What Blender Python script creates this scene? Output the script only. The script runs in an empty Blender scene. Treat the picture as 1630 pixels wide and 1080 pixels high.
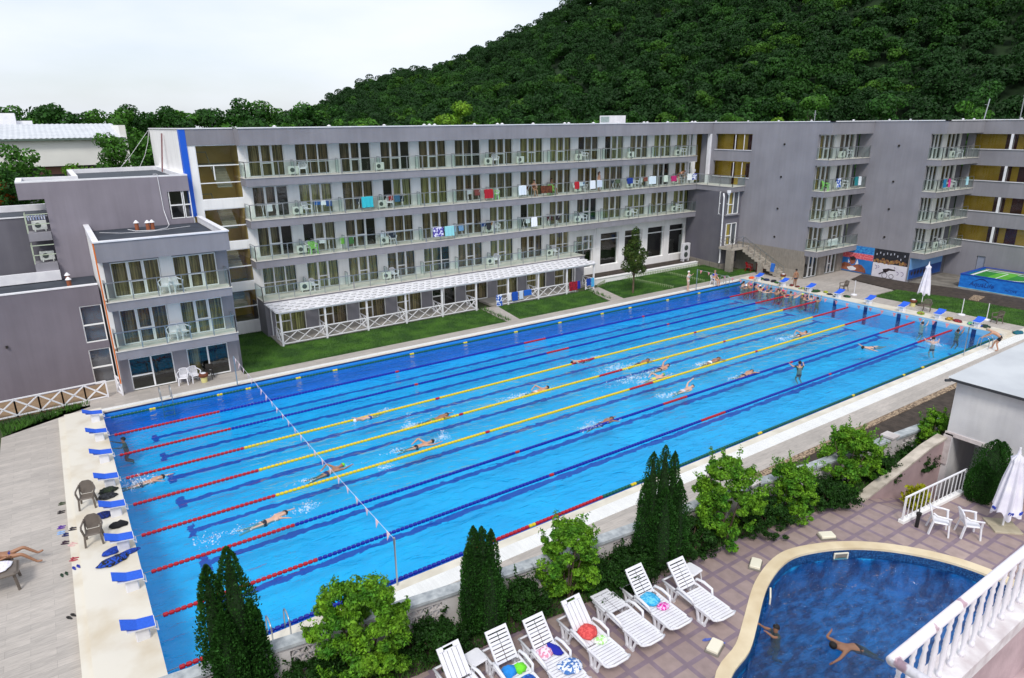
import bpy, math, random
import numpy as np
from mathutils import Vector, Matrix, Euler
random.seed(7)
rng = np.random.default_rng(7)
scene = bpy.context.scene
C = scene.collection
PI = math.pi
R = math.radians

# ---------------------------------------------------------------- camera
cam_d = bpy.data.cameras.new('camera')
cam = bpy.data.objects.new('camera', cam_d)
C.objects.link(cam)
cam.location = (-0.378, -37.255, 13.978)
_p, _y, _r = 0.311, 0.595, -0.010
_f = Vector((math.sin(_y)*math.cos(_p), math.cos(_y)*math.cos(_p), -math.sin(_p)))
_rt = Vector((math.cos(_y), -math.sin(_y), 0))
_up = _rt.cross(_f)
_rt2 = math.cos(_r)*_rt + math.sin(_r)*_up
_up2 = -math.sin(_r)*_rt + math.cos(_r)*_up
cam.rotation_euler = Matrix((_rt2, _up2, -_f)).transposed().to_euler()
cam_d.sensor_width = 36.0
cam_d.lens = 36.0*1071.6/1630.0
cam_d.clip_end = 3000
scene.camera = cam

# ---------------------------------------------------------------- sky, sun, exposure
world = bpy.data.worlds.new('World'); scene.world = world
world.use_nodes = True
wn, wl = world.node_tree.nodes, world.node_tree.links
wn.clear()
SUN_EL, SUN_ROT = R(50), R(222)
sky = wn.new('ShaderNodeTexSky'); sky.sky_type = 'NISHITA'; sky.sun_disc = False
sky.sun_elevation = SUN_EL; sky.sun_rotation = SUN_ROT
sky.air_density = 1.0; sky.dust_density = 1.5
tc = wn.new('ShaderNodeTexCoord')
mp = wn.new('ShaderNodeMapping'); mp.inputs['Scale'].default_value = (1.2, 1.2, 4.0)
nz = wn.new('ShaderNodeTexNoise'); nz.inputs['Scale'].default_value = 1.6; nz.inputs['Detail'].default_value = 7; nz.inputs['Roughness'].default_value = .5
rp = wn.new('ShaderNodeValToRGB')
rp.color_ramp.elements[0].position = .34; rp.color_ramp.elements[0].color = (.52, .52, .52, 1)
rp.color_ramp.elements[1].position = .64; rp.color_ramp.elements[1].color = (1, 1, 1, 1)
mx = wn.new('ShaderNodeMix'); mx.data_type = 'RGBA'
mx.inputs[7].default_value = (7.1, 7.5, 8.25, 1)
bg = wn.new('ShaderNodeBackground'); bg.inputs['Strength'].default_value = 0.095
wo = wn.new('ShaderNodeOutputWorld')
wl.new(tc.outputs['Generated'], mp.inputs['Vector']); wl.new(mp.outputs[0], nz.inputs['Vector'])
wl.new(nz.outputs['Fac'], rp.inputs['Fac']); wl.new(rp.outputs['Color'], mx.inputs[0])
wl.new(sky.outputs['Color'], mx.inputs[6]); wl.new(mx.outputs[2], bg.inputs['Color']); wl.new(bg.outputs[0], wo.inputs['Surface'])
sun_d = bpy.data.lights.new('sun', 'SUN'); sun_d.energy = 1.5; sun_d.angle = R(14); sun_d.color = (1, .96, .9)
sun = bpy.data.objects.new('sun', sun_d); C.objects.link(sun)
# the sun stands in the direction given by elevation and rotation of the sky
sd = Vector((math.sin(SUN_ROT)*math.cos(SUN_EL), math.cos(SUN_ROT)*math.cos(SUN_EL), math.sin(SUN_EL)))
sun.rotation_euler = sd.to_track_quat('Z', 'Y').to_euler()
sun.location = (0, 0, 60)
scene.view_settings.view_transform = 'Standard'
scene.view_settings.look = 'None'
scene.view_settings.exposure = 0.52
scene.view_settings.gamma = 1.0
scene.render.engine = 'CYCLES'
scene.cycles.transparent_max_bounces = 32

# ---------------------------------------------------------------- materials
MATS = {}
def srgb(h):
    if isinstance(h, str):
        h = tuple(int(h[i:i+2], 16)/255 for i in (0, 2, 4))
    return tuple((c/12.92 if c <= .04045 else ((c+.055)/1.055)**2.4) for c in h) + (1,)
def mat(name, col, col2=None, scale=3.0, rough=.7, bump=0.0, bscale=None, metal=0.0, spec=.5, detail=4, stretch=None, lo=.35, hi=.65, rand=0.0, sss=0):
    if name in MATS: return MATS[name]
    m = bpy.data.materials.new(name); m.use_nodes = True
    n, l = m.node_tree.nodes, m.node_tree.links
    b = n['Principled BSDF']
    b.inputs['Roughness'].default_value = rough; b.inputs['Metallic'].default_value = metal
    b.inputs['Specular IOR Level'].default_value = spec
    c1 = srgb(col); c2 = srgb(col2) if col2 else c1
    t = n.new('ShaderNodeTexCoord'); src = t.outputs['Object']
    if stretch:
        mpn = n.new('ShaderNodeMapping'); mpn.inputs['Scale'].default_value = stretch
        l.new(src, mpn.inputs['Vector']); src = mpn.outputs[0]
    out = None
    if col2:
        z = n.new('ShaderNodeTexNoise'); z.inputs['Scale'].default_value = scale; z.inputs['Detail'].default_value = detail
        l.new(src, z.inputs['Vector'])
        r = n.new('ShaderNodeMapRange'); r.inputs['From Min'].default_value = lo; r.inputs['From Max'].default_value = hi
        l.new(z.outputs['Fac'], r.inputs['Value'])
        x = n.new('ShaderNodeMix'); x.data_type = 'RGBA'; x.inputs[6].default_value = c1; x.inputs[7].default_value = c2
        l.new(r.outputs[0], x.inputs[0]); out = x.outputs[2]
        if rand:
            g = n.new('ShaderNodeNewGeometry')
            hs = n.new('ShaderNodeHueSaturation')
            mr = n.new('ShaderNodeMapRange'); mr.inputs['To Min'].default_value = 1-rand; mr.inputs['To Max'].default_value = 1+rand
            l.new(g.outputs['Random Per Island'], mr.inputs['Value']); l.new(mr.outputs[0], hs.inputs['Value'])
            l.new(out, hs.inputs['Color']); out = hs.outputs[0]
        l.new(out, b.inputs['Base Color'])
    else:
        b.inputs['Base Color'].default_value = c1
    if bump:
        z2 = n.new('ShaderNodeTexNoise'); z2.inputs['Scale'].default_value = bscale or scale*6; z2.inputs['Detail'].default_value = 5
        l.new(src, z2.inputs['Vector'])
        bp = n.new('ShaderNodeBump'); bp.inputs['Strength'].default_value = bump; bp.inputs['Distance'].default_value = .02
        l.new(z2.outputs['Fac'], bp.inputs['Height']); l.new(bp.outputs[0], b.inputs['Normal'])
    MATS[name] = m
    return m
def leafmat(name, a, b2, c=None, rand=.45, scale=.6):
    if name in MATS: return MATS[name]
    m = mat(name, a, b2, scale=scale, rough=.6, rand=rand, spec=.25, lo=.3, hi=.7)
    n, l = m.node_tree.nodes, m.node_tree.links
    b = n['Principled BSDF']
    src = b.inputs['Base Color'].links[0].from_socket
    tr = n.new('ShaderNodeBsdfTranslucent'); l.new(src, tr.inputs['Color'])
    ms = n.new('ShaderNodeMixShader'); ms.inputs[0].default_value = .28
    out = n['Material Output']
    l.new(b.outputs[0], ms.inputs[1]); l.new(tr.outputs[0], ms.inputs[2]); l.new(ms.outputs[0], out.inputs['Surface'])
    return m
def objrand(m, v=.35, h=.03):
    """make a material vary in value and hue from one object to the next"""
    n, l = m.node_tree.nodes, m.node_tree.links
    b = n['Principled BSDF']
    lk = b.inputs['Base Color'].links
    oi = n.new('ShaderNodeObjectInfo'); hs = n.new('ShaderNodeHueSaturation')
    mr = n.new('ShaderNodeMapRange'); mr.inputs['To Min'].default_value = 1-v; mr.inputs['To Max'].default_value = 1+v
    m2 = n.new('ShaderNodeMapRange'); m2.inputs['To Min'].default_value = .5-h; m2.inputs['To Max'].default_value = .5+h
    l.new(oi.outputs['Random'], mr.inputs['Value']); l.new(mr.outputs[0], hs.inputs['Value'])
    l.new(oi.outputs['Random'], m2.inputs['Value']); l.new(m2.outputs[0], hs.inputs['Hue'])
    if lk: l.new(lk[0].from_socket, hs.inputs['Color'])
    else: hs.inputs['Color'].default_value = b.inputs['Base Color'].default_value
    l.new(hs.outputs[0], b.inputs['Base Color'])
    return m
def streaks(m, amt=.07, st=(1.3,1.3,.10)):
    """rain streaks and faint repaired patches on a wall"""
    n, l = m.node_tree.nodes, m.node_tree.links; b = n['Principled BSDF']; src = b.inputs['Base Color'].links[0].from_socket
    t = n.new('ShaderNodeTexCoord')
    for sc, s_, a in ((1.6, st, amt), (.22, (1,1,1), amt*.9), (7, (1,1,.06), amt*.5)):
        mpn = n.new('ShaderNodeMapping'); mpn.inputs['Scale'].default_value = s_; l.new(t.outputs['Object'], mpn.inputs['Vector'])
        z = n.new('ShaderNodeTexNoise'); z.inputs['Scale'].default_value = sc; z.inputs['Detail'].default_value = 5; l.new(mpn.outputs[0], z.inputs['Vector'])
        r = n.new('ShaderNodeMapRange'); r.inputs['From Min'].default_value = .3; r.inputs['From Max'].default_value = .65; r.inputs['To Min'].default_value = 1-a; r.inputs['To Max'].default_value = 1+a*.4
        l.new(z.outputs['Fac'], r.inputs['Value']); hs = n.new('ShaderNodeHueSaturation'); l.new(src, hs.inputs['Color']); l.new(r.outputs[0], hs.inputs['Value']); src = hs.outputs[0]
    l.new(src, b.inputs['Base Color']); return m
def brickmat(name, c1, c2, mortar, bw, bh, ms=.01, off=.5, rough=.6, grain=None, bump=.2, rot=0, noise=None):
    if name in MATS: return MATS[name]
    m = bpy.data.materials.new(name); m.use_nodes = True
    n, l = m.node_tree.nodes, m.node_tree.links; b = n['Principled BSDF']
    b.inputs['Roughness'].default_value = rough; b.inputs['Specular IOR Level'].default_value = .35
    t = n.new('ShaderNodeTexCoord'); mpn = n.new('ShaderNodeMapping'); mpn.inputs['Rotation'].default_value = (0, 0, rot) if not isinstance(rot, tuple) else rot
    l.new(t.outputs['Object'], mpn.inputs['Vector'])
    br = n.new('ShaderNodeTexBrick'); br.offset = off
    br.inputs['Color1'].default_value = srgb(c1); br.inputs['Color2'].default_value = srgb(c2); br.inputs['Mortar'].default_value = srgb(mortar)
    br.inputs['Scale'].default_value = 1; br.inputs['Mortar Size'].default_value = ms; br.inputs['Brick Width'].default_value = bw; br.inputs['Row Height'].default_value = bh
    br.inputs['Mortar Smooth'].default_value = .3
    l.new(mpn.outputs[0], br.inputs['Vector'])
    out = br.outputs['Color']
    for sc, st, amt in (grain or []):
        m2 = n.new('ShaderNodeMapping'); m2.inputs['Scale'].default_value = st; l.new(mpn.outputs[0], m2.inputs['Vector'])
        z = n.new('ShaderNodeTexNoise'); z.inputs['Scale'].default_value = sc; z.inputs['Detail'].default_value = 6; l.new(m2.outputs[0], z.inputs['Vector'])
        r = n.new('ShaderNodeMapRange'); r.inputs['From Min'].default_value = .3; r.inputs['From Max'].default_value = .7
        r.inputs['To Min'].default_value = 1-amt; r.inputs['To Max'].default_value = 1+amt*.6
        l.new(z.outputs['Fac'], r.inputs['Value'])
        hs = n.new('ShaderNodeHueSaturation'); l.new(out, hs.inputs['Color']); l.new(r.outputs[0], hs.inputs['Value']); out = hs.outputs[0]
    l.new(out, b.inputs['Base Color'])
    if bump:
        bp = n.new('ShaderNodeBump'); bp.inputs['Strength'].default_value = bump; bp.inputs['Distance'].default_value = .01; bp.invert = True
        l.new(br.outputs['Fac'], bp.inputs['Height']); l.new(bp.outputs[0], b.inputs['Normal'])
    MATS[name] = m
    return m
def glassmat(name, tint, ior=1.5, rough=.02, bump=0, bscale=1, density=0, refl=1.0):
    """thin pane or water surface: fresnel mix of mirror and clear"""
    if name in MATS: return MATS[name]
    m = bpy.data.materials.new(name); m.use_nodes = True
    n, l = m.node_tree.nodes, m.node_tree.links; n.remove(n['Principled BSDF'])
    out = n['Material Output']
    tr = n.new('ShaderNodeBsdfTransparent'); tr.inputs['Color'].default_value = tint+(1,)
    gl = n.new('ShaderNodeBsdfGlossy'); gl.inputs['Roughness'].default_value = rough; gl.inputs['Color'].default_value = (refl, refl, refl, 1)
    fr = n.new('ShaderNodeFresnel')
    ge = n.new('ShaderNodeNewGeometry'); im = n.new('ShaderNodeMapRange'); im.inputs['To Min'].default_value = ior; im.inputs['To Max'].default_value = 1/ior
    l.new(ge.outputs['Backfacing'], im.inputs['Value']); l.new(im.outputs[0], fr.inputs['IOR'])   # same reflection from either side of the pane
    ms = n.new('ShaderNodeMixShader')
    l.new(fr.outputs[0], ms.inputs[0]); l.new(tr.outputs[0], ms.inputs[1]); l.new(gl.outputs[0], ms.inputs[2]); l.new(ms.outputs[0], out.inputs['Surface'])
    if bump:
        t = n.new('ShaderNodeTexCoord')
        h = None
        for sc, st, am, dist in bump:
            mpn = n.new('ShaderNodeMapping'); mpn.inputs['Scale'].default_value = st; mpn.inputs['Rotation'].default_value = (0, 0, .5)
            l.new(t.outputs['Object'], mpn.inputs['Vector'])
            z = n.new('ShaderNodeTexNoise'); z.inputs['Scale'].default_value = sc; z.inputs['Detail'].default_value = 4; z.inputs['Distortion'].default_value = dist
            l.new(mpn.outputs[0], z.inputs['Vector'])
            bp = n.new('ShaderNodeBump'); bp.inputs['Strength'].default_value = 1; bp.inputs['Distance'].default_value = am
            l.new(z.outputs['Fac'], bp.inputs['Height'])
            if h: l.new(h, bp.inputs['Normal'])
            h = bp.outputs[0]
        l.new(h, gl.inputs['Normal']); l.new(h, fr.inputs['Normal'])
    MATS[name] = m
    return m

# ---------------------------------------------------------------- mesh builder
class MB:
    def __init__(s): s.v = []; s.f = []; s.m = []; s.k = 0
    def add(s, vs, fs):
        b = len(s.v); s.v += [tuple(p) for p in vs]
        for q in fs: s.f.append(tuple(b+i for i in q)); s.m.append(s.k)
        return s
    def box(s, x0, x1, y0, y1, z0, z1):
        return s.add([(x0,y0,z0),(x1,y0,z0),(x1,y1,z0),(x0,y1,z0),(x0,y0,z1),(x1,y0,z1),(x1,y1,z1),(x0,y1,z1)],
                     [(0,3,2,1),(4,5,6,7),(0,1,5,4),(1,2,6,5),(2,3,7,6),(3,0,4,7)])
    def rbox(s, x0, x1, y0, y1, z0, z1, c=.02):
        """box with chamfered vertical edges and top"""
        def ring(d, z): 
            return [(x0+d+c,y0+d,z),(x1-d-c,y0+d,z),(x1-d,y0+d+c,z),(x1-d,y1-d-c,z),(x1-d-c,y1-d,z),(x0+d+c,y1-d,z),(x0+d,y1-d-c,z),(x0+d,y0+d+c,z)]
        vs = ring(0,z0)+ring(0,z1-c)+ring(c*.7,z1)
        fs = [tuple(range(7,-1,-1)), tuple(range(16,24))]
        for a in (0, 8):
            for i in range(8): fs.append((a+i, a+(i+1)%8, a+8+(i+1)%8, a+8+i))
        return s.add(vs, fs)
    def beam(s, p0, p1, w, h=None, up=(0,0,1)):
        p0, p1 = Vector(p0), Vector(p1); d = (p1-p0)
        if d.length < 1e-6: return s
        d.normalize(); up = Vector(up)
        if abs(d.dot(up)) > .99: up = Vector((0,1,0))
        x = d.cross(up).normalized()*(w/2); y = x.cross(d).normalized()*((h or w)/2)
        return s.add([p0-x-y, p0+x-y, p0+x+y, p0-x+y, p1-x-y, p1+x-y, p1+x+y, p1-x+y],
                     [(0,1,2,3),(7,6,5,4),(0,4,5,1),(1,5,6,2),(2,6,7,3),(3,7,4,0)])
    def tube(s, pts, r, n=8, cap=True):
        pts = [Vector(p) for p in pts]; N = len(pts)
        if not hasattr(r, '__len__'): r = [r]*N
        vs = []; prev = None
        for i, p in enumerate(pts):
            d = (pts[min(i+1,N-1)]-pts[max(i-1,0)])
            if d.length < 1e-9: d = Vector((0,0,1))
            d.normalize()
            if prev is None: a = d.orthogonal().normalized()
            else:
                a = prev - d*prev.dot(d)
                a = a.normalized() if a.length > 1e-6 else d.orthogonal().normalized()
            prev = a; b = d.cross(a)
            for j in range(n):
                t = 2*PI*j/n; vs.append(p + (a*math.cos(t)+b*math.sin(t))*r[i])
        fs = []
        for i in range(N-1):
            for j in range(n):
                fs.append((i*n+j, i*n+(j+1)%n, (i+1)*n+(j+1)%n, (i+1)*n+j))
        if cap: fs += [tuple(range(n-1,-1,-1)), tuple((N-1)*n+j for j in range(n))]
        return s.add(vs, fs)
    def lathe(s, prof, c=(0,0,0), n=16, sx=1, sy=1):
        vs = [(c[0]+r*math.cos(2*PI*j/n)*sx, c[1]+r*math.sin(2*PI*j/n)*sy, c[2]+z) for r, z in prof for j in range(n)]
        N = len(prof); fs = []
        for i in range(N-1):
            for j in range(n): fs.append((i*n+j, i*n+(j+1)%n, (i+1)*n+(j+1)%n, (i+1)*n+j))
        fs += [tuple(range(n-1,-1,-1)), tuple((N-1)*n+j for j in range(n))]
        return s.add(vs, fs)
    def prism(s, pts, z0, z1):
        n = len(pts)
        a = sum(pts[i][0]*pts[(i+1)%n][1]-pts[(i+1)%n][0]*pts[i][1] for i in range(n))
        if a < 0: pts = pts[::-1]
        vs = [(x,y,z0) for x,y in pts]+[(x,y,z1) for x,y in pts]
        fs = [tuple(range(n-1,-1,-1)), tuple(range(n,2*n))]+[(i,(i+1)%n,n+(i+1)%n,n+i) for i in range(n)]
        return s.add(vs, fs)
    def ell(s, c, r, n=10, m=6):
        vs = []
        for i in range(m+1):
            a = PI*i/m
            rr = max(math.sin(a), .02)
            for j in range(n):
                t = 2*PI*j/n; vs.append((c[0]+r[0]*rr*math.cos(t), c[1]+r[1]*rr*math.sin(t), c[2]-r[2]*math.cos(a)))
        fs = [(i*n+j, i*n+(j+1)%n, (i+1)*n+(j+1)%n, (i+1)*n+j) for i in range(m) for j in range(n)]
        fs += [tuple(range(n-1,-1,-1)), tuple(m*n+j for j in range(n))]
        return s.add(vs, fs)
    def xf(s, M, start=0):
        for i in range(start, len(s.v)): s.v[i] = tuple(M @ Vector(s.v[i]))
        return s
    def build(s, name, m, parent=None, smooth=False, world=False, bevel=0):
        me = bpy.data.meshes.new(name)
        v = s.v
        if world and parent is not None:
            o = parent.location; v = [(p[0]-o[0], p[1]-o[1], p[2]-o[2]) for p in v]
        me.from_pydata(v, [], s.f); 
        ms = m if isinstance(m, (list, tuple)) else [m]
        for q in ms: me.materials.append(q)
        if len(ms) > 1: me.polygons.foreach_set('material_index', s.m)
        if smooth: me.polygons.foreach_set('use_smooth', [True]*len(me.polygons))
        me.update()
        o = bpy.data.objects.new(name, me); C.objects.link(o)
        if parent is not None: o.parent = parent
        if bevel:
            b = o.modifiers.new('bevel', 'BEVEL'); b.width = bevel; b.segments = 2; b.limit_method = 'ANGLE'
        return o
def tag(o, label=None, cat=None, group=None, kind=None):
    if label: o['label'] = label
    if cat: o['category'] = cat
    if group: o['group'] = group
    if kind: o['kind'] = kind
    return o
def thing(name, label, cat, loc=(0,0,0), rz=0, group=None):
    o = bpy.data.objects.new(name, None); C.objects.link(o); o.empty_display_size = .2
    o.location = loc; o.rotation_euler = (0, 0, rz)
    return tag(o, label, cat, group)
def kids(o): return [c for c in C.objects if c.parent == o]
KIDS = {}
def copy_tree(o, loc=None, rz=None, label=None, scale=None, skip=()):
    def cp(q, par):
        c = q.copy(); C.objects.link(c)
        if par is not None: c.parent = par
        ch = KIDS.get(q.name)
        if ch is None: ch = KIDS[q.name] = [x.name for x in kids(q)]
        for k in ch:
            if k.split('.')[0] in skip: continue
            cp(C.objects[k], c)
        return c
    c = cp(o, None)
    if o.parent is not None: c.parent = o.parent
    if loc is not None: c.location = loc
    if rz is not None: c.rotation_euler = (0, 0, rz)
    if label: c['label'] = label
    if scale is not None: c.scale = (scale,)*3 if not hasattr(scale, '__len__') else scale
    return c
def struct(o): o['kind'] = 'structure'; return o
ORD = ['first','second','third','fourth','fifth','sixth','seventh','eighth','ninth','tenth','eleventh','twelfth','thirteenth','fourteenth','fifteenth','sixteenth','seventeenth','eighteenth']

def bare(name, vs, nf, m, parent=None, npf=4):
    """fast mesh of nf separate faces of npf corners from a numpy array"""
    me = bpy.data.meshes.new(name)
    me.vertices.add(len(vs)); me.vertices.foreach_set('co', vs.astype(np.float32).ravel())
    me.loops.add(nf*npf); me.loops.foreach_set('vertex_index', np.arange(nf*npf, dtype=np.int32))
    me.polygons.add(nf); me.polygons.foreach_set('loop_start', np.arange(nf, dtype=np.int32)*npf)
    me.update(calc_edges=True)
    ms = m if isinstance(m, (list, tuple)) else [m]
    for q in ms: me.materials.append(q)
    o = bpy.data.objects.new(name, me); C.objects.link(o)
    if parent is not None: o.parent = parent
    return o
def leaves(centers, size, up=.3, aspect=1.6, jit=.35, dirs=None):
    """one rhombic leaf (4 corners, folded) per centre"""
    n = len(centers)
    d = rng.normal(size=(n,3)); d[:,2] += up
    if dirs is not None: d = dirs + .45*rng.normal(size=(n,3))
    d /= np.linalg.norm(d, axis=1, keepdims=True)
    w = np.cross(d, rng.normal(size=(n,3))); w /= np.linalg.norm(w, axis=1, keepdims=True)+1e-9
    s = size*(1+jit*rng.normal(size=(n,1))).clip(.4, 2)
    nn = np.cross(d, w)
    a = centers - d*s*.5; b = centers + w*s*.5/aspect + nn*s*.12; c = centers + d*s*.5; e = centers - w*s*.5/aspect + nn*s*.12
    return np.stack([a,b,c,e], 1).reshape(-1,3)
def shell_leaves(pts, nrm, size, aspect=1.5, rough=.45, jit=.35):
    """leaves that lie roughly along the surface of their clump, so that the clump is shaded as a rounded mass"""
    n = len(pts); N = nrm/(np.linalg.norm(nrm, axis=1, keepdims=True)+1e-9)+rough*rng.normal(size=(n,3)); N /= np.linalg.norm(N, axis=1, keepdims=True)
    d = np.cross(N, rng.normal(size=(n,3))); d /= np.linalg.norm(d, axis=1, keepdims=True)+1e-9; w = np.cross(N, d)
    s = size*(1+jit*rng.normal(size=(n,1))).clip(.4, 2)
    a = pts-d*s*.5; b = pts+w*s*.5/aspect+N*s*.10; c = pts+d*s*.5; e = pts-w*s*.5/aspect+N*s*.10
    return np.stack([a,b,c,e], 1).reshape(-1,3)
def sphere_pts(n, rmin=.6):
    d = rng.normal(size=(n,3)); d /= np.linalg.norm(d, axis=1, keepdims=True)
    r = rmin + (1-rmin)*rng.random((n,1))**.6
    return d*r
def clump_crown(n, lobes, size, up=.3, rmin=.55, aspect=1.6):
    """lobes: list of (cx,cy,cz,rx,ry,rz); leaves are spread through the shells of the lobes"""
    vol = np.array([l[3]*l[4]+l[4]*l[5]+l[3]*l[5] for l in lobes]); k = (n*vol/vol.sum()).astype(int)+1
    P = []; N = []
    for l, q in zip(lobes, k):
        u = sphere_pts(q, rmin); P.append(u*np.array(l[3:6])+np.array(l[:3])); N.append(u+np.array([0,0,up*.6]))
    return shell_leaves(np.concatenate(P), np.concatenate(N), size, aspect)
# ================================================================ SETTING
M_GRAY = mat('grey render', '918f96', '88868d', scale=.5, rough=.9, bump=.25, bscale=45)
M_GRAYD = mat('dark grey render', '706e76', '686670', scale=.5, rough=.9, bump=.25, bscale=45)
M_WHITE = mat('white render', 'f7f5f3', 'f0eeec', scale=.6, rough=.85, bump=.15, bscale=40)
streaks(M_GRAY); streaks(M_GRAYD); streaks(M_WHITE,.06)
M_TRIM = mat('white metal trim', 'f0eff2', 'e2e1e6', scale=2, rough=.5)
M_PVC = mat('white pvc', 'f2f2f2', rough=.35)
M_PLAS = mat('white plastic', 'e6e6ea', 'dbdae1', scale=4, rough=.4)
M_STEEL = mat('steel', 'b5b8ba', rough=.3, metal=.9)
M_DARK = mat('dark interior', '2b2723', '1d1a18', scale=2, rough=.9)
M_ROOF = mat('bitumen roof', '3a414c', '2d333c', scale=1.2, rough=.65, bump=.3, bscale=8)
M_STONE = brickmat('travertine cladding', '9d968c', '8b847b', '7d766d', .9, .3, .008, grain=[(3,(1,1,6),.2)], rot=(PI/2,0,PI/2))
M_GREEN_GLASS = glassmat('balcony glass', (.80,.90,.86), ior=1.5, rough=.02)
M_PANE = glassmat('window glass', (.80,.86,.84), ior=1.75, rough=.015, bump=[(1.3,(1,1,1),.01,.3)])
M_TILE = brickmat('deck tile', 'bbb3ab', 'aea7a0', '918b85', 1.2, .3, .004, grain=[(3.5,(1,9,1),.18),(.35,(1,1,1),.10)], bump=.1)
M_TILEY = brickmat('deck tile across', 'bbb3ab', 'aea7a0', '918b85', 1.2, .3, .004, grain=[(3.5,(1,9,1),.18),(.35,(1,1,1),.10)], bump=.1, rot=0.0)
M_KERB = mat('cream kerb', 'dcd6c8', 'c9c2b2', scale=1.5, rough=.6, bump=.1)
M_GRATE = brickmat('white gutter grate', 'f2f2f0', 'e9e9e6', 'b9bab8', .03, 5.0, .004, off=0, grain=[(1.5,(1,1,1),.06)], bump=.3)
M_CREAM = mat('cream platform', 'd9d3c6', 'c6b9a2', scale=.8, rough=.55, lo=.45, hi=.75, bump=.05)
M_SOIL = mat('soil', '4a4038', '352d27', scale=3, rough=.95, bump=1.0, bscale=9)
M_GRASS = mat('grass', '436a1b', '264a11', scale=.8, rough=.9, bump=1.0, bscale=40, detail=9)
M_ROUGH = mat('rough concrete', '8b857c', '6c675f', scale=1.2, rough=.9, bump=.6, bscale=10)
M_PEB = mat('pebbles', 'b09a80', '5d4c3c', scale=12, rough=.85, bump=1.0, bscale=16, lo=.42, hi=.58)
M_GROUND = mat('ground', '46502e', '39402a', scale=.2, rough=.95, bump=.5, bscale=3)

# ground: one sheet to the horizon with the two pool basins left open
def sheet(name, xs, ys, z, m, hole=None):
    b = MB()
    for i in range(len(xs)-1):
        for j in range(len(ys)-1):
            cx, cy = (xs[i]+xs[i+1])/2, (ys[j]+ys[j+1])/2
            if hole and hole(cx, cy): continue
            b.add([(xs[i],ys[j],z),(xs[i+1],ys[j],z),(xs[i+1],ys[j+1],z),(xs[i],ys[j+1],z)], [(0,1,2,3)])
    return struct(b.build(name, m))
PX0, PX1, PY0, PY1 = 0.0, 50.0, -20.35, 0.3
sheet('ground', [-1500,-60,PX0,PX1,120,1500], [-1500,-60,PY0,PY1,60,1500], -.02, M_GROUND, lambda x,y: PX0<x<PX1 and PY0<y<PY1)

# pool basin: floor with dark lane lines; the water's ripple wobble and shading are painted into it
def pool_floor_mat():
    m = bpy.data.materials.new('ripple painted pool tiles'); m.use_nodes = True
    n, l = m.node_tree.nodes, m.node_tree.links; b = n['Principled BSDF']; b.inputs['Roughness'].default_value = .5
    t = n.new('ShaderNodeTexCoord')
    z = n.new('ShaderNodeTexNoise'); z.inputs['Scale'].default_value = 1.1; z.inputs['Detail'].default_value = 6; z.inputs['Roughness'].default_value=.7
    mp_ = n.new('ShaderNodeMapping'); mp_.inputs['Scale'].default_value = (1.4, 3, 1); l.new(t.outputs['Object'], mp_.inputs['Vector']); l.new(mp_.outputs[0], z.inputs['Vector'])
    sv = n.new('ShaderNodeVectorMath'); sv.operation = 'SUBTRACT'; sv.inputs[1].default_value = (.5,.5,.5); l.new(z.outputs['Color'], sv.inputs[0])
    sc = n.new('ShaderNodeVectorMath'); sc.operation = 'SCALE'; sc.inputs['Scale'].default_value = .62; l.new(sv.outputs[0], sc.inputs[0])
    ad = n.new('ShaderNodeVectorMath'); l.new(t.outputs['Object'], ad.inputs[0]); l.new(sc.outputs[0], ad.inputs[1])
    sp = n.new('ShaderNodeSeparateXYZ'); l.new(ad.outputs[0], sp.inputs[0])
    def mt(op, a, bb=None, c=None):
        q = n.new('ShaderNodeMath'); q.operation = op
        for i, v in enumerate((a, bb, c)):
            if v is None: continue
            if hasattr(v, 'is_linked') or hasattr(v, 'links'): l.new(v, q.inputs[i])
            else: q.inputs[i].default_value = v
        return q.outputs[0]
    X, Y = sp.outputs[0], sp.outputs[1]
    ym = mt('PINGPONG', mt('ADD', Y, 0.0), 1.25)          # 0 on a rope, 1.25 on a lane centre
    d = mt('SUBTRACT', 1.25, ym)                          # distance to the lane centre
    xe = mt('ABSOLUTE', mt('SUBTRACT', X, 25.0))
    line = mt('MULTIPLY', mt('LESS_THAN', d, .16), mt('LESS_THAN', xe, 23.0))
    tee = mt('MULTIPLY', mt('LESS_THAN', d, .5), mt('LESS_THAN', mt('ABSOLUTE', mt('SUBTRACT', xe, 23.0)), .14))
    k = mt('MAXIMUM', line, tee)
    z3 = n.new('ShaderNodeTexNoise'); z3.inputs['Scale'].default_value = .5; z3.inputs['Detail'].default_value = 7; z3.inputs['Roughness'].default_value = .75; l.new(ad.outputs[0], z3.inputs['Vector'])  # brightness of the water ripples painted into the floor colour
    r3 = n.new('ShaderNodeMapRange'); r3.inputs['From Min'].default_value = .32; r3.inputs['From Max'].default_value = .68; l.new(z3.outputs['Fac'], r3.inputs['Value'])
    bc = n.new('ShaderNodeMix'); bc.data_type = 'RGBA'; bc.inputs[6].default_value = (.006,.55,.78,1); bc.inputs[7].default_value = (.012,.74,.93,1)
    l.new(r3.outputs[0], bc.inputs[0])
    x = n.new('ShaderNodeMix'); x.data_type = 'RGBA'; l.new(k, x.inputs[0]); l.new(bc.outputs[2], x.inputs[6]); x.inputs[7].default_value = (.004,.10,.42,1)
    l.new(x.outputs[2], b.inputs['Base Color'])
    return m
M_PFLOOR = pool_floor_mat()
M_PWALL = brickmat('pool wall tiles', '2f8fdc', '2a86d4', '4a9fe2', .25, .12, .006, rot=(PI/2,0,0))
M_PWALLX = brickmat('pool end wall tiles', '7fb9dc', '72aed4', '8fc4e2', .25, .12, .006, rot=(PI/2,0,PI/2))
M_NAVY = mat('navy tile', '12306e', '0d2659', scale=6, rough=.4)
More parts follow.
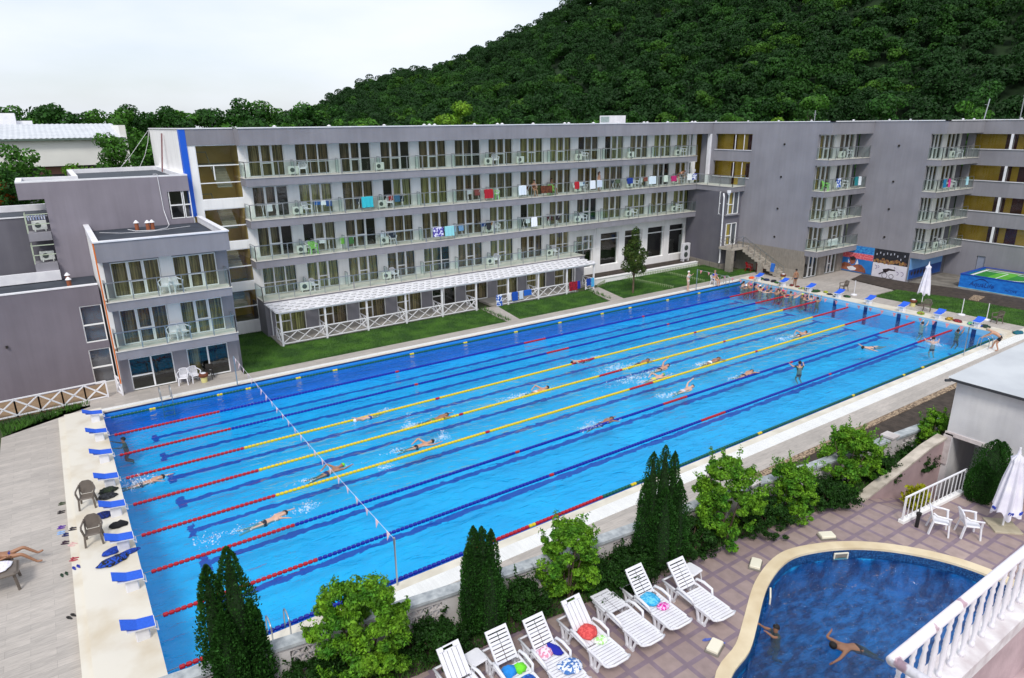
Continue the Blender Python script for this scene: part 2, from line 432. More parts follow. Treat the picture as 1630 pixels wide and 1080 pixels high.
b = MB(); b.add([(PX0,PY0,-1.15),(PX1,PY0,-1.15),(PX1,PY1,-1.15),(PX0,PY1,-1.15)],[(0,1,2,3)])
pf = struct(b.build('pool_floor', M_PFLOOR))
b = MB()
b.box(PX0-.2,PX1+.2,PY1,PY1+.2,-1.3,.11); b.box(PX0-.2,PX1+.2,PY0-.2,PY0,-1.3,.11); b.box(PX0-.2,PX0,PY0,PY1,-1.3,.40)
struct(b.build('pool_wall', M_PWALL))
b = MB(); b.box(PX1,PX1+.2,PY0,PY1,-1.3,.40)
struct(b.build('pool_end_wall', M_PWALLX))
b = MB()   # dark rope and tile band along both long sides
for k in range(8):
    y = -1.25-2.5*k
    b.box(PX1-.006,PX1,y-.14,y+.14,-1.15,.33)
struct(b.build('pool_wall_lane_marks', M_NAVY))
M_WATER = glassmat('pool water', (.32,.77,.95), ior=1.38, rough=.06, bump=[(.35,(1,1.5,1),.20,.8),(1.3,(1,2.4,1),.08,.8),(6,(1,1.8,1),.016,.3)], refl=.95)
b = MB(); b.add([(PX0,PY0,0),(PX1,PY0,0),(PX1,PY1,0),(PX0,PY1,0)],[(0,1,2,3)])
struct(b.build('pool_water', M_WATER))

def slab(name, pts, z0, z1, m):
    return struct(MB().prism(pts, z0, z1).build(name, m))
# kerbs round the big pool
b = MB(); b.box(-.2,50.2,PY1+.001,PY1+.12,.06,.16); struct(b.build('pool_rim', M_NAVY))
slab('pool_kerb', [(-.2,PY1+.12),(52.4,PY1+.12),(52.4,.66),(-.2,.66)], -.01, .165, M_KERB)
b = MB(); b.box(-.2,52.4,.66,1.0,-.01,.17); b.box(-.2,53.8,-21.35,-20.72,-.01,.17); struct(b.build('gutter_grate', M_GRATE))
slab('pool_kerb', [(-.2,-20.72),(53.8,-20.72),(53.8,PY0),(-.2,PY0)], -.01, .165, M_KERB)
slab('deck', [(-2.0,1.0),(55.1,1.0),(55.1,2.0),(-2.0,2.0)], -.01, .15, M_TILE)
slab('deck', [(-.8,2.0),(7.3,2.0),(7.3,2.85),(-.8,2.85)], -.01, .15, M_TILE)
slab('deck', [(.5,2.85),(1.1,2.85),(1.1,5.3),(.5,5.3)], -.01, .15, M_TILE)
slab('deck', [(25.85,2.0),(26.9,2.0),(27.6,6.2),(26.1,6.2)], -.01, .15, M_TILE)
slab('deck', [(35.9,2.0),(37.3,2.0),(38.3,6.2),(36.9,6.2)], -.01, .15, M_TILE)
slab('deck', [(-4.15,-45),(-1.861,-45),(-1.861,2.0),(-.45,2.0),(-.45,1.75),(-4.15,-.1)], -.01, .15, M_TILEY)
slab('deck', [(-2.0,-45),(53.8,-45),(53.8,-21.36),(-2.0,-21.36)][0:0] or [(-2.0,-22.42),(53.8,-22.42),(53.8,-21.35),(-2.0,-21.35)], -.01, .15, M_TILE)
slab('deck', [(52.4,-20.35),(54.15,-20.35),(54.1,-9.4),(57.6,-9.4),(58.4,-5.05),(61.6,-4.4),(61.6,-2.4),(55.3,-2.4),(55.2,1.0),(52.4,1.0)], -.01, .15, M_TILE)
slab('pebble_strip', [(0,-22.74),(39.5,-22.74),(39.5,-22.42),(0,-22.42)], -.01, .13, M_PEB)
slab('soil_bed', [(-2,-27.5),(54,-27.5),(54,-22.74),(-2,-22.74)], -.01, .10, M_SOIL)
slab('paving_brown', [(-12,2.75),(.5,2.75),(.5,5.3),(-12,5.3)], -.01, .10, mat('brown paving', '9a8266', '87715a', scale=2, rough=.8))
# raised starting platforms
slab('start_platform', [(-1.6,PY0-.3),(-.001,PY0-.3),(-.001,PY1+.2),(-1.6,PY1+.2)], 0, .44, M_CREAM)
slab('start_step', [(-1.86,-45),(-1.603,-45),(-1.603,PY1+.2),(-1.86,PY1+.2)], 0, .33, M_CREAM)
slab('start_platform', [(PX1+.003,PY0-.15),(PX1+1.25,PY0-.15),(PX1+1.25,PY1+.2),(PX1+.003,PY1+.2)], 0, .44, M_CREAM)
# lawns
def lawn(pts, z=.12):
    b = MB().prism(pts, -.01, z)
    return struct(b.build('lawn', M_GRASS))
LAWNS = [[(7.5,2.02),(25.8,2.02),(26.05,6.0),(24,10.4),(7.5,10.4)], [(27.0,2.02),(35.8,2.02),(36.8,6.0),(27.6,6.0)],
         [(37.4,2.02),(52.3,2.02),(53.5,7.3),(40.2,7.3),(38.3,6.3)], [(52.3,2.02),(55.1,2.02),(55.1,3.7),(52.7,3.7)],
         [(54.2,-24),(59.2,-24),(59.0,-13.8),(58,-9.5),(54.15,-9.5)]]
for L in LAWNS: lawn(L)
slab('soil_bed', [(58.0,-9.4),(58.9,-5.0),(61.6,-4.4),(61.6,-8.4),(62.6,-12),(64,-30),(59.25,-30),(59.05,-13.8)], -.01, .11, M_SOIL)
slab('rough_yard', [(62.0,-8.5),(68.3,-8.5),(68.3,-30),(64.1,-30),(62.65,-12)], -.01, .12, M_ROUGH)
slab('stone_path', [(59.3,-14.5),(61.2,-14.1),(61.2,-14.9),(59.3,-15.2)], .1, .15, M_PEB)
slab('soil_bed', [(38.4,7.7),(52.2,7.7),(53.5,9.0),(53.5,10.5),(38.4,10.5)], -.01, .2, M_SOIL)
# grass blades standing on the lawns
def in_poly(p, poly):
    x, y = p[:,0], p[:,1]; ins = np.zeros(len(p), bool); j = len(poly)-1
    for i in range(len(poly)):
        xi, yi = poly[i]; xj, yj = poly[j]
        c = ((yi > y) != (yj > y)) & (x < (xj-xi)*(y-yi)/((yj-yi) or 1e-9)+xi); ins ^= c; j = i
    return ins
def tufts(name, polys, dens, h, w, z, m):
    P = []
    for poly in polys:
        a = np.array(poly); lo, hi = a.min(0), a.max(0)
        n = int((hi-lo).prod()*dens); q = lo + rng.random((n,2))*(hi-lo); P.append(q[in_poly(q, poly)])
    P = np.concatenate(P); n = len(P)
    an = rng.random(n)*2*PI; d = np.stack([np.cos(an), np.sin(an)],1)*w/2; le = rng.normal(size=(n,2))*h*.35
    hh = h*(.6+.8*rng.random(n))
    v = np.zeros((n,3,3)); v[:,0,:2] = P-d; v[:,1,:2] = P+d; v[:,2,:2] = P+le; v[:,0,2] = z; v[:,1,2] = z; v[:,2,2] = z+hh
    return bare(name, v.reshape(-1,3), n, m, npf=3)
M_BLADE = mat('grass blades', '426f1a', '2c5411', scale=.8, rough=.8, rand=.35, lo=.4, hi=.6)
tag(tufts('grass', LAWNS, 260, .07, .03, .115, M_BLADE), kind='stuff')
tag(tufts('weeds', [[(-4.1,.2),(-.5,2.0),(-.5,2.35),(-4.3,1.9)], [(25.9,2.1),(26.2,2.1),(26.3,6),(26.0,6)], [(36.2,2.4),(36.4,2.4),(37.0,6.3),(36.7,6.3)]], 160, .32, .06, .05, M_BLADE), kind='stuff')
# little lawn-edge fences: low green hedges of slats
def low_edge(p0, p1, label):
    b = MB(); p0, p1 = Vector(p0), Vector(p1); n = int((p1-p0).length/.22)
    for i in range(n+1):
        q = p0+(p1-p0)*(i/n); b.beam(q, q+Vector((0,0,.28)), .05, .02)
    b.beam(p0+Vector((0,0,.2)), p1+Vector((0,0,.2)), .02, .03)
    tag(b.build('lawn_edging', mat('pale green edging', '9fae86', '8b9b74', scale=3)), label, 'edging', 'low picket edgings of the far lawns')
low_edge((38.4,6.5,.1),(40.2,7.45,.1),'short pale picket edging at the left of the lawn with the birch')
low_edge((40.2,7.45,.1),(52.5,7.25,.1),'long pale picket edging between white ledge and far lawns')
low_edge((42.5,6.9,.1),(43.2,2.1,.1),'pale picket edging crossing the lawn just right of the young tree')
low_edge((47.3,7.1,.1),(47.2,2.1,.1),'pale picket edging crossing the lawn behind the woman in white cap')

# ---------------------------------------------------------------- raised terrace with the free-form pool
TZ = 2.0
M_TERR = brickmat('terrace tile', 'a8958f', '9b8885', '877681', .62, .62, .075, off=0, grain=[(4,(1,1,1),.14),(.4,(1,1,1),.12)], bump=.15)
M_TERRD = mat('terrace tile band', '8a7483', '7a6675', scale=5, rough=.7)
POOL_IN = [(9.6,-30.6),(10.46,-29.95),(11.46,-29.68),(12.41,-29.2),(13.3,-28.72),(13.97,-28.42),(14.85,-28.17),(15.6,-28.13),(16.4,-28.37),(17.18,-28.76),(17.88,-29.31),(18.45,-29.98),(18.9,-30.75),(19.12,-31.5),(19.15,-32.3),(18.8,-33.4),(17.5,-34.6),(15,-35.2),(12,-35.0),(9.8,-33.8),(8.9,-32.2),(9.0,-31.2)]
def smooth_loop(P, k=4):
    out = []; n = len(P)
    for i in range(n):
        p0, p1, p2, p3 = (Vector(P[(i+j-1)%n]) for j in range(4))
        for t in range(k):
            t /= k
            out.append(tuple(.5*((2*p1)+(-p0+p2)*t+(2*p0-5*p1+4*p2-p3)*t*t+(-p0+3*p1-3*p2+p3)*t**3)))
    return out
PI_ = smooth_loop(POOL_IN)
def offset_loop(P, d):
    n = len(P); o = []
    for i in range(n):
        t = (Vector(P[(i+1)%n])-Vector(P[i-1])).normalized(); o.append((P[i][0]-t.y*d, P[i][1]+t.x*d))
    return o
area = sum(PI_[i][0]*PI_[(i+1)%len(PI_)][1]-PI_[(i+1)%len(PI_)][0]*PI_[i][1] for i in range(len(PI_)))
PO_ = offset_loop(PI_, .34 if area < 0 else -.34)
WALL = [(-3.0,-23.6),(1.84,-24.16),(5.02,-24.63),(8.5,-25.1),(11.5,-25.4),(15.99,-25.75),(19.02,-26.2),(23.1,-26.6),(26.5,-26.9)]   # pool side face of the pierced wall
def ring(b, A, B_, za, zb):
    n = len(A); k = len(b.v)
    b.add([(x,y,za) for x,y in A]+[(x,y,zb) for x,y in B_], [(i,(i+1)%n,n+(i+1)%n,n+i) for i in range(n)])
from mathutils.geometry import delaunay_2d_cdt
def poly_with_hole(outer, holes, z):
    vs, es = [], []
    for L in [outer]+holes:
        k = len(vs); vs += [Vector(p[:2]) for p in L]; es += [(k+i, k+(i+1)%len(L)) for i in range(len(L))]
    r = delaunay_2d_cdt(vs, es, [], 0, 1e-5)
    b = MB(); V = [(v.x, v.y, z) for v in r[0]]; F = []
    for f in r[2]:
        c = sum((r[0][i] for i in f), Vector((0,0)))/len(f)
        q = np.array([[c.x,c.y]])
        if in_poly(q, outer)[0] and not any(in_poly(q, h)[0] for h in holes):
            F.append(tuple(f))
    b.add(V, F)
    return b
RAMP = [(20.2,-27.56),(20.6,-29.0),(24.5,-29.15),(24.5,-27.95)]
BED_IN = [(-3,-25.3),(8,-26.06),(13.57,-26.5),(19.7,-26.98),(20.2,-27.56)]
T_OUT = BED_IN + [(20.21,-27.57),(24.5,-28.0),(24.5,-60),(-3,-60)]
b = poly_with_hole(T_OUT, [PO_, RAMP[:]], TZ)
struct(b.build('terrace', M_TERR))
b = MB(); ring(b, PO_, PI_, TZ+.02, TZ+.02); ring(b, PI_, PI_, TZ+.02, TZ-.05); ring(b, PO_, PO_, TZ+.02, TZ-.1)
struct(b.build('small_pool_rim', mat('cream stone rim', 'e2d2b2', 'cfbb98', scale=1.2, rough=.6, bump=.1)))
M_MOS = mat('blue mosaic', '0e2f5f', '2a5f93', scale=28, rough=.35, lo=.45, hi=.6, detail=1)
b = MB(); ring(b, PI_, PI_, TZ-.05, TZ-.34); struct(b.build('small_pool_tile_band', M_MOS)); b = MB(); ring(b, PI_, PI_, TZ-.34, TZ-1.3); struct(b.build('small_pool_wall', mat('small pool painted ripples', '2aa0dc', '083a70', scale=2.4, rough=.5, detail=8, stretch=(1,2.2,.8), lo=.40, hi=.60)))  # light and dark patches of the water ripples painted into the wall colour
b = poly_with_hole(PI_, [], TZ-1.3); struct(b.build('small_pool_floor', mat('small pool painted ripples', '2aa0dc', '083a70', scale=2.4, rough=.5, detail=8, stretch=(1,2.2,.8), lo=.40, hi=.60)))  # same painted ripple patches carried on across the floor
def wave_sheet(P, z, step=.09):
    a = np.array(P); lo, hi = a.min(0), a.max(0); nx, ny = int((hi[0]-lo[0])/step), int((hi[1]-lo[1])/step); b = MB(); V = []
    for i in range(nx+1):
        for j in range(ny+1):
            x, y = lo[0]+i*step, lo[1]+j*step; q = Vector((x*.9+y*.25, y*1.7, 0))
            V.append((x, y, z+.085*mnoise.noise(q*1.2)+.055*mnoise.noise(q*2.7+Vector((5,1,0)))+.022*mnoise.noise(q*6.5)))
    c = np.array([(lo[0]+(i+.5)*step, lo[1]+(j+.5)*step) for i in range(nx) for j in range(ny)]); ins = in_poly(c, offset_loop(P, -.05 if area < 0 else .05))
    F = [(i*(ny+1)+j,(i+1)*(ny+1)+j,(i+1)*(ny+1)+j+1,i*(ny+1)+j+1) for i in range(nx) for j in range(ny) if ins[i*ny+j]]
    b.add(V, F); return b
from mathutils import noise as mnoise
b = wave_sheet(PI_, TZ-.3)
def refr_water(name, tint, rough, bump_):
    m = glassmat(name, tint, ior=1.5, rough=rough, bump=bump_); n, l = m.node_tree.nodes, m.node_tree.links
    tr = [q for q in n if q.type == 'BSDF_TRANSPARENT'][0]; ms = [q for q in n if q.type == 'MIX_SHADER'][0]; gl = [q for q in n if q.type == 'BSDF_GLOSSY'][0]
    rf = n.new('ShaderNodeBsdfRefraction'); rf.inputs['IOR'].default_value = 1.33; rf.inputs['Color'].default_value = tint+(1,); rf.inputs['Roughness'].default_value = 0
    if gl.inputs['Normal'].links: l.new(gl.inputs['Normal'].links[0].from_socket, rf.inputs['Normal'])
    m2 = n.new('ShaderNodeMixShader'); m2.inputs[0].default_value = .35; l.new(tr.outputs[0], m2.inputs[1]); l.new(rf.outputs[0], m2.inputs[2]); l.new(m2.outputs[0], ms.inputs[1])
    return m
struct(b.build('small_pool_water', refr_water('small pool water', (.33,.66,.84), .04, [(5,(1,1.8,1),.09,.9),(14,(1,1,1),.02,.3)]), smooth=True))
# planting bed behind the terrace, sloping banks
b = MB().prism([(-3,-23.9)]+[(x,y-.25) for x,y in WALL[1:]]+[(26.5,-27.70),(24.5,-27.68)]+[(20.21,-27.33),(19.7,-26.98),(13.57,-26.5),(8,-26.06),(-3,-25.3)], .1, TZ+.03)
struct(b.build('planting_bed', M_SOIL))
# ramp that drops to the passage under the white house
M_PINK = mat('pinkish render', 'b89fa0', 'a08a8c', scale=1.0, rough=.85, bump=.2, bscale=30)
b = MB(); b.add([(20.2,-27.56,1.98),(20.6,-29.0,1.98),(24.9,-29.15,.75),(24.9,-27.95,.75)],[(0,1,2,3)])
struct(b.build('ramp', M_TERR))
b = MB(); b.add([(20.2,-29.0,2.0),(24.5,-29.15,2.0),(24.5,-29.15,.6),(20.2,-29.0,.6)],[(0,1,2,3)]); struct(b.build('ramp_side', M_PINK))
b = MB()
for i in range(8):
    pass
b.add([(20.2,-27.55,1.9),(24.5,-27.95,.6),(24.5,-27.95,3.15),(23.5,-27.85,2.95),(22.3,-27.74,2.55),(21.0,-27.62,2.2),
       (20.2,-27.33,1.9),(24.5,-27.7,.6),(24.5,-27.7,3.15),(23.5,-27.6,2.95),(22.3,-27.5,2.55),(21.0,-27.4,2.2)],
      [(0,5,4,3,2,1),(6,7,8,9,10,11),(0,6,11,5),(5,11,10,4),(4,10,9,3),(3,9,8,2),(1,2,8,7)])
tag(b.build('planter_wall', M_PINK), 'pinkish retaining wall that rises along the ramp towards the white house', 'wall')
b = MB()
T = [(20.0,-27.45,1.96),(21.0,-27.52,2.24),(22.3,-27.62,2.59),(23.5,-27.73,2.99),(24.48,-27.83,3.19)]
for i in range(4): b.beam(T[i], T[i+1], .36, .07)
tag(b.build('planter_coping', mat('worn coping','c9bfb2','a39a8d',scale=3,rough=.8)), 'worn pale coping stones on the sloping retaining wall by the ramp', 'coping')

# ---------------------------------------------------------------- hill and forest
from mathutils import noise as mnoise
PROF = [(380,-30),(440,12),(480,20),(505,18),(540,38),(600,62),(650,78),(700,82),(760,108),(820,124),(870,150),(930,180),(1000,214),(1100,250),(1250,300),(1400,330),(1630,360),(1900,380),(2300,380)]
def az_of(u): return .595 + math.atan((u-815)/1071.6)
AZ = [az_of(u) for u,_ in PROF]
def ridge(a):
    if a <= AZ[0] or a >= AZ[-1]: return -40
    for i in range(len(AZ)-1):
        if AZ[i] <= a <= AZ[i+1]:
            t = (a-AZ[i])/(AZ[i+1]-AZ[i]); s = PROF[i][1]*(1-t)+PROF[i+1][1]*t
            u = 815+1071.6*math.tan(a-.595)
            return s*310/(1071.6/math.cos(a-.595))*1.0
    return 0
CX, CY = -.4, -37.3
def hz_(x, y):
    r = math.hypot(x-CX, y-CY); a = math.atan2(x-CX, y-CY)
    H = max(ridge(a)+14-7, -1.5)
    t = (r-118)/(310-118)
    if t <= 0: return -1.5
    if t > 1: return H - (t-1)*25
    s = t**1.15
    return -1.5 + (H+1.5)*s + 3.0*mnoise.noise(Vector((x*.018, y*.018, 0)))*t
b = MB(); na, nr = 90, 30
a0, a1 = AZ[0]-.02, AZ[-1]
V = []
for i in range(na+1):
    a = a0+(a1-a0)*i/na
    for j in range(nr+1):
        r = 112+(400-112)*j/nr; x, y = CX+r*math.sin(a), CY+r*math.cos(a); V.append((x, y, hz_(x, y)))
b.add(V, [(i*(nr+1)+j, i*(nr+1)+j+1, (i+1)*(nr+1)+j+1, (i+1)*(nr+1)+j) for i in range(na) for j in range(nr)])
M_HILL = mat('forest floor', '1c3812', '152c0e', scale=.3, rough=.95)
struct(b.build('hill', M_HILL, smooth=True))
def forest(name, n, m, tone, cut=-.12):
    cs = []
    while len(cs) < n:
        a = a0+(az_of(1780)-a0)*random.random(); r = math.sqrt(random.uniform(122**2, 326**2))
        x, y = CX+r*math.sin(a), CY+r*math.cos(a); z = hz_(x, y)
        if ridge(a) < -10: continue
        if cut is not None and mnoise.noise(Vector((x*.025+tone*7.7, y*.025, tone))) < cut+.3*(random.random()-.5): continue
        cs.append((x, y, z, r))
    P = []; N = []
    for x, y, z, r in cs:
        w = random.uniform(1.8, 3.9); h = w*random.uniform(.75, 1.25)
        if random.random() < .08: w *= .4; h *= 2.0
        top = z+random.uniform(2.2, 5.4); nl = random.randint(4, 7)
        for _ in range(nl):
            o = rng.normal(size=3)*np.array([w*.42,w*.42,h*.30]); lr = w*random.uniform(.38,.62); u = sphere_pts(int(125*(lr/1.3)**1.5)+8, .88)
            u[:,2] = np.where(u[:,2] < -.35, -u[:,2], u[:,2]); q = u*np.array([lr,lr,lr*.85])+o
            P.append(q+np.array([x,y,top])); N.append(u+np.array(o)/w*.5+np.array([0,0,.25]))
    P = np.concatenate(P); N = np.concatenate(N)
    v = shell_leaves(P, N, .43, 1.2, .55)
    return tag(bare(name, v, len(P), m), kind='stuff')
forest('forest', 2700, leafmat('forest leaf dark', '24491a', '1b3b13', rand=.3, scale=.05), 0, None)
forest('forest', 1150, leafmat('forest leaf mid', '315c1c', '264c16', rand=.3, scale=.05), 1)
forest('forest', 330, leafmat('forest leaf light', '4a7220', '356018', rand=.3, scale=.06), 2)
# ================================================================ BUILDINGS
F = [2.57, 5.27, 7.97, 10.68]
ME = {}
def ob(name, me, parent=None, loc=(0,0,0), rz=0, sc=None):
    o = bpy.data.objects.new(name, me); C.objects.link(o)
    if parent is not None: o.parent = parent
    o.location = loc; o.rotation_euler = (0,0,rz)
    if sc: o.scale = sc
    return o
def mesh_of(b, name, m, smooth=False):
    o = b.build(name, m, smooth=smooth); me = o.data; bpy.data.objects.remove(o); return me
M_CURT = [objrand(mat('curtain %d' % i, a, b_, scale=2.2, rough=.95, stretch=(6,1,.25), lo=.35, hi=.65, detail=3), .35, .03) for i,(a,b_) in enumerate((('c0ab74','544830'),('a8936a','3c342a'),('c4b68a','665b42')))]
M_YEL = mat('yellow corridor wall', 'c9a83c', 'b4942c', scale=.8, rough=.8)
M_DRED = mat('dark red door', '4a1c18', '391511', scale=3, rough=.5)
def frame_mesh(w, h, kind):
    b = MB(); t = .05
    b.box(0,t,-.04,.05,0,h); b.box(w-t,w,-.04,.05,0,h); b.box(t,w-t,-.04,.05,h-t,h); b.box(t,w-t,-.04,.05,0,t)
    if kind == 'tri':
        for k in (1,2): b.box(w*k/3-.04,w*k/3+.04,-.045,.045,t,h-t)
        b.box(w/3+.04,w*2/3-.04,-.05,.04,h*.40,h*.40+.07); b.box(w/3+.05,w/3+.10,-.045,.045,t,h-t); b.box(2*w/3-.10,2*w/3-.05,-.045,.045,t,h-t)
        b.box(w*2/3-.075,w*2/3-.055,-.09,-.05,h*.46,h*.52)
    elif kind == 'tri2':
        for k in (1,2): b.box(w*k/3-.04,w*k/3+.04,-.045,.045,t,h-t)
        b.box(t,w-t,-.05,.04,h*.40,h*.40+.05)
    elif kind == 'duo':
        b.box(w/2-.04,w/2+.04,-.045,.045,t,h-t); b.box(t,w/2-.04,-.05,.04,h*.42,h*.42+.07)
    elif kind == 'duo2':
        b.box(w/2-.04,w/2+.04,-.045,.045,t,h-t)
    elif kind == 'transom':
        b.box(t,w-t,-.05,.04,h*.79,h*.79+.09)
    elif kind == 'stair':
        b.box(t,w-t,-.05,.04,h*.62,h*.62+.06); b.box(t,w-t,-.05,.04,h*.30,h*.30+.06); b.box(w*.36,w*.36+.06,-.045,.045,h*.36,h*.62)
    elif kind == 'low':
        b.box(t,w-t,-.05,.04,h*.46,h*.46+.07)
    return b
def curtain_mesh(w, h, a, c):
    b = MB(); n = 48; vs = []
    for i in range(n+1):
        x = w*(a+(c-a)*i/n); y = .20+.035*math.sin(i*1.9)+.015*math.sin(i*.7)
        vs += [(x,y,.02),(x,y,h-.02)]
    b.add(vs, [(2*i,2*i+2,2*i+3,2*i+1) for i in range(n)])
    return b
def window(parent, x, y, z, w=2.36, h=2.05, kind='tri', rz=0, curtain=True, c=None):
    k = (kind, round(w,2), round(h,2))
    if k not in ME:
        ME[k] = (mesh_of(frame_mesh(w,h,kind),'window',M_PVC), mesh_of(MB().add([(.03,.02,.03),(w-.03,.02,.03),(w-.03,.02,h-.03),(.03,.02,h-.03)],[(0,1,2,3)]),'pane',M_PANE),
                 [mesh_of(curtain_mesh(w,h,*r),'curtain',M_CURT[i%3],True) for i,r in enumerate(((.02,.98),(.02,.60),(.38,.98),(.02,.99),(.0,.32),(.02,.97)))])
    o = parent.location
    f = ob('window', ME[k][0], parent, (x-o[0], y-o[1], z-o[2]), rz)
    ob('pane', ME[k][1], f)
    if curtain: ob('curtain', ME[k][2][c if c is not None else random.choice((0,0,0,1,2,3,3,5))], f)
    return f
def part(parent, name, b, m, **kw): return b.build(name, m, parent, world=True, **kw)
def railing(parent, pts, z, div=(), h=1.0, back=None, posts=1.05, name='balcony_railing'):
    """metal posts and top rail with glass infill; pts world xy polyline"""
    b = MB(); g = MB()
    for i in range(len(pts)-1):
        p, q = Vector(pts[i]+(z,)), Vector(pts[i+1]+(z,)); L = (q-p).length; n = max(1, int(L/posts))
        for j in range(n+1):
            a = p+(q-p)*(j/n); b.beam(a, a+Vector((0,0,h)), .045)
        b.beam(p+Vector((0,0,h)), q+Vector((0,0,h)), .05, .05)
        a, c = p+(q-p)*.01, p+(q-p)*.99; g.add([a+Vector((0,0,.1)), c+Vector((0,0,.1)), c+Vector((0,0,h-.06)), a+Vector((0,0,h-.06))], [(0,1,2,3)])
    r = part(parent, name, b, M_STEEL)
    w = g.build('glass_panel', M_GREEN_GLASS, None)
    o = parent.location
    w.parent = r; w.location = (-o[0], -o[1], -o[2])
    return r

# ---- main accommodation block -------------------------------------------------
hotel = thing('hotel_block', 'long grey and white five storey hotel block with balconies behind the big pool', 'building', (32,10,0))
P0, PW = 11.06, 3.125
b = MB()   # white walls
for f in F:
    nb = 14 if f > 3 else 10
    b.box(10.9, P0-.002, 10.45, 10.7, f, f+2.26)
    for i in range(nb):
        x1 = P0+PW*i+2.37
        x2 = P0+PW*(i+1) if i < nb-1 else (55.2 if f > 9 and 0 else x1+.45)
        b.box(x1, x2-.002, 10.45, 10.7, f, f+2.26)
    b.box(P0-.002, P0+PW*nb, 10.52, 10.70, f+2.05, f+2.262)
# stair section wall
SW = [(7.9,10.52,9.38,12.8),(7.9,10.52,6.55,8.78),(7.9,10.52,3.74,6.03),(7.9,10.52,.95,3.18)]
b.box(7.47,7.9,10.5,10.75,0,12.8); b.box(10.52,10.9,10.5,10.75,0,12.8)
zs = [0,.95,3.18,3.74,6.03,6.55,8.78,9.38]
for i in range(0,8,2): b.box(7.9,10.52,10.5,10.75,zs[i],zs[i+1])
b.box(7.16,7.3,10.5,24,0,13.75)
# big-window wall on the ground floor
BW = [(39.1,41.25),(42.18,44.5),(45.28,47.6),(48.37,50.7),(51.45,53.72)]
xs = [38.3]+[v for q in BW for v in q]+[54.6]
for i in range(0,len(xs),2): b.box(xs[i], xs[i+1], 10.5, 10.9, .05, 4.75)
for x0, x1 in BW: b.box(x0,x1,10.5,10.9,.05,.86); b.box(x0,x1,10.5,10.9,3.92,4.75)
b.box(10.9,55.2,12.3,24,0,F[0]-.1)
part(hotel, 'wall', b, M_WHITE)
b = MB()
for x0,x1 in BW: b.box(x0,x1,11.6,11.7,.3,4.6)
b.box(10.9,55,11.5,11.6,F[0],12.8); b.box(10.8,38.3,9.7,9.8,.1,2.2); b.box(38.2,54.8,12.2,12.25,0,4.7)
part(hotel, 'room_interior', b, M_DARK)
b = MB(); b.box(7.32,10.8,13.2,13.3,0,12.9); b.box(10.6,10.7,10.76,13.2,0,12.9); b.box(7.32,7.4,10.76,13.2,0,12.9)
part(hotel, 'stairwell_wall', b, mat('stairwell ochre','efcc7c','d8b25c',scale=.7,rough=.8))
b = MB()
for k in range(5):
    z = .6+2.7*k; b.box(7.45,10.6,12.1,13.15,z,z+.16)
    for s in range(8): b.box(9.0,9.9,12.05-.2*s,12.25-.2*s,z-.16*s-.16,z-.16*s) if z-.16*s > .3 else None
    b.beam((8.8,12.1,z+.95),(8.8,10.9,z-.1),.04); b.box(7.45,8.8,12.05,12.09,z+.9,z+.95)
part(hotel, 'stairs', b, mat('stair concrete','a9a28f','958d7b',scale=2))
for x0,x1,z0,z1 in SW: window(hotel, x0, 10.56, z0, x1-x0, z1-z0, 'stair' if z1-z0 > 3 else 'low', curtain=False)
for k,(x0,x1) in enumerate(BW): window(hotel, x0, 10.72, .86, x1-x0, 3.06, 'transom', curtain=False)
for fi, f in enumerate(F):
    for i in range(14 if fi else 10): window(hotel, P0+PW*i, 10.56, f+.02, 2.37, 2.05, 'tri' if (i*7+fi*3)%4 else 'tri2')
# grey fascias and slabs
b = MB()
b.box(10.35,55.18,9.1,10.44,12.75,13.78); b.box(7.47,10.35,10.45,10.9,12.8,13.78); b.box(7.5,55,10.95,24,13.2,13.3)
ends = [None,54.3,53.5,53.2]
for fi in (1,2,3): b.box(10.4,ends[fi],9.1,10.44,F[fi]-.5,F[fi])
b.box(10.5,38.6,8.6,10.44,2.1,F[0])
b.box(10.5,10.8,8.62,12,0,2.1)
part(hotel, 'fascia', b, M_GRAY)
b = MB()
for fi in (1,2,3): b.box(10.36,ends[fi]+.03,9.05,10.43,F[fi]+.001,F[fi]+.03)  # pale top carried over the whole slab, added to bounce light onto the piers
b.box(10.45,38.65,8.55,10.43,F[0]+.001,F[0]+.03)
part(hotel, 'slab_edge', b, mat('pale stone edge','d8d4cc','c8c3ba',scale=2))
b = MB(); b.box(10.3,55.2,9.05,9.4,13.781,13.85); b.box(7.1,10.3,10.4,10.75,13.781,13.85); b.box(7.1,7.4,10.75,24,13.781,13.85)
part(hotel, 'roof_coping', b, M_TRIM)
b = MB(); b.box(7.15,7.46,10.44,10.76,8.4,13.77); b.box(7.11,7.15,10.44,11.0,8.4,13.77)
part(hotel, 'blue_stripe', b, mat('blue stripe','0a5bd0',rough=.5))
b = MB()
for i,(x,n) in enumerate(((13.2,1),(17,1),(21.2,1),(24.5,3),(29,1),(31.2,2),(34.8,1),(38.2,2),(41.5,1),(44.5,1),(47.8,2),(51.0,1),(54.5,2))):
    for k in range(n):
        b.lathe([(.10,0),(.10,.07),(.17,.08),(.02,.16)], (x+k*.45, 11.2, 13.8), 8)
part(hotel, 'roof_vents', b, M_TRIM)
b = MB(); b.box(47.0,49.0,15,16.6,13.3,14.55); part(hotel, 'roof_cabin', b, M_TRIM)
b = MB(); b.box(46.94,47.0,15.2,16.4,13.95,14.45); part(hotel, 'roof_cabin_window', b, M_PANE)
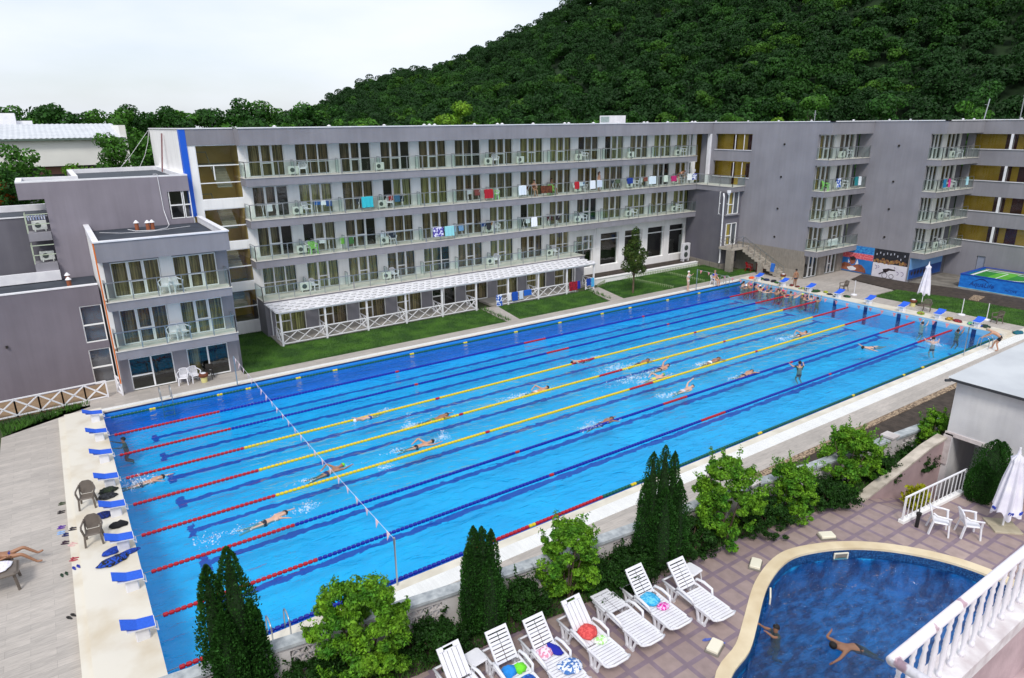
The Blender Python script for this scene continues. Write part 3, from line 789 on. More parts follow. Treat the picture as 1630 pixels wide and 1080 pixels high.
# yellow corridor end and white columns
b = MB(); b.box(53.0,60,12.2,12.3,7.9,12.8); b.box(53.4,53.5,10.9,12.2,7.9,12.8)
part(hotel, 'corridor_wall', b, M_YEL)
b = MB(); b.box(53.35,53.5,10.3,10.5,7.97,12.75); b.box(54.95,55.19,9.12,9.45,7.97,12.75); b.box(53.5,55.19,10.9,12.2,9.0,9.25)
part(hotel, 'corridor_column', b, M_TRIM)
# balcony rails: one run for each pair of rooms
for fi, f in enumerate(F):
    yf = 9.16 if fi else 8.66
    xe = ends[fi]-.05 if fi else 38.5
    npair = 7 if fi else 5
    for k in range(npair):
        x0 = 10.46 if k == 0 else P0+PW*2*k-.38; x1 = P0+PW*2*(k+1)-.42 if k < npair-1 else xe
        pts = [(x0,yf),(x1,yf)]
        if k == 0: pts = [(x0,10.4)]+pts
        railing(hotel, pts, f+.03)
        if k: railing(hotel, [(x0,10.35),(x0,9.85)], f+.03, name='balcony_divider')
        xm = P0+PW*(2*k)+2.37+.38
        railing(hotel, [(xm,10.35),(xm,9.85)], f+.03, name='balcony_divider')
# ground floor rooms behind the pergola
b = MB()
for k in range(10):
    a = 10.8 if k == 0 else 11.1+3.02*(k-1)+2.1; c_ = 11.1+3.02*k if k < 9 else 38.6
    b.box(a, c_, 8.62, 8.8, .1, 2.1)
    part(hotel, 'ground_floor_pier', b, M_GRAY); b = MB()
for k in range(9): window(hotel, 11.1+3.02*k, 8.68, .2, 2.1, 1.9, 'duo', curtain=(k != 4), c=0)
b = MB(); b.box(10.6,25.9,6.1,8.6,.02,.2); b.box(27.4,35.9,6.1,8.6,.02,.2); b.box(35.9,38.7,7.3,8.6,.02,.2)
part(hotel, 'room_terrace_floor', b, mat('terrace concrete','a8a39d','98938c',scale=2))


b = MB(); b.box(38.5,52.4,7.4,7.7,.0,.5); b.box(38.45,52.45,7.35,7.75,.5,.56)
tag(b.build('retaining_ledge', M_WHITE), 'long low white ledge under the tall ground floor windows', 'low wall')

# ---- lower corner block, terrace, stairs ---------------------------------------
corner = thing('corner_block', 'grey two storey corner block with drainpipe and outside stair under a roof terrace', 'building', (54,6,0))
b = MB(); b.prism([(53.75,10.4),(52.9,5.0),(55.18,5.0),(55.18,10.4)], .6, 7.5)
part(corner, 'wall', b, M_GRAYD)
b = MB(); b.prism([(53.72,10.45),(52.86,4.96),(55.17,4.96),(55.17,10.45)], -.05, .62); part(corner, 'stone_base', b, M_STONE)
for q in ((52.35,52.85,3.42,4.0,-.05,2.17),(53.75,54.1,1.0,1.4,-.05,1.3)): part(corner, 'stone_column', MB().box(*q), M_STONE)
b = MB(); b.prism([(53.3,9.09),(53.5,9.09),(52.95,4.5),(55.18,4.7),(55.18,10.4),(53.3,10.4)][0:1]+[(53.1,4.5),(55.18,4.7),(55.18,10.4),(53.3,10.4)], 7.5, F[2])
part(corner, 'terrace_slab', b, M_GRAY)
b = MB(); b.prism([(53.25,9.3),(53.05,4.45),(55.17,4.65),(55.17,9.9)], F[2]+.001, F[2]+.035)
part(corner, 'terrace_floor', b, mat('pale stone edge','d8d4cc'))
railing(corner, [(53.3,9.1),(53.12,4.55),(55.1,4.72)], F[2]+.03, posts=1.2, name='terrace_railing')
window(corner, 53.02-.0, 5.82-.0, 5.4, 1.0, 2.1, 'low', rz=-PI/2+.16, c=0)
window(corner, 53.2, 4.93, 5.4, 1.5, 2.1, 'duo', c=2)
window(corner, 53.2, 4.93, 2.42, 1.5, 2.1, 'duo', c=1)
b = MB()
for q in ((53.15,5.43),(55,5.43)): pass
part(corner, 'window_sill', b.box(53.1,54.85,4.78,4.99,5.28,5.38), M_GRAY); b = MB(); b.beam((52.92,4.75,5.33),(53.1,5.95,5.33),.16,.1)
part(corner, 'window_sill', b, M_GRAY)
for z0 in (5.45,2.47): part(corner, 'yellow_interior', MB().box(53.25,53.75,4.955,4.97,z0,z0+2.0), M_YEL)  # flat yellow panel on the solid wall, added to stand for a yellow interior
b = MB(); b.tube([(52.70,5.15,7.4),(52.62,5.0,7.1),(52.72,4.98,.9),(52.6,4.95,.75)], .07, 8); b.lathe([(.06,0),(.2,.25),(.2,.45)], (52.9,4.7,7.25), 8)
part(corner, 'drainpipe', b, M_TRIM)
st = thing('outdoor_stair', 'concrete outside stair with steel handrail leading down from the corner door', 'stair', (54,2,0))
b = MB(); b.box(52.4,55.17,3.4,4.95,2.18,2.4)
n = 13
for i in range(n):
    y1 = 3.4-i*.355; z1 = 2.4-(i+1)*.17; b.box(54.0,55.17,y1-.355,y1,z1-.32,z1)
part(st, 'steps', b, mat('stair concrete light','b3ab9f','9c948a',scale=2,rough=.85))
b = MB(); ys, zs_ = (3.4,-1.2), (2.4,.2)
for k in range(8):
    t = k/7; y = ys[0]+(ys[1]-ys[0])*t; z = zs_[0]+(zs_[1]-zs_[0])*t; b.beam((54.03,y,z),(54.03,y,z+1.0),.04)
for h in (.3,.55,.98): b.beam((54.03,3.4,2.4+h),(54.03,-1.2,.2+h),.045 if h > .9 else .02)
for q in ((52.45,3.45,54.0,3.45),(52.45,3.45,52.45,4.9)):
    for h in (.35,.65,.98): b.beam((q[0],q[1],2.4+h),(q[2],q[3],2.4+h),.035)
    for t in (0,.5,1): b.beam((q[0]+(q[2]-q[0])*t,q[1]+(q[3]-q[1])*t,2.4),(q[0]+(q[2]-q[0])*t,q[1]+(q[3]-q[1])*t,3.4),.035)
part(st, 'handrail', b, M_STEEL)

# ---- right wing ----------------------------------------------------------------
wing = thing('hotel_wing', 'grey saw-toothed hotel wing with stacked balconies and yellow corridors at the right', 'building', (60,-5,0))
FW = [2.75,5.38,8.0,10.65]
b = MB()
def wall_x(b, x, y0, y1, z0, z1, holes, t=.3):
    """wall in the plane x, with holes (y0,y1,z0,z1) that share no rows"""
    zz = sorted({z0,z1}|{h[2] for h in holes}|{h[3] for h in holes})
    for a, c in zip(zz, zz[1:]):
        hs = sorted([h for h in holes if h[2] <= a+1e-6 and h[3] >= c-1e-6]); y = y0
        for h in hs:
            if h[0] > y+1e-6: b.box(x, x+t, y, h[0], a, c)
            y = h[1]
        if y < y1-1e-6: b.box(x, x+t, y, y1, a, c)
wall_x(b, 55.2, -2.3, 10.4, 2.65, 13.78, [(4.4,8.65,11.3,12.75),(4.4,8.75,8.75,10.22),(5.6,6.6,8.0,8.75)])
wall_x(b, 61.7, -8.4, -2.31, 0, 13.78, [])
wall_x(b, 68.4, -31, -8.41, 0, 13.78, [(-11.75,-8.95,z0,z1) for z0,z1 in ((3.4,4.78),(6.06,7.36),(8.72,10.0),(11.4,12.65))]+[(-31,-11.95,z0,z1) for z0,z1 in ((3.4,4.78),(6.06,7.36),(8.72,10.0),(11.4,12.65))]+[(-11.7,-11.0,.3,2.1)])
part(wing, 'wall', b, M_GRAY)
b = MB(); b.box(55.17,55.2,-2.33,10.4,-.05,2.65); b.box(55.2,55.5,-2.3,10.4,-.05,2.65)
part(wing, 'stone_base', b, M_STONE)
for x0,x1 in ((57.7,58.8),(60.7,61.69)): part(wing, 'stone_column', MB().box(x0,x1,-2.3,-1.9,-.05,2.25), M_STONE)
b = MB(); b.box(56.25,56.35,-2,10.4,7.9,12.8); b.box(69.5,69.6,-31,-8.4,2.9,13)
part(wing, 'corridor_wall', b, M_YEL)
b = MB()
for z in FW: b.box(55.5,56.6,3,9,z-.25,z-.1); b.box(68.7,69.9,-31,-8.7,z-.2,z-.05)
part(wing, 'corridor_floor', b, M_WHITE)
b = MB()
for z in (8.0,10.65): b.box(56.2,56.249,4.7,5.6,z,z+2); b.box(56.2,56.249,6.9,7.3,z,z+2)
for z in FW:
    for y in (-11.9,-13.3,-16.5,-20): b.box(69.45,69.499,y,y+.85,z+.05,z+1.95)
part(wing, 'corridor_door', b, M_DRED)
b = MB()
for z0,z1 in ((3.4,4.78),(6.06,7.36),(8.72,10.0),(11.4,12.65)): part(wing, 'corridor_column', MB().box(68.36,68.55,-11.95,-11.75,z0,z1), M_TRIM)
b = MB()
for z0,z1 in ((3.4,4.78),(6.06,7.36),(8.72,10.0),(11.4,12.65)):
    part(wing, 'window_sill', MB().box(68.33,68.39,-31,-8.9,z0-.05,z0-.005), M_TRIM); part(wing, 'window_bar', MB().box(68.45,68.5,-17.2,-17.1,z0,z1), M_TRIM)
for z in (11.25,8.7):
    part(wing, 'window_sill', MB().box(55.13,55.19,4.35,8.7,z,z+.045), M_TRIM)
    for y in (6.3,5.3): part(wing, 'window_bar', MB().box(55.26,55.3,y,y+.06,z+.05,z+1.45), M_TRIM)

b = MB(); b.box(68.5,68.55,-11.65,-11.05,.35,2.05); part(wing, 'service_door', b, mat('grey blue door','8f96a8',rough=.5))
for x_,y0_,y1_,z0_,z1_ in [(55.33,4.4,8.65,11.3,12.75),(55.33,4.4,8.75,8.75,10.22)]+[(68.6,-31,-8.95,z0,z1) for z0,z1 in ((3.4,4.78),(6.06,7.36),(8.72,10.0),(11.4,12.65))]:
    part(wing, 'corridor_pane', MB().add([(x_,y0_,z0_),(x_,y1_,z0_),(x_,y1_,z1_),(x_,y0_,z1_)],[(0,3,2,1)]), glassmat('clear pane',(.95,.96,.95),ior=1.45))
b = MB(); b.prism([(55.45,24),(55.45,-3.3),(62.0,-3.3),(62.0,-9.4),(68.7,-9.4),(68.7,-30.8),(80,-30.8),(80,24)],13.2,13.3); b.box(61.9,68.3,-8.1,-7.9,0,13); b.box(55.5,61.6,-1.3,-1.2,0,13)
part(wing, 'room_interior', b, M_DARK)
for sx, (X0, X1, YW) in enumerate(((55.2,61.7,-2.3),(61.7,68.4,-8.4))):
    yf = YW-1.18
    b = MB(); b.prism([(X0,YW),(X0,yf),(X1+.0,yf),(X1,YW)], 12.75, 13.78)
    for f in FW: b.prism([(X0,YW+.0),(X0,yf),(X1-.003,yf),(X1-.003,YW)], f-.48, f)
    part(wing, 'fascia', b, M_GRAY)
    b = MB()
    for f in FW: b.box(X0-.03,X1-.01,yf-.04,YW-.003,f+.001,f+.03)
    part(wing, 'slab_edge', b, mat('pale stone edge','d8d4cc'))
    xw = [(X0+.5,X0+2.8),(X0+3.6,X0+5.95)] if sx == 0 else [(X0+.4,X0+2.5),(X0+3.25,X0+5.6)]
    b = MB()
    for f in FW:
        for a, c in ((X0+.303,xw[0][0]),(xw[0][1],xw[1][0]),(xw[1][1],xw[1][1]+.15)): b.box(a, c, YW+.1, YW+.4, f, f+2.05)
        b.box(X0+.303,X1,YW+.1,YW+.4,f+2.05,f+2.26)
    part(wing, 'balcony_wall', b, M_WHITE)
    b = MB()
    for f in FW: b.box(xw[1][1]+.15,X1-.002,YW+.1,YW+.4,f,f+2.05)
    if sx: b.box(X0+.302,X1-.002,YW+.02,YW+.3,0,2.27)
    part(wing, 'balcony_end_wall', b, M_GRAYD)
    for fi, f in enumerate(FW):
        for k in (0,1): window(wing, xw[k][0], YW+.2, f+.02, xw[k][1]-xw[k][0], 2.05, 'tri')
        railing(wing, [(X0+.05,YW),(X0+.05,yf+.06),(X1-.05,yf+.06)], f+.03, posts=1.0)
for x0,x1 in ((55.7,57.7),(58.8,60.7)): window(wing, x0, -2.1, .1, x1-x0, 2.15, 'tri', curtain=False)
b = MB(); b.box(55.16,75,-2.31,24,13.781,13.84) if 0 else None
for q in (((55.17,10.4),(55.17,-3.52)),((55.17,-3.52),(61.7,-3.52)),((61.67,-3.52),(61.67,-9.62)),((61.67,-9.62),(68.4,-9.62)),((68.37,-9.62),(68.37,-31))):
    (x0,y0),(x1,y1) = q; b.box(min(x0,x1)-.03,max(x0,x1)+.3,min(y0,y1)-.03,max(y0,y1)+.3,13.782,13.85)
part(wing, 'roof_coping', b, M_TRIM)
b = MB()
for y,zz in ((.9,(11.9,9.05,6.2,3.6)),): 
    for z in zz: b.tube([(55.19,y,z),(55.12,y,z)],.09,8)
for z in (11.75,8.7,6.3,3.8): b.tube([(61.69,-5.9,z),(61.62,-5.9,z)],.09,8)
part(wing, 'round_vent', b, M_DARK)
b = MB()
for i in range(26):
    y = 10-i*.5 if i < 24 else 0
for (x,y) in [(55.3,9.3),(55.3,5.5),(55.3,2.2),(55.4,-1.0),(58,-3.3),(61.8,-4.4),(61.8,-6.2),(64,-9.4),(66,-9.4),(68.5,-12)]: b.lathe([(.08,0),(.08,.06),(.13,.07),(.02,.12)],(x+.5,y,13.84),8)
part(wing, 'roof_vents', b, M_TRIM)
for x,y,h in ((61.0,2.0,1.2),(70.5,-8.5,2.0),(75.5,-9.5,3.0)):
    b = MB(); b.tube([(x,y,13.3),(x+ (.5 if h == 2 else 0),y,13.6+h)],.045,6); b.beam((x-.25,y,13.5+h*.8),(x+.25,y,13.5+h*.8),.03)
    part(wing, 'roof_mast', b, M_STEEL)

# ---- three storey annex at the left ----------------------------------------------
ann = thing('annex_block', 'grey three storey annex with glass balconies and an orange corner strip', 'building', (4,4,0))
b = MB(); b.box(1.15,7.53,2.2,3.05,7.42,8.43); b.box(1.2,7.27,2.0,3.05,4.9,5.35); b.box(1.2,7.27,2.0,3.05,2.25,2.7)
X = [1.7,4.02,4.65,6.87]
for f in (2.7,5.35):
    b.box(1.3,X[0],3.1,3.3,f,f+2.2); b.box(X[3],7.27,3.1,3.3,f,f+2.2)
    b.box(1.3,7.27,3.15,3.3,f+1.95,f+2.2) if f < 5 else b.box(1.3,7.27,3.15,3.3,f+1.85,f+2.07)
G = [1.68,3.86,4.58,6.77]
b.box(1.2,G[0],2.8,3.05,.1,2.25); b.box(G[1],G[2],2.8,3.05,.1,2.25); b.box(G[3],7.3,2.8,3.05,.1,2.25); b.box(G[0],G[1],2.82,3.05,2.0,2.25); b.box(G[2],G[3],2.82,3.05,2.0,2.25)
b.box(7.27,7.5,3.1,9.85,0,8.1)
part(ann, 'wall', b, M_GRAY)
b = MB(); b.box(1.17,1.4,3.06,9.85,0,8.1); b.box(X[1],X[2],3.1,3.3,2.7,4.88); b.box(X[1],X[2],3.1,3.3,5.35,7.42)
part(ann, 'white_wall', b, M_WHITE)
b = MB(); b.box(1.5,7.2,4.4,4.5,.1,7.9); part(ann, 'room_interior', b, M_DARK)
b = MB(); b.box(1.09,1.145,2.22,2.62,.9,8.42); part(ann, 'orange_strip', b, mat('orange strip','e0762a',rough=.6))
for f,h in ((2.7,1.93),(5.35,1.84)): window(ann,X[0],3.18,f+.02,2.3,h,'tri',c=0); window(ann,X[2],3.18,f+.02,2.22,h,'tri',c=3)
window(ann,G[0],2.9,.18,2.18,1.82,'duo',curtain=False); window(ann,G[2],2.9,.18,2.19,1.82,'duo2',c=4)
b = MB(); b.box(1.2,7.45,2.5,9.8,8.0,8.1); part(ann,'roof',b,M_ROOF)
b = MB(); b.box(1.1,7.58,2.15,2.42,8.431,8.5); b.box(1.1,1.38,2.42,9.88,8.431,8.5); b.box(7.3,7.58,2.42,9.88,8.431,8.5)
for (x0,x1) in ((1.15,1.35),(7.33,7.53)): b.box(x0,x1,2.45,9.86,7.9,8.43)
part(ann,'parapet_coping',b,M_TRIM)
b = MB(); b.box(1.15,7.32,1.96,2.2,5.351,5.39); b.box(1.15,7.32,1.96,2.2,2.701,2.74); b.box(1.15,7.3,2.2,3.1,5.351,5.37); b.box(1.15,7.3,2.2,3.1,2.701,2.72)
part(ann,'slab_edge',b,mat('pale stone edge','d8d4cc'))
for f in (2.7,5.35): railing(ann,[(1.25,3.05),(1.25,2.06),(7.22,2.06),(7.22,3.05)],f+.03,posts=1.1)

# ---- tall annex -----------------------------------------------------------------
tall = thing('tall_annex', 'tall plain grey-lilac annex with a cantilevered upper corner and an L-shaped parapet roof', 'building', (3,12,0))
OUT = [(-1.7,9.9),(7.14,9.9),(7.14,21.8),(1.15,21.3),(1.15,13.4),(-1.7,13.8)]
b = MB(); b.prism([(-.5,9.9),(5.85,9.9),(5.85,21.7),(1.2,21.3),(1.2,13.4),(-.5,13.5)],0,10.099); b.box(5.851,7.13,9.9,10.2,0,8.4)
b.prism(OUT,10.1,10.8) if 0 else None
n_ = len(OUT); IN = [(-1.4,10.2),(6.84,10.2),(6.84,21.5),(1.45,21.0),(1.45,13.1),(-1.4,13.5)]
ring(b, OUT, OUT, 10.1, 11.02); b.add([(-1.7,9.9,10.1),(-.5,9.9,10.1),(-.5,13.5,10.1),(-1.7,13.8,10.1)],[(0,3,2,1)])
part(tall,'wall',b,mat('lilac grey render','918b95','88828c',scale=.4,rough=.9,bump=.25,bscale=45))
b = MB(); ring(b, OUT, IN, 11.1, 11.1); ring(b, IN, IN, 11.1, 10.8); ring(b,OUT,OUT,11.021,11.1)
part(tall,'parapet_coping',b,M_TRIM)
b = MB(); b.prism(IN,10.7,10.82); part(tall,'roof',b,M_ROOF)
window(tall,5.9,10.0,8.43,.78,1.72,'low',curtain=False); window(tall,6.72,10.0,8.43,.42,1.72,'low',curtain=False)
for z in (7.8,6.05):
    b = MB(); b.box(-1.62,-.52,9.6,10.9,z,z+.45)
    part(tall,'side_balcony',b,M_GRAY)
    b = MB()
    for h in (.95,1.5): b.beam((-1.6,9.62,z+h),(-.5,9.62,z+h),.045); b.beam((-1.6,9.62,z+h),(-1.6,10.9,z+h),.045)
    b.beam((-1.6,9.62,z+.45),(-1.6,9.62,z+1.5),.045); b.beam((-1.6,10.9,z+.45),(-1.6,10.9,z+1.5),.045)
    part(tall,'side_rail',b,mat('pale green rail','b9c4ae',rough=.5))

streaks(MATS['lilac grey render'])
# ---- low annex and the one behind -----------------------------------------------
low = thing('low_annex', 'plain dark grey two storey annex with bitumen roof behind the crossed white fence', 'building', (-4,7,0))
b = MB(); wins = [(0.0,1.05,2.57,4.66),(0.0,1.05,.12,2.16)]
b.box(-14,0,5.3,5.6,0,5.75); b.box(0,1.08,5.3,5.6,4.66,5.75); b.box(0,1.08,5.3,5.6,2.16,2.57); b.box(0,1.08,5.3,5.6,0,.12); b.box(-14,1.08,5.6,9.6,0,5.35)
part(low,'wall',b,mat('lilac grey render dark','7c7680','736d77',scale=.4,rough=.9,bump=.25,bscale=45))
b = MB(); b.box(-14,1.08,5.27,5.5,5.751,5.82); b.box(-14,-.5,9.4,9.65,5.5,6.05); part(low,'parapet_coping',b,M_TRIM)
b = MB(); b.box(-14,1.1,5.5,9.88,5.36,5.45); part(low,'roof',b,M_ROOF)
for x0,x1,z0,z1 in wins: window(low,x0,5.38,z0,x1-x0,z1-z0,'low',curtain=False)
b = MB(); b.box(-3.55,-3.45,5.18,5.3,3.0,3.12); part(low,'wall_lamp',b,M_DARK)
back = thing('rear_annex', 'dark grey annex with white roof edges behind the low annex at the far left', 'building', (-6,12,0))
b = MB(); b.box(-16,-.52,11.2,15,0,9.0); part(back,'wall',b,M_GRAYD)
b = MB(); b.box(-16,-.52,11.15,11.3,9.0,9.06); b.box(-16,-.52,14.7,15.0,9.0,9.4); part(back,'parapet_coping',b,M_TRIM)
b = MB(); b.box(-16,-.6,11.3,14.7,9.001,9.03); part(back,'roof',b,M_ROOF)

streaks(MATS['lilac grey render dark'])
# ---- pale industrial building far left --------------------------------------------
hall = thing('pale_hall', 'pale hall with ribbed light metal roof beyond the annexes at the far left', 'building', (-6,40,0))
b = MB(); b.box(-30,6.4,35,50,10.75,12.95); b.box(6.1,6.6,34.8,50,5,14.1); part(hall,'wall',b,mat('hall wall','efede6','e2e0da',scale=.3,rough=.8))
b = MB(); b.box(-30,6.0,36.5,50,0,10.75); part(hall,'lower_wall',b,mat('hall lower wall','6d6f70','55585a',scale=1,rough=.9))
b = MB(); n=90
vs=[]
for i in range(n*2+1):
    x=-30+36.4*i/(n*2); dz=.05*(i%2); vs+=[(x,34.6,13.05+dz),(x,44,14.25+dz)]
b.add(vs,[(2*i,2*i+2,2*i+3,2*i+1) for i in range(n*2)])
b.add([(-30,44,14.25),(6.4,44,14.25),(6.4,50,13.3),(-30,50,13.3)],[(0,1,2,3)])
part(hall,'roof',b,mat('ribbed roof','cfd2d6','c2c5ca',scale=1,rough=.5))
b = MB(); b.box(-30,6.5,34.5,34.7,12.9,13.05); part(hall,'gutter',b,mat('dark green gutter','5f6f66',rough=.5))
b = MB(); b.box(-8,-1.5,46,50,13,15.3); b.box(-1.5,-.2,46.5,50,13,14.6); part(hall,'roof_box',b,M_TRIM)
b = MB(); b.box(-.5,2.2,36.4,36.45,10.0,10.6); part(hall,'sign_board',b,mat('faded red board','b08078',rough=.8))

# ---- pergola ----------------------------------------------------------------------
perg = thing('pergola', 'long white slatted pergola along the ground floor rooms', 'pergola', (24,6,0))
PX = [10.75+2.97*k for k in range(10)]
b = MB()
for x in PX:
    b.box(x-.06,x+.06,5.94,6.06,.1,2.3); b.box(x-.05,x+.05,6.06,8.6,2.28,2.38)
b.box(PX[0]-.06,PX[-1]+.1,5.9,6.02,2.3,2.42); b.box(PX[0]-.06,PX[-1]+.1,8.45,8.58,2.3,2.42)
b.box(PX[0]+.03,PX[0]+.1,8.45,8.55,.1,2.3); b.box(PX[-1]-.1,PX[-1],8.45,8.55,.1,2.3)
part(perg,'frame',b,M_TRIM)
b = MB(); y = 5.7
x = PX[0]-.25
for j in range(9):
    y = 5.75+j*.34; b.box(PX[0]-.3,PX[-1]+.2,y,y+.11,2.425,2.47)
part(perg,'long_slats',b,M_TRIM)
b = MB(); i = 0
while x < PX[-1]+.1:
    # alternating short panels that leave diamond shaped gaps
    for j in range(8):
        if (i+j) % 3: b.box(x, x+.34, 5.86+j*.34, 6.09+j*.34, 2.471, 2.49)
    x += .36; i += 1
part(perg,'lath_panels',b,M_TRIM)

def xrail(b, p, q, n, h=.85, z=.2, t=.05):
    p, q = Vector(p), Vector(q)
    b.beam(p+Vector((0,0,z+h)), q+Vector((0,0,z+h)), .07, .06); b.beam(p+Vector((0,0,z+.08)), q+Vector((0,0,z+.08)), .06, .06)
    for k in range(n+1):
        a = p+(q-p)*(k/n)
        if k in (0,n): b.beam(a+Vector((0,0,z)), a+Vector((0,0,z+h)), .07)
        if k < n:
            c = p+(q-p)*((k+1)/n)
            b.beam(a+Vector((0,0,z+.1)), c+Vector((0,0,z+h-.03)), t, t*.8); b.beam(a+Vector((0,0,z+h-.03)), c+Vector((0,0,z+.1)), t, t*.7)
for k in (0,1,2,3,4,6,7,8):
    a, c = PX[k], PX[k+1]
    b = MB()
    if k == 6: a -= 1.0
    if k == 8: c = a+.95
    xrail(b, (a,5.98,0), (c,5.98,0), 3 if k != 8 else 1)
    lab = {0:'crossed white balustrade at the near left end of the pergola',1:'crossed white balustrade between the second and third pergola posts',2:'crossed white balustrade between the third and fourth pergola posts',
           3:'crossed white balustrade between the fourth and fifth pergola posts',4:'crossed white balustrade just left of the path through the pergola',6:'crossed white balustrade hung with blue and white towels',
           7:'crossed white balustrade behind the second lawn, right of the blue towels',8:'short crossed white balustrade with the red towel'}[k]
    tag(b.build('balustrade', M_TRIM), lab, 'balustrade', 'crossed balustrades of the pergola')
for k in (0,1,2,3,4,5,7,9):
    b = MB(); xrail(b, (PX[k]+.04,6.05,0), (PX[k]+.04,7.5,0), 2)
    tag(b.build('divider_rail', M_TRIM), 'crossed white divider rail at the %s pergola post from the left' % ORD[k], 'divider', 'room dividers under the pergola')
b = MB(); xrail(b, (36.6,6.0,0), (PX[9],6.0,0), 1)
tag(b.build('balustrade', M_TRIM), 'short crossed white balustrade at the far right end of the pergola', 'balustrade', 'crossed balustrades of the pergola')
b = MB(); n_f = 12
for k in range(n_f):
    a = Vector((.45-1.0*k, 2.72-.06*k, 0)); c = Vector((.45-1.0*(k+1), 2.72-.06*(k+1), 0)); xrail(b, a, c, 1, h=.95, z=.12, t=.08)
tag(b.build('crossed_fence', M_TRIM), 'long white crossed timber fence in front of the low grey annex', 'fence')
b = MB(); xrail(b, (.95,3.3,0),(1.12,2.5,0),1,h=.95,z=.12,t=.07)
tag(b.build('crossed_gate', M_TRIM), 'short white fence panel standing edge-on at the foot of the orange strip', 'gate')
# ================================================================ POOL EQUIPMENT
M_RED = mat('red float','b01223',rough=.35); M_BLUE = mat('blue float','10219a',rough=.35); M_YELLOW = mat('yellow float','dcc21a',rough=.4); M_GREENF = mat('green float','0d5a4a',rough=.4)
COLS = {'red_floats':M_RED,'blue_floats':M_BLUE,'yellow_floats':M_YELLOW,'green_floats':M_GREENF}
def rope_piece(b, x0, x1, y, r=.068, pitch=.17):
    n = max(1, int(round((x1-x0)/pitch))); d = (x1-x0)/n; prof = []
    for i in range(n):
        a = x0+i*d; prof += [(a+.02*d,r*.45),(a+.12*d,r),(a+.80*d,r),(a+.92*d,r*.45)]
    b.tube([(p[0],y,.012) for p in prof],[p[1] for p in prof],7)
def rope(y, segs, label):
    t = thing('lane_rope', label, 'lane rope', (25,y,0), group='floating lane ropes')
    for x0, x1, c in segs: b = MB(); rope_piece(b, x0, x1, y); part(t, c, b, COLS[c])
    b = MB(); b.tube([(0,y,.05),(25,y,.012),(50,y,.05)],.012,5); part(t,'cable',b,M_STEEL)
def std(mid): return [(.25,5,'red_floats'),(5,14.8,mid),(14.8,15.05,'red_floats'),(15.05,24.1,mid),(24.1,25.9,'red_floats'),(25.9,34.95,mid),(34.95,35.2,'red_floats'),(35.2,45,mid),(45,49.75,'red_floats')]
names = ['nearest the pergola lawns','next to the one by the pergola lawns','','','','second from the near kerb','closest to the near kerb']
LAB = {1:'blue lane rope with red ends, farthest of the blue ropes from the near kerb',2:'blue lane rope with red ends between the farthest blue rope and the yellow ropes',3:'yellow lane rope with red ends, the one farthest from the near kerb',
       4:'middle yellow lane rope with red ends, on the centre line of the pool',5:'yellow lane rope with red ends, the one nearest the near kerb',6:'blue lane rope with red ends just on the near side of the yellow ropes',7:'blue lane rope with red ends, nearest to the near kerb'}
for k in range(1,8): rope(-2.5*k, std('yellow_floats' if k in (3,4,5) else 'blue_floats'), LAB[k])
seg = []; x = .3
for m_ in (2.2,5.5,7,9.8,12,17.06,21,25.1,29,33.1,36,40.2,44): seg += [(x,m_-.15,'green_floats'),(m_-.15,m_+.15,'yellow_floats')]; x = m_+.15
rope(-.10, seg+[(x,49.7,'green_floats')], 'thin dark green rope with yellow marks along the far pool edge')
rope(-20.02, [(.3,2.0,'red_floats'),(2.0,9.7,'blue_floats'),(9.7,11.95,'red_floats'),(11.95,12.25,'yellow_floats'),(12.25,15.5,'red_floats'),(15.5,17.0,'green_floats'),(17.0,17.3,'yellow_floats'),(17.3,25.1,'green_floats'),(25.1,25.4,'yellow_floats'),(25.4,33.0,'green_floats'),(33.0,33.25,'yellow_floats'),(33.25,38.2,'green_floats'),(38.2,38.45,'yellow_floats'),(38.45,40.3,'green_floats'),(40.3,40.6,'yellow_floats'),(40.6,49.7,'green_floats')],
     'mixed blue, red and green rope with yellow marks along the near kerb')

M_BTOP = mat('blue block top','2262dc','1c58ce',scale=20,rough=.6)
def block_proto():
    t = thing('starting_block','white starting block with blue non-slip top','starting block',(0,0,0),group='starting blocks')
    b = MB(); b.rbox(-.50,-.14,-.16,.16,0,.38,.03); b.add([(-.68,-.26,.455),(0.02,-.26,.37),(0.02,.26,.37),(-.68,.26,.455),(-.68,-.26,.485),(0.02,-.26,.40),(0.02,.26,.40),(-.68,.26,.485)],[(0,3,2,1),(0,1,5,4),(1,2,6,5),(2,3,7,6),(3,0,4,7),(4,5,6,7)])
    b.tube([(-.02,-.2,.3),(.06,-.2,.2),(.06,.2,.2),(-.02,.2,.3)],.018,6)
    b.build('pedestal',M_PLAS,t)
    b = MB(); b.add([(-.42,-.25,.468),(0.0,-.25,.409),(0.0,.25,.409),(-.42,.25,.468),(-.80,-.25,.64),(-.80,.25,.64)],[(0,1,2,3),(4,0,3,5)])
    b.add([(-.42,-.25,.455),(-.80,-.25,.62),(-.80,.25,.62),(-.42,.25,.455)],[(0,1,2,3)])
    b.build('top_pad',M_BTOP,t); return t
blk = block_proto()
for k in range(8):
    o = blk if k == 0 else copy_tree(blk)
    o.location = (-.02,-1.25-2.5*k,.44); o['label'] = 'white starting block with blue top at the near end, %s from the annex' % ORD[k]
for k in range(8):
    copy_tree(blk,(50.05,-1.25-2.5*k,.44),PI,'white starting block with blue top at the far end, %s from the stair' % ORD[k])

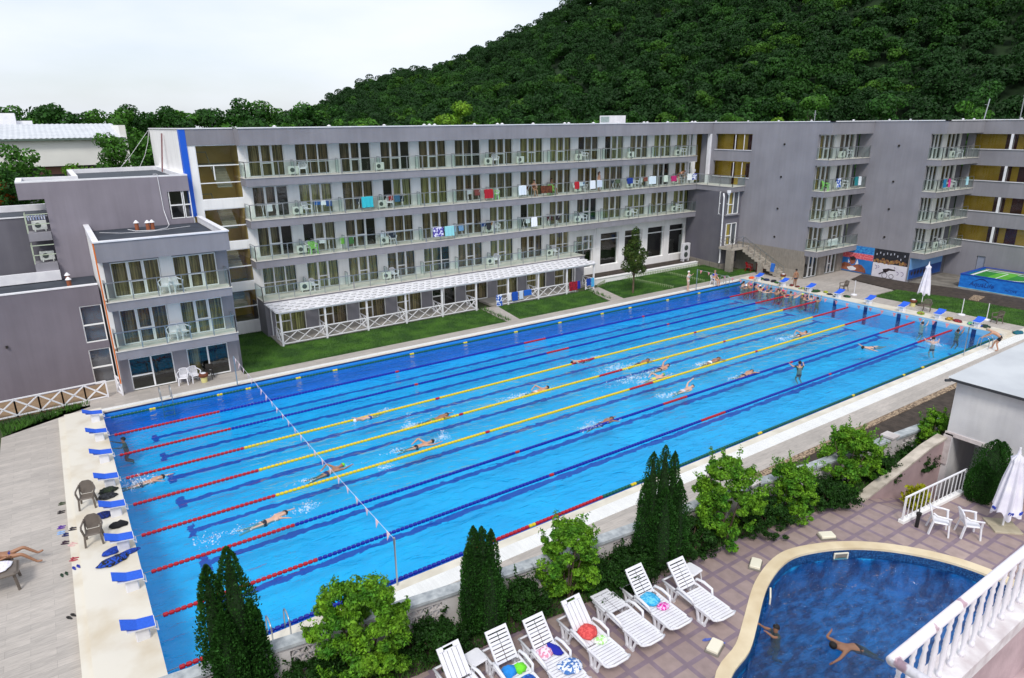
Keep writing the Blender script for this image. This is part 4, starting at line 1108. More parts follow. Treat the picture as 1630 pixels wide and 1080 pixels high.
def ladder(x, y, s, rz, label):
    t = thing('pool_ladder',label,'pool ladder',(x,y,.15),rz,'steel pool ladders')
    for d in (-.25,.25):
        b = MB(); pts = [(d,.75*1,0),(d,.75,.55)]+[(d,.75-.3*(1-math.cos(a))-.0,.55+.22*math.sin(a)) for a in (.5,1.0,1.57,2.1,2.6,3.1)]+[(d,.12,.3),(d,.10,-.9)]
        b.tube(pts,.022,8); b.build('handrail',M_STEEL,t,smooth=True)
    b = MB()
    for z in (-.25,-.5,-.75): b.box(-.25,.25,.04,.16,z,z+.03)
    b.build('steps',M_STEEL,t)
ladder(2.95,-.05,1,0,'steel pool ladder at the near left corner below the annex')
ladder(47.9,-.05,1,0,'steel pool ladder beside the seated man in blue')
ladder(2.85,-20.15,1,PI,'steel pool ladder at the near kerb beside the big thuja')
ladder(46.9,-20.2,1,PI,'steel pool ladder under the hands of the bending coach')

M_PENN = mat('pennant cloth','e6c9cd',rough=.8); M_PENR = mat('pennant red white','d88a90',rough=.8)
def flags(x, y0, y1, z, n, label, m, poles=True, sag=.12):
    t = thing('flag_line',label,'flag line',(x,y0,0),group='backstroke flag lines')
    def P(s): return (x, y0+(y1-y0)*s, z-sag*4*s*(1-s))
    b = MB(); b.tube([P(i/30) for i in range(31)],.006,4); part(t,'cord',b,M_TRIM)
    for i in range(n):
        s = (i+.5)/n; q = P(s); dx = random.uniform(-.08,.08); h = .28
        b = MB(); b.add([(x-.0,q[1]-.12,q[2]),(x,q[1]+.12,q[2]),(x+dx,q[1],q[2]-h),(x+.012,q[1]-.12,q[2]),(x+.012,q[1]+.12,q[2]),(x+dx+.012,q[1],q[2]-h)],[(0,2,1),(3,4,5),(0,1,4,3),(1,2,5,4),(2,0,3,5)])
        part(t,'pennant',b,m)
    for y in ((y0,y1) if poles else ()):
        b = MB(); b.tube([(x,y,.12),(x,y,z)],.03,8); b.tube([(x,y,z-.18),(x,y,z+.03)],.04,8); part(t,'pole',b,M_STEEL)
flags(6.55,.0+.35,-20.45,1.86,24,'cord of pale pennants on steel poles crossing the near end of the pool',M_PENN)
flags(44.2,.4,-20.6,1.95,26,'cord of red and white pennants crossing the far end of the pool',M_PENR)

# ================================================================ FURNITURE
def chair_mesh():
    """monobloc plastic armchair, front towards -y, seat .43"""
    b = MB()
    b.rbox(-.22,.22,-.24,.2,.40,.435,.03)
    for s in (-1,1):
        b.beam((s*.24,-.24,0),(s*.21,-.21,.42),.055,.045); b.beam((s*.24,.28,0),(s*.20,.2,.42),.055,.045)
        b.beam((s*.22,-.22,.42),(s*.28,-.20,.64),.05,.05); b.tube([(s*.28,-.24,.64),(s*.30,-.05,.66),(s*.28,.14,.67),(s*.22,.24,.72)],[.028,.03,.03,.028],6)
        b.beam((s*.21,.19,.42),(s*.20,.30,.82),.05,.03)
    n = 8
    for i in range(n+1):
        a = -1+2*i/n; b.beam((a*.18,.2,.43),(a*.21,.31+.02*(1-a*a),.80+.05*(1-a*a)),.028,.014)
    b.tube([(math.sin(t)*.23,.30+.02*math.cos(t),.78+.075*math.cos(t)) for t in (-1.5,-1.1,-.7,-.3,.1,.5,.9,1.2,1.5)],.024,6)
    b.box(-.19,.19,.19,.22,.43,.50)
    return b
ME_CH = mesh_of(chair_mesh(),'chair',M_PLAS); M_BRN = mat('grey brown plastic','6b6158','5f564e',scale=4,rough=.45)
M_REDP = mat('red plastic','9a1620',rough=.5); M_GRNP = mat('lime plastic','93d66a',rough=.5)
def chair_col(m):
    me = ME_CH.copy(); me.materials.clear(); me.materials.append(m); return me
CH = {'w':ME_CH,'b':chair_col(M_BRN),'r':chair_col(M_REDP),'g':chair_col(M_GRNP)}
def solid_chair():
    b = MB(); b.rbox(-.23,.23,-.25,.2,.40,.44,.03)
    for s in (-1,1):
        b.beam((s*.26,-.27,0),(s*.23,-.22,.42),.06,.05); b.beam((s*.26,.30,0),(s*.21,.2,.42),.06,.05)
        b.beam((s*.23,-.22,.42),(s*.29,-.18,.65),.05,.05); b.tube([(s*.29,-.22,.65),(s*.31,0,.67),(s*.28,.16,.69),(s*.23,.26,.76)],.03,6); b.beam((s*.22,.19,.42),(s*.22,.31,.80),.05,.035)
    b.add([(-.17,.21,.44),(.17,.21,.44),(.23,.29,.66),(.2,.33,.83),(.1,.345,.90),(-.1,.345,.90),(-.2,.33,.83),(-.23,.29,.66)]+[(-.17,.235,.44),(.17,.235,.44),(.23,.315,.66),(.2,.355,.83),(.1,.37,.90),(-.1,.37,.90),(-.2,.355,.83),(-.23,.315,.66)],
          [(7,6,5,4,3,2,1,0),(8,9,10,11,12,13,14,15)]+[(i,(i+1)%8,8+(i+1)%8,8+i) for i in range(8)])
    return b
CH['s'] = mesh_of(solid_chair(),'chair',M_BRN)
def chair(k, x, y, z, rz, label, group=None): return tag(ob('chair',CH[k],None,(x,y,z),rz),label,'chair',group)
chair('s',-1.15,-9.95,.44,PI-.15+PI,'grey-brown plastic armchair on the starting platform, farther of the two','poolside brown chairs')
chair('s',-1.12,-12.75,.44,PI-.1+PI,'grey-brown plastic armchair on the starting platform, nearer of the two','poolside brown chairs')
chair('b',53.95,-7.1,.15,-1.9,'grey plastic chair on the deck behind the far starting blocks near the flags stand')
chair('b',52.9,-14.3,.15,-1.2,'grey plastic chair with a green towel beside the closed parasol')
chair('b',53.6,-18.7,.15,-2.0,'grey plastic chair alone on the deck behind the last starting block')
chair('w',20.2,-29.85,TZ,.55,'white plastic armchair by the ramp railing, left one of the pair','white chairs on the terrace')
chair('w',20.75,-30.45,TZ,.75,'white plastic armchair with fanned back, right one of the pair by the ramp','white chairs on the terrace')
chair('w',46.95,.75,.15,0,'white plastic chair under the seated man in blue')
chair('r',54.3,2.7,.12,.3,'red plastic chair in the shade under the outside stair, left one','red chairs under the stair')
chair('r',54.75,1.8,.12,-.4,'red plastic chair in the shade under the outside stair, right one','red chairs under the stair')
chair('w',4.15,2.35,.15,-.3,'white plastic chair against the glazed ground floor of the annex, left one')
chair('w',4.75,2.4,.15,.2,'white plastic chair against the grey pier of the annex, beside the brown stool')
def wicker(x,y,z,label):
    b = MB(); b.lathe([(.16,0),(.17,.12),(.17,.3)],(0,0,0),14); o = b.build('basket_base',mat('pale yellow base','d6cf8a',rough=.7)); 
    t = thing('round_basket',label,'basket',(x,y,z)); o.parent = t
    MB().lathe([(.17,.30),(.24,.34),(.26,.42),(.24,.50),(.16,.52)],(0,0,0),14).build('bowl',mat('brown bowl','7a3f22','5c2f1a',scale=5,rough=.6),t)
    MB().ell((0,0,.53),(.15,.15,.05)).build('towel',M_PLAS,t)
wicker(5.15,2.05,.15,'pale yellow bin with brown bowl top beside the chairs at the annex')
wicker(53.55,-1.55,.15,'pale yellow bin with brown bowl top at the foot of the outside stair')
wicker(53.5,-13.0,.15,'pale yellow bin with brown bowl top beside the closed parasol')
b = MB(); b.rbox(-.2,.2,-.2,.2,.42,.46,.02)
for sx in (-1,1):
    for sy in (-1,1): b.beam((sx*.2,sy*.2,0),(sx*.17,sy*.17,.43),.03)
b.rbox(-.2,.2,.17,.2,.5,.85,.01)
tag(ob('chair',mesh_of(b,'chair',M_DARK),None,(5.5,2.4,.15),-.4),'dark slim chair in front of the right annex window','chair')

# air conditioners on balconies
def ac_proto():
    t = thing('air_conditioner','white outdoor air conditioner','air conditioner',(0,0,0),group='outdoor air conditioners')
    b = MB(); b.rbox(-.4,.4,-.14,.14,.12,.68,.02); b.box(-.32,-.26,-.15,.15,0,.12); b.box(.26,.32,-.15,.15,0,.12); b.build('casing',mat('pale unit casing','d9ddd6','cdd1ca',scale=4,rough=.5),t)
    b = MB(); k = 0; b.lathe([(.17,0),(.17,.02),(.15,.025)],(0,0,0),18); b.xf(Matrix.Translation((-.1,-.14,.4))@Matrix.Rotation(PI/2,4,'X')); b.build('fan_grille',mat('dark fan grille','4c5552','3c4441',scale=30,rough=.6),t)
    return t
ac = ac_proto(); first = [True]
def place_ac(x,y,z,rz,label,s=1):
    if first[0]: first[0] = False; ac.location = (x,y,z); ac.rotation_euler = (0,0,rz); ac['label'] = label; return ac
    return copy_tree(ac,(x,y,z),rz,label,scale=.88)
FN = ['first','second','third','top']
for fi, f in enumerate(F):
    n = 0
    for i in ((0,2,5,6,8,10,12) if fi == 3 else (0,2,5,8,10,12) if fi else (0,2,5,7)):
        x = P0+PW*i+2.37+.36
        place_ac(x,9.95,f+.04,random.uniform(-.05,.05),'white outdoor unit on the %s balcony floor of the long block, %s from the left' % (FN[fi],ORD[n]))
        if fi != 3 or n%2 == 0:
            chair('w' if (i+fi)%5 else 'w',x+.62,9.85,f+.04,random.uniform(-.6,.6),'white plastic chair on the %s balcony floor of the long block, %s from the left' % (FN[fi],ORD[n]),'white chairs on the balconies')
        n += 1
for sx,(X0,Y) in enumerate(((57.9,-2.9),(64.4,-9.05))):
    for k,z in enumerate(FW):
        if sx == 0 and k == 0: continue
        place_ac(X0+.6,Y+.25,z+.04,0,'white outdoor unit on the %s balcony of the %s stack of the right wing' % (['lowest','second','third','top'][k],['left','right'][sx]))
        chair('w',X0+1.5,Y+.1,z+.04,.3*k,'white chair on the %s balcony of the %s stack of the right wing' % (['lowest','second','third','top'][k],['left','right'][sx]),'white chairs on the balconies')
for k,f in enumerate((5.37,2.72)):
    chair('w',4.05,2.62,f,-.3,'white plastic chair on the %s annex balcony, left one in front of the white pier' % ['upper','lower'][k])
    chair('w',4.6,2.6,f,.35,'white plastic chair on the %s annex balcony, right one in front of the white pier' % ['upper','lower'][k])
place_ac(-1.0,10.3,8.27,.1,'white outdoor unit on the upper side balcony of the lilac annex')
place_ac(-.95,10.2,6.52,.1,'white outdoor unit on the lower side balcony of the lilac annex')
t = thing('double_air_conditioner','tall white two-fan outdoor unit beside the last big window','air conditioner',(53.0,9.6,.1))
b = MB(); b.rbox(-.5,.5,-.2,.2,.35,1.95,.03); b.box(-.4,-.3,-.2,.2,0,.35); b.box(.3,.4,-.2,.2,0,.35); b.build('casing',M_PLAS,t)
for z in (.8,1.5):
    b = MB(); b.lathe([(.27,0),(.27,.02),(.24,.03)],(0,0,0),20); b.xf(Matrix.Translation((-.12,-.2,z))@Matrix.Rotation(PI/2,4,'X')); b.build('fan_grille',MATS['dark fan grille'],t)

# towels and washing
def cloth(name, col, x, y, z, w, h, label, cat='towel', col2=None, axis='x', group='towels hung on the balcony rails', fold=.45):
    m = mat('cloth '+col+(col2 or ''), col, col2 or None, scale=5, rough=.95, bump=.3) if not col2 else mat('cloth '+col+col2, col, col2, scale=6, rough=.95, lo=.48, hi=.52, detail=1)
    b = MB(); n = 10; vs = []
    for j,(s,dz) in enumerate(((-.045,-h),(-.04,-h*.5),(-.035,-.02),(0,.012),(.035,-.02),(.04,-h*fold))):
        for i in range(n+1):
            a = w*(i/n-.5); wv = .03*math.sin(i*1.7+j*.4)*(abs(dz)/h); p = (a+ (random.uniform(-.01,.01)), s+wv, dz+random.uniform(-.01,.01))
            vs.append(p if axis == 'x' else (p[1],p[0],p[2]))
    b.add(vs,[(j*(n+1)+i,j*(n+1)+i+1,(j+1)*(n+1)+i+1,(j+1)*(n+1)+i) for j in range(5) for i in range(n)])
    o = b.build(name,m,None,smooth=False); o.location = (x,y,z)
    sm = o.modifiers.new('thickness','SOLIDIFY'); sm.thickness = .012
    return tag(o,label,cat,group)
T3, T2 = F[2]+1.05, F[1]+1.05
def rack(x,y,z,cols,label):
    t = thing('drying_rack',label,'drying rack',(x,y,z),random.uniform(-.2,.2),'drying racks on the balconies')
    b = MB()
    for s in (-1,1):
        b.beam((s*.45,-.22,0),(s*.45,.22,.85),.025); b.beam((s*.45,.22,0),(s*.45,-.22,.85),.025)
    for yy in (-.25,-.12,0,.12,.25): b.beam((-.8,yy,.86+abs(yy)*.4),(.8,yy,.86+abs(yy)*.4),.012)
    b.build('frame',M_TRIM,t)
    for i,c in enumerate(cols):
        o = cloth('garment',c,0,0,0,random.uniform(.3,.55),random.uniform(.3,.55),None,None,group=None); 
        for k in ('label','category','group'):
            if k in o: del o[k]
        o.parent = t; o.location = (-.6+1.2*(i+.5)/len(cols),-.12 if i%2 else .12,.90)
RK = [(11.9,F[2],['e8e8ea'],'nearly empty white drying rack at the left end of the third balcony floor'),(15.6,F[2],['2f6fc0','eef0f4','3b62a8'],'drying rack with blue and white washing beside the cyan towel'),(18.7,F[2],['3a3f48','58616b','30343c'],'drying rack with dark washing behind the cyan towel'),
      (21.2,F[2],['b02830','3d6a8c','303848'],'drying rack with red and dark washing right of the cyan towel'),(17.1,F[1],['8fd15a','4d7a48'],'drying rack with lime and green washing on the second balcony floor'),(20.3,F[1],['dfe6ee','2d3444'],'drying rack with pale washing on the second balcony floor'),
      (15.3,F[1],['f2f2f4'],'drying rack with one white cloth on the second balcony floor'),(27.9,F[2],['d8d8dc','884444'],'drying rack near the red cloth on the third balcony floor'),(26.3,F[1],['a8c8e8','7fa8d8'],'drying rack with pale blue washing beside the cyan striped towels'),
      (29.2,F[1],['2a4a88','303038','b08040'],'drying rack with navy and brown washing on the second balcony floor'),(33.6,F[2],['5a3424','703c28'],'drying rack with brown towels beside the sunbathing guest'),(38.9,F[2],['f0f0f0','d8e0ea','4870a0'],'drying rack with white washing left of the woman in red'),
      (43.3,F[2],['39424c','5c6a50','22303c'],'drying rack with dark washing right of the woman in red'),(46.9,F[2],['e4ecf2','9c5040','d8dce0'],'drying rack with white and rust washing near the right end'),(33.3,F[1],['e8eef4'],'drying rack with one pale sheet on the second balcony floor'),(36.0,F[1],['5c3038','302830'],'drying rack with dark red washing on the second balcony floor')]
for x,f,cols,lab in RK: rack(x,9.85,f+.04,cols,lab)
TW = [(18.6,T3,.85,.75,'35b9c9',None,'cyan bath towel over the rail of the third balcony floor'),(28.9,T3-.1,.8,.7,'a81c2c',None,'dark red cloth sagging over the rail of the third balcony floor'),
      (24.2,T2,.9,.7,'4a3fa0','d8d8f0','purple and white patterned towel on the second balcony floor'),(25.2,T2,.8,.75,'8fd4dc',None,'pale cyan towel beside the purple patterned one'),
      (32.2,T3,.75,.75,'dfe9f2',None,'white towel over the rail left of the brown towels'),(34.7,T3-.15,1.2,.6,'6b3a22','4d2818','brown towel over the rail below the sunbathing guest'),(38.0,T3,.5,.6,'b0202c',None,'small red towel on the third balcony floor'),
      (39.8,T3,.6,.7,'e8eef6',None,'white towel left of the woman in red'),(40.6,T3,.6,.6,'c8d4e4',None,'pale towel next to the woman in red'),(44.3,T3,.7,.5,'1c3a8c',None,'navy towel in the middle of the third floor right half'),
      (47.2,T3,.9,.7,'dcecf6',None,'pale blue towel near the right end of the third floor'),(50.1,T3-.1,.7,.5,'b8286c',None,'magenta towel near the right end of the third floor'),(52.3,T3,.6,.6,'eef2f2',None,'white towel at the right end of the third floor, left of the pair'),
      (53.0,T3,.6,.6,'e4e8f4','2c3c9c','white towel with navy patch at the right end of the third floor'),(33.4,T2,.6,.75,'f0f4f8',None,'white towel on the second balcony floor, right half'),(49.0,T3,.5,.6,'cfdccf',None,'pale green towel near the right end of the third floor')]
for x,z,w,h,c,c2,lab in TW: cloth('towel',c,x,9.14,z,w,h,lab,col2=c2)
chair('g',29.9,9.7,F[2]+.04,.3,'lime plastic chair on the third balcony floor beside the dark red cloth'); chair('g',35.6,9.6,F[2]+.04,-.3,'lime plastic chair on the third balcony floor beside the brown towel'); chair('g',14.5,9.6,F[1]+.04,.1,'lime plastic chair at the left end of the second balcony floor')
for x,c,c2,w,lab in ((57.2,'2454b0','dfe6f4',.55,'blue and white patterned towel on the left stack of the right wing'),(60.0,'1f7f86',None,.5,'teal towel on the left stack of the right wing'),(60.55,'dfe8ee',None,.4,'white towel beside the teal one on the right wing')): cloth('towel',c,x,-3.46,8.0+1.05,w,.75,lab,col2=c2)
for x,c,w,lab in ((63.0,'1b78a8',.5,'blue towel on the right stack of the right wing'),(63.8,'c83c8c',.35,'pink towel on the right stack of the right wing'),(67.1,'a8d4e0',.4,'pale blue towel on the right stack of the right wing')): cloth('towel',c,x,-9.52,8.0+1.05,w,.7,lab)
chair('g',55.9,-3.1,8.03,.3,'lime chair on the left stack of the right wing')
cloth('tablecloth','f0f0f2',58.2,-3.1,2.75+.86,1.6,.6,'white cloth over the rail of the lowest balcony of the left stack','cloth',group=None)
for x,c,c2,w,h,lab in ((28.0-.35,'1c58b8','dfe8f6',.5,.9,'blue and white towel at the left end of the crossed balustrade'),(28.6,'e4e4ea',None,.35,.6,'small white towel between the blue towels'),(29.15,'1450b4',None,.55,.7,'deep blue towel on the crossed balustrade'),(29.75,'c4d4ea',None,.35,.65,'pale towel on the crossed balustrade'),(30.4,'1c62c4',None,.75,.45,'blue towel sagging over the crossed balustrade')):
    cloth('towel',c,x,5.92,1.1,w,h,lab,col2=c2,group='towels on the pergola balustrades')
cloth('towel','a01830',35.15,5.92,1.12,.85,.75,'crimson towel on the short crossed balustrade','towel','7c1226',group='towels on the pergola balustrades'); cloth('towel','1c2c9c',35.75,5.92,1.1,.3,.65,'narrow navy towel beside the crimson one',group='towels on the pergola balustrades')
cloth('towel','14409c',36.85,5.92,1.15,.45,.6,'navy towel at the far right end of the pergola',group='towels on the pergola balustrades'); cloth('towel','4ba6d8',37.3,5.92,1.15,.3,.75,'sky blue towel at the far right end of the pergola',group='towels on the pergola balustrades')
cloth('towel','2a6cc4',53.98,-.1,1.35,.4,.75,'blue towel hung on the handrail of the outside stair',axis='y',group=None)
b = MB()
for i in range(7): b.add([(-1.5+.13*i,9.66,9.3),(-1.42+.13*i,9.66,9.3),(-1.44+.13*i,9.72,8.95),(-1.5+.13*i,9.72,9.0)],[(0,3,2,1)])
tag(b.build('washing',mat('washing blue','7d8fc0','d8dcea',scale=4,rough=.9)),'row of blue and white washing on the upper side balcony','washing')

# sun loungers
def lounger(kind):
    """foot towards -y, origin on the floor at the middle of the legs"""
    t = thing('sun_lounger','white plastic sun lounger','sun lounger',(0,0,0),group='sun loungers on the terrace')
    b = MB(); W = .32
    yh, zh = .30, .36     # hinge
    for s in (-1,1):      # side rails
        b.tube([(s*W,-.95,.40),(s*W,-.86,.335),(s*W,-.3,.35),(s*W,.35,.37),(s*W*1.02,.92,.37)],[.028,.03,.034,.034,.03],7)
    b.tube([(-W,-.95,.40),(-W*.6,-1.0,.41),(W*.6,-1.0,.41),(W,-.95,.40)],.03,7); b.beam((-W,.92,.36),(W,.92,.36),.05,.03)
    b.build('frame',M_PLAS,t,smooth=True)
    b = MB()
    if kind == 'long':
        for i in range(6): x = -.27+.108*i; b.box(x-.046,x+.046,-.2,.28,.355,.38)
        n0 = 8
    else: n0 = 12
    for i in range(14):
        y = -.88+.087*i
        if y > yh-.06 or (kind == 'long' and y > -.24): break
        b.box(-W+.02,W-.02,y-.033,y+.033,.35,.378)
    b.build('seat_slats',M_PLAS,t)
    ang = 0 if kind == 'flat' else .80
    b = MB(); L = .78; bw = .28
    M = Matrix.Translation((0,yh,zh+.02))@Matrix.Rotation(ang,4,'X')
    if kind == 'long':
        for i in range(5): x = -.23+.115*i; b.box(x-.05,x+.05,.03,L-.12,-.012,.012)
        b.rbox(-bw,-.12,L-.12,L,-.015,.015); b.rbox(.12,bw,L-.12,L,-.015,.015); b.box(-.12,.12,L-.035,L,-.015,.015); b.box(-.12,.12,L-.12,L-.09,-.015,.015)
    else:
        for i in range(8): y = .06+i*.083; b.box(-bw+.02,-.01,y-.03,y+.03,-.012,.012); b.box(.01,bw-.02,y-.03,y+.03,-.012,.012)
        b.box(-bw,bw,L-.08,L,-.015,.015)
    for s in (-1,1): b.box(min(s*bw,s*(bw-.04)),max(s*bw,s*(bw-.04)),0,L,-.02,.02)
    b.xf(M); b.build('backrest',M_PLAS,t)
    for s in (-1,1):
        for y0 in (-.50,.55):
            b = MB()
            for dx in (-.17,0,.17): b.beam((s*(W+.0),y0+dx*1.15,.35),(s*(W+.02),y0+dx*.55,.02),.06,.05)
            b.beam((s*(W+.02),y0-.13,.03),(s*(W+.02),y0+.13,.03),.06,.06); b.beam((s*W,y0-.26,.34),(s*W,y0+.26,.34),.06,.07)
            b.build('leg',M_PLAS,t)
        b = MB(); b.tube([(s*W*1.03,-.22,.37),(s*W*1.15,-.16,.50),(s*W*1.15,.12,.53),(s*W*1.1,.34,.50),(s*W*1.03,.42,.37)],[.03,.035,.04,.035,.03],7); b.build('armrest',M_PLAS,t,smooth=True)
    return t
LG = {'up':lounger('up'),'long':lounger('long'),'flat':lounger('flat')}
spots = [(11.6,-27.92,'up','empty white lounger with raised back, farthest right beside a small table'),(10.5,-27.5,'up','white lounger with a turquoise bag and pink cloth on it'),(9.55,-27.5,'flat','white lounger lying fully flat'),
         (8.42,-27.5,'long','white lounger with lengthwise back slats and a coral towel'),(7.27,-27.5,'up','white lounger with a navy cloth and a patterned towel'),(6.33,-27.33,'up','white lounger with blue and lime bundles'),(5.22,-27.15,'long','white lounger with lengthwise back slats, farthest left beside the small table')]
seen = set()
for i,(x,y,k,lab) in enumerate(spots):
    if k in seen: copy_tree(LG[k],(x,y,TZ),random.uniform(-.05,.03),lab)
    else: seen.add(k); LG[k].location = (x,y,TZ); LG[k].rotation_euler = (0,0,random.uniform(-.05,.03)); LG[k]['label'] = lab
def side_table(x,y,label):
    t = thing('side_table',label,'side table',(x,y,TZ),.08,'small white side tables')
    MB().rbox(-.23,.23,-.23,.23,.40,.435,.04).build('table_top',M_PLAS,t)
    for sx in (-1,1):
        for sy in (-1,1): MB().beam((sx*.22,sy*.22,0),(sx*.17,sy*.17,.41),.06,.03).build('leg',M_PLAS,t)
side_table(12.25,-27.15,'small white plastic table at the head of the farthest right lounger'); side_table(5.8,-26.5,'small white plastic table between the two farthest left loungers')
def bundle(name,col,x,y,z,r,label,cat='towel',col2=None,flat=.35,elong=1.0,rz=0):
    m = mat('bundle '+col+(col2 or ''),col,col2 or col,scale=14,rough=.9,lo=.47,hi=.53,detail=2,bump=.5,bscale=22)
    b = MB(); b.ell((0,0,0),(r*elong,r,r*flat),16,9)
    for i,v in enumerate(b.v):
        k = 1+.32*mnoise.noise(Vector(v)*(2.2/r)+Vector((x,y,z))); b.v[i] = (v[0]*k,v[1]*k,max(v[2]*k*(1.3 if v[2] > 0 else .5),-r*.1)+r*.1)
    o = b.build(name,m,None,smooth=True); o.location = (x,y,z); o.rotation_euler = (0,0,rz)
    return tag(o,label,cat)
SZ = TZ+.385
bundle('bag','2ba3d8',10.45,-27.4,SZ,.24,'turquoise cloth bag on the second lounger from the right','bag','68c4e8',.35,1.1); bundle('cloth','d0289c',10.55,-27.75,SZ,.13,'magenta cloth next to the turquoise bag','cloth','e6b8e0',.4,1.4)
bundle('towel','e05a58',8.4,-27.35,SZ,.24,'crumpled coral red towel on a lounger','towel','c84446',.5); bundle('towel','a8e080',8.5,-27.72,SZ,.14,'pale green cloth below the coral towel','towel','e8f4e4',.3,1.2)
bundle('cloth','e8dcec',7.18,-27.3,SZ,.2,'white and pink cloth on a lounger','cloth','d890a8',.3,1.2,.4); bundle('towel','14209c',7.42,-27.32,SZ,.13,'navy blue towel folded on a lounger','towel',None,.5,2.0,1.9); bundle('towel','3f6fb0',7.4,-27.95,SZ,.26,'towel patterned in blue, white and red at the foot of a lounger','towel','e0e4ec',.18,1.1)
bundle('towel','1f86d8',6.2,-27.3,SZ,.17,'bright blue bundle on the second lounger from the left','towel',None,.6); bundle('towel','70d830',6.45,-27.35,SZ,.15,'lime green bundle on the second lounger from the left','towel',None,.6); bundle('towel','1a48a0',6.4,-27.75,SZ,.17,'dark blue cloth at the foot of the second lounger from the left','towel','2f78d0',.4)
def sandals(x,y,z,rz,col,label,gap=.13,spread=0):
    t = thing('sandals',label,'sandals',(x,y,z),rz,'pairs of sandals')
    m = mat('sandal '+col,col,rough=.7)
    for s in (-1,1):
        b = MB(); pts = [(s*gap/2+.04*math.cos(a)*(1 if math.sin(a) > 0 else .8),.13*math.sin(a)+spread*s) for a in [i*2*PI/12 for i in range(12)]]
        b.prism(pts,0,.02); b.tube([(s*gap/2-.045,.02+spread*s,.015),(s*gap/2,.06+spread*s,.05),(s*gap/2+.045,.02+spread*s,.015)],.012,5); b.build('sandal',m,t)
    return t
sandals(11.0,-29.0,TZ,1.2,'5468b8','blue sandals on the terrace tiles in front of the loungers',.2,.12)
for x,y,z,rz,c,lab in ((-2.0,-8.6,.15,1.4,'3f4a34','olive sandals farthest up the row by the starting platform'),(-2.05,-9.3,.15,1.5,'2a2426','black sandals second in the row by the platform step'),(-2.08,-10.5,.15,1.3,'5a2f98','purple sandals on the grey deck'),(-2.1,-10.9,.15,1.5,'8fb0dc','pale blue sandals on the grey deck'),
    (-1.95,-11.15,.15,1.2,'232a60','navy sandals touching the platform step'),(-1.72,-11.2,.33,1.3,'38343a','dark sandals on the step'),(-2.0,-11.7,.15,1.2,'3c2a3a','dark sandals with pink straps on the grey deck'),(-1.78,-12.3,.33,.9,'d8b4b0','pale pink sandals on the step'),
    (-1.78,-13.3,.33,1.3,'a8424c','rose red sandals on the step'),(-2.1,-13.75,.15,.2,'1f3a26','dark green sandals on the grey deck'),(-1.74,-13.85,.33,.3,'28389c','royal blue sandals on the step'),(-2.0,-16.2,.15,.6,'22201f','black sandals farthest down the deck')): sandals(x,y,z+.003,rz,c,lab)
for nm,c,x,y,r,lab,c2,fl,el,rz in (('bag','16181c',-.45,-9.2,.22,'black swim bag beside the fourth starting block','2c3a20',.5,1.5,.2),('bag','12141a',-.5,-9.65,.22,'black kit bag in front of the farther brown chair','33363c',.4,1.5,-.1),('bag','0f2a7a',-.75,-11.1,.22,'blue kit bag behind the nearer brown chair','0c1c50',.5,1.4,0),
    ('bag','101014',-.35,-12.1,.2,'black triangular bag by the sixth starting block',None,.5,1.5,0),('fins','1440a8',-.65,-13.75,.2,'blue fins between the starting blocks','0f2e80',.4,1.7,.3),('bag','14161c',-.7,-14.4,.24,'black bag with blue trim nearest the seventh block','1848b0',.4,1.9,.2),('fins','1848b0',-.2,-14.1,.15,'blue swim fins by the pool edge','102c78',.3,2.0,.1)):
    bundle(nm,c,x,y,.45,r,lab,'bag' if nm == 'bag' else 'fins',c2,fl,el,rz)
random.seed(5)
kit = ['1c2f1c','122a5a','20242c','3a7a2a','202020','8a1c2c','1e3a1e','16306a','2a2a30','1f4a24','c8d030','1b1f28','2c5c2a','14181c']
for i in range(14):
    y = -1.0-.62*i; c = kit[i]
    bundle('bag',c,50.85+random.uniform(-.25,.35),y,.45,random.uniform(.16,.26),'%s kit bag in the heap at the far end, %s from the stair' % ({'c8d030':'yellow','8a1c2c':'dark red'}.get(c,'dark'),ORD[i]),'bag',kit[(i*5+3)%14],.45,random.uniform(1.2,1.8),random.random()*3)
for i,(y,c,c2,nm) in enumerate(((-14.9,'7a1c38','90d020','wine red and lime'),(-16.8,'c8a030','1c2c1c','ochre and dark'),(-17.4,'1c2430','b02828','black and red'),(-18.2,'78c838','1c4ac0','lime green'),(-18.7,'1c4ab0','102048','blue'),(-19.1,'1c2c24','284838','dark green'))):
    bundle('bag',c,50.7+.1*(i%2),y,.45,.24,'%s kit bag between the last starting blocks of the far end' % nm,'bag',c2,.4,1.5,random.random())
bundle('float','e85a20',50.7,-.3,.45,.25,'orange float at the far left corner of the pool','float',None,.4,1.3)
bundle('fin','0e6a5a',52.0,-20.6,.17,.28,'green flippers on the deck behind the coach','fins','184a80',.3,1.8)

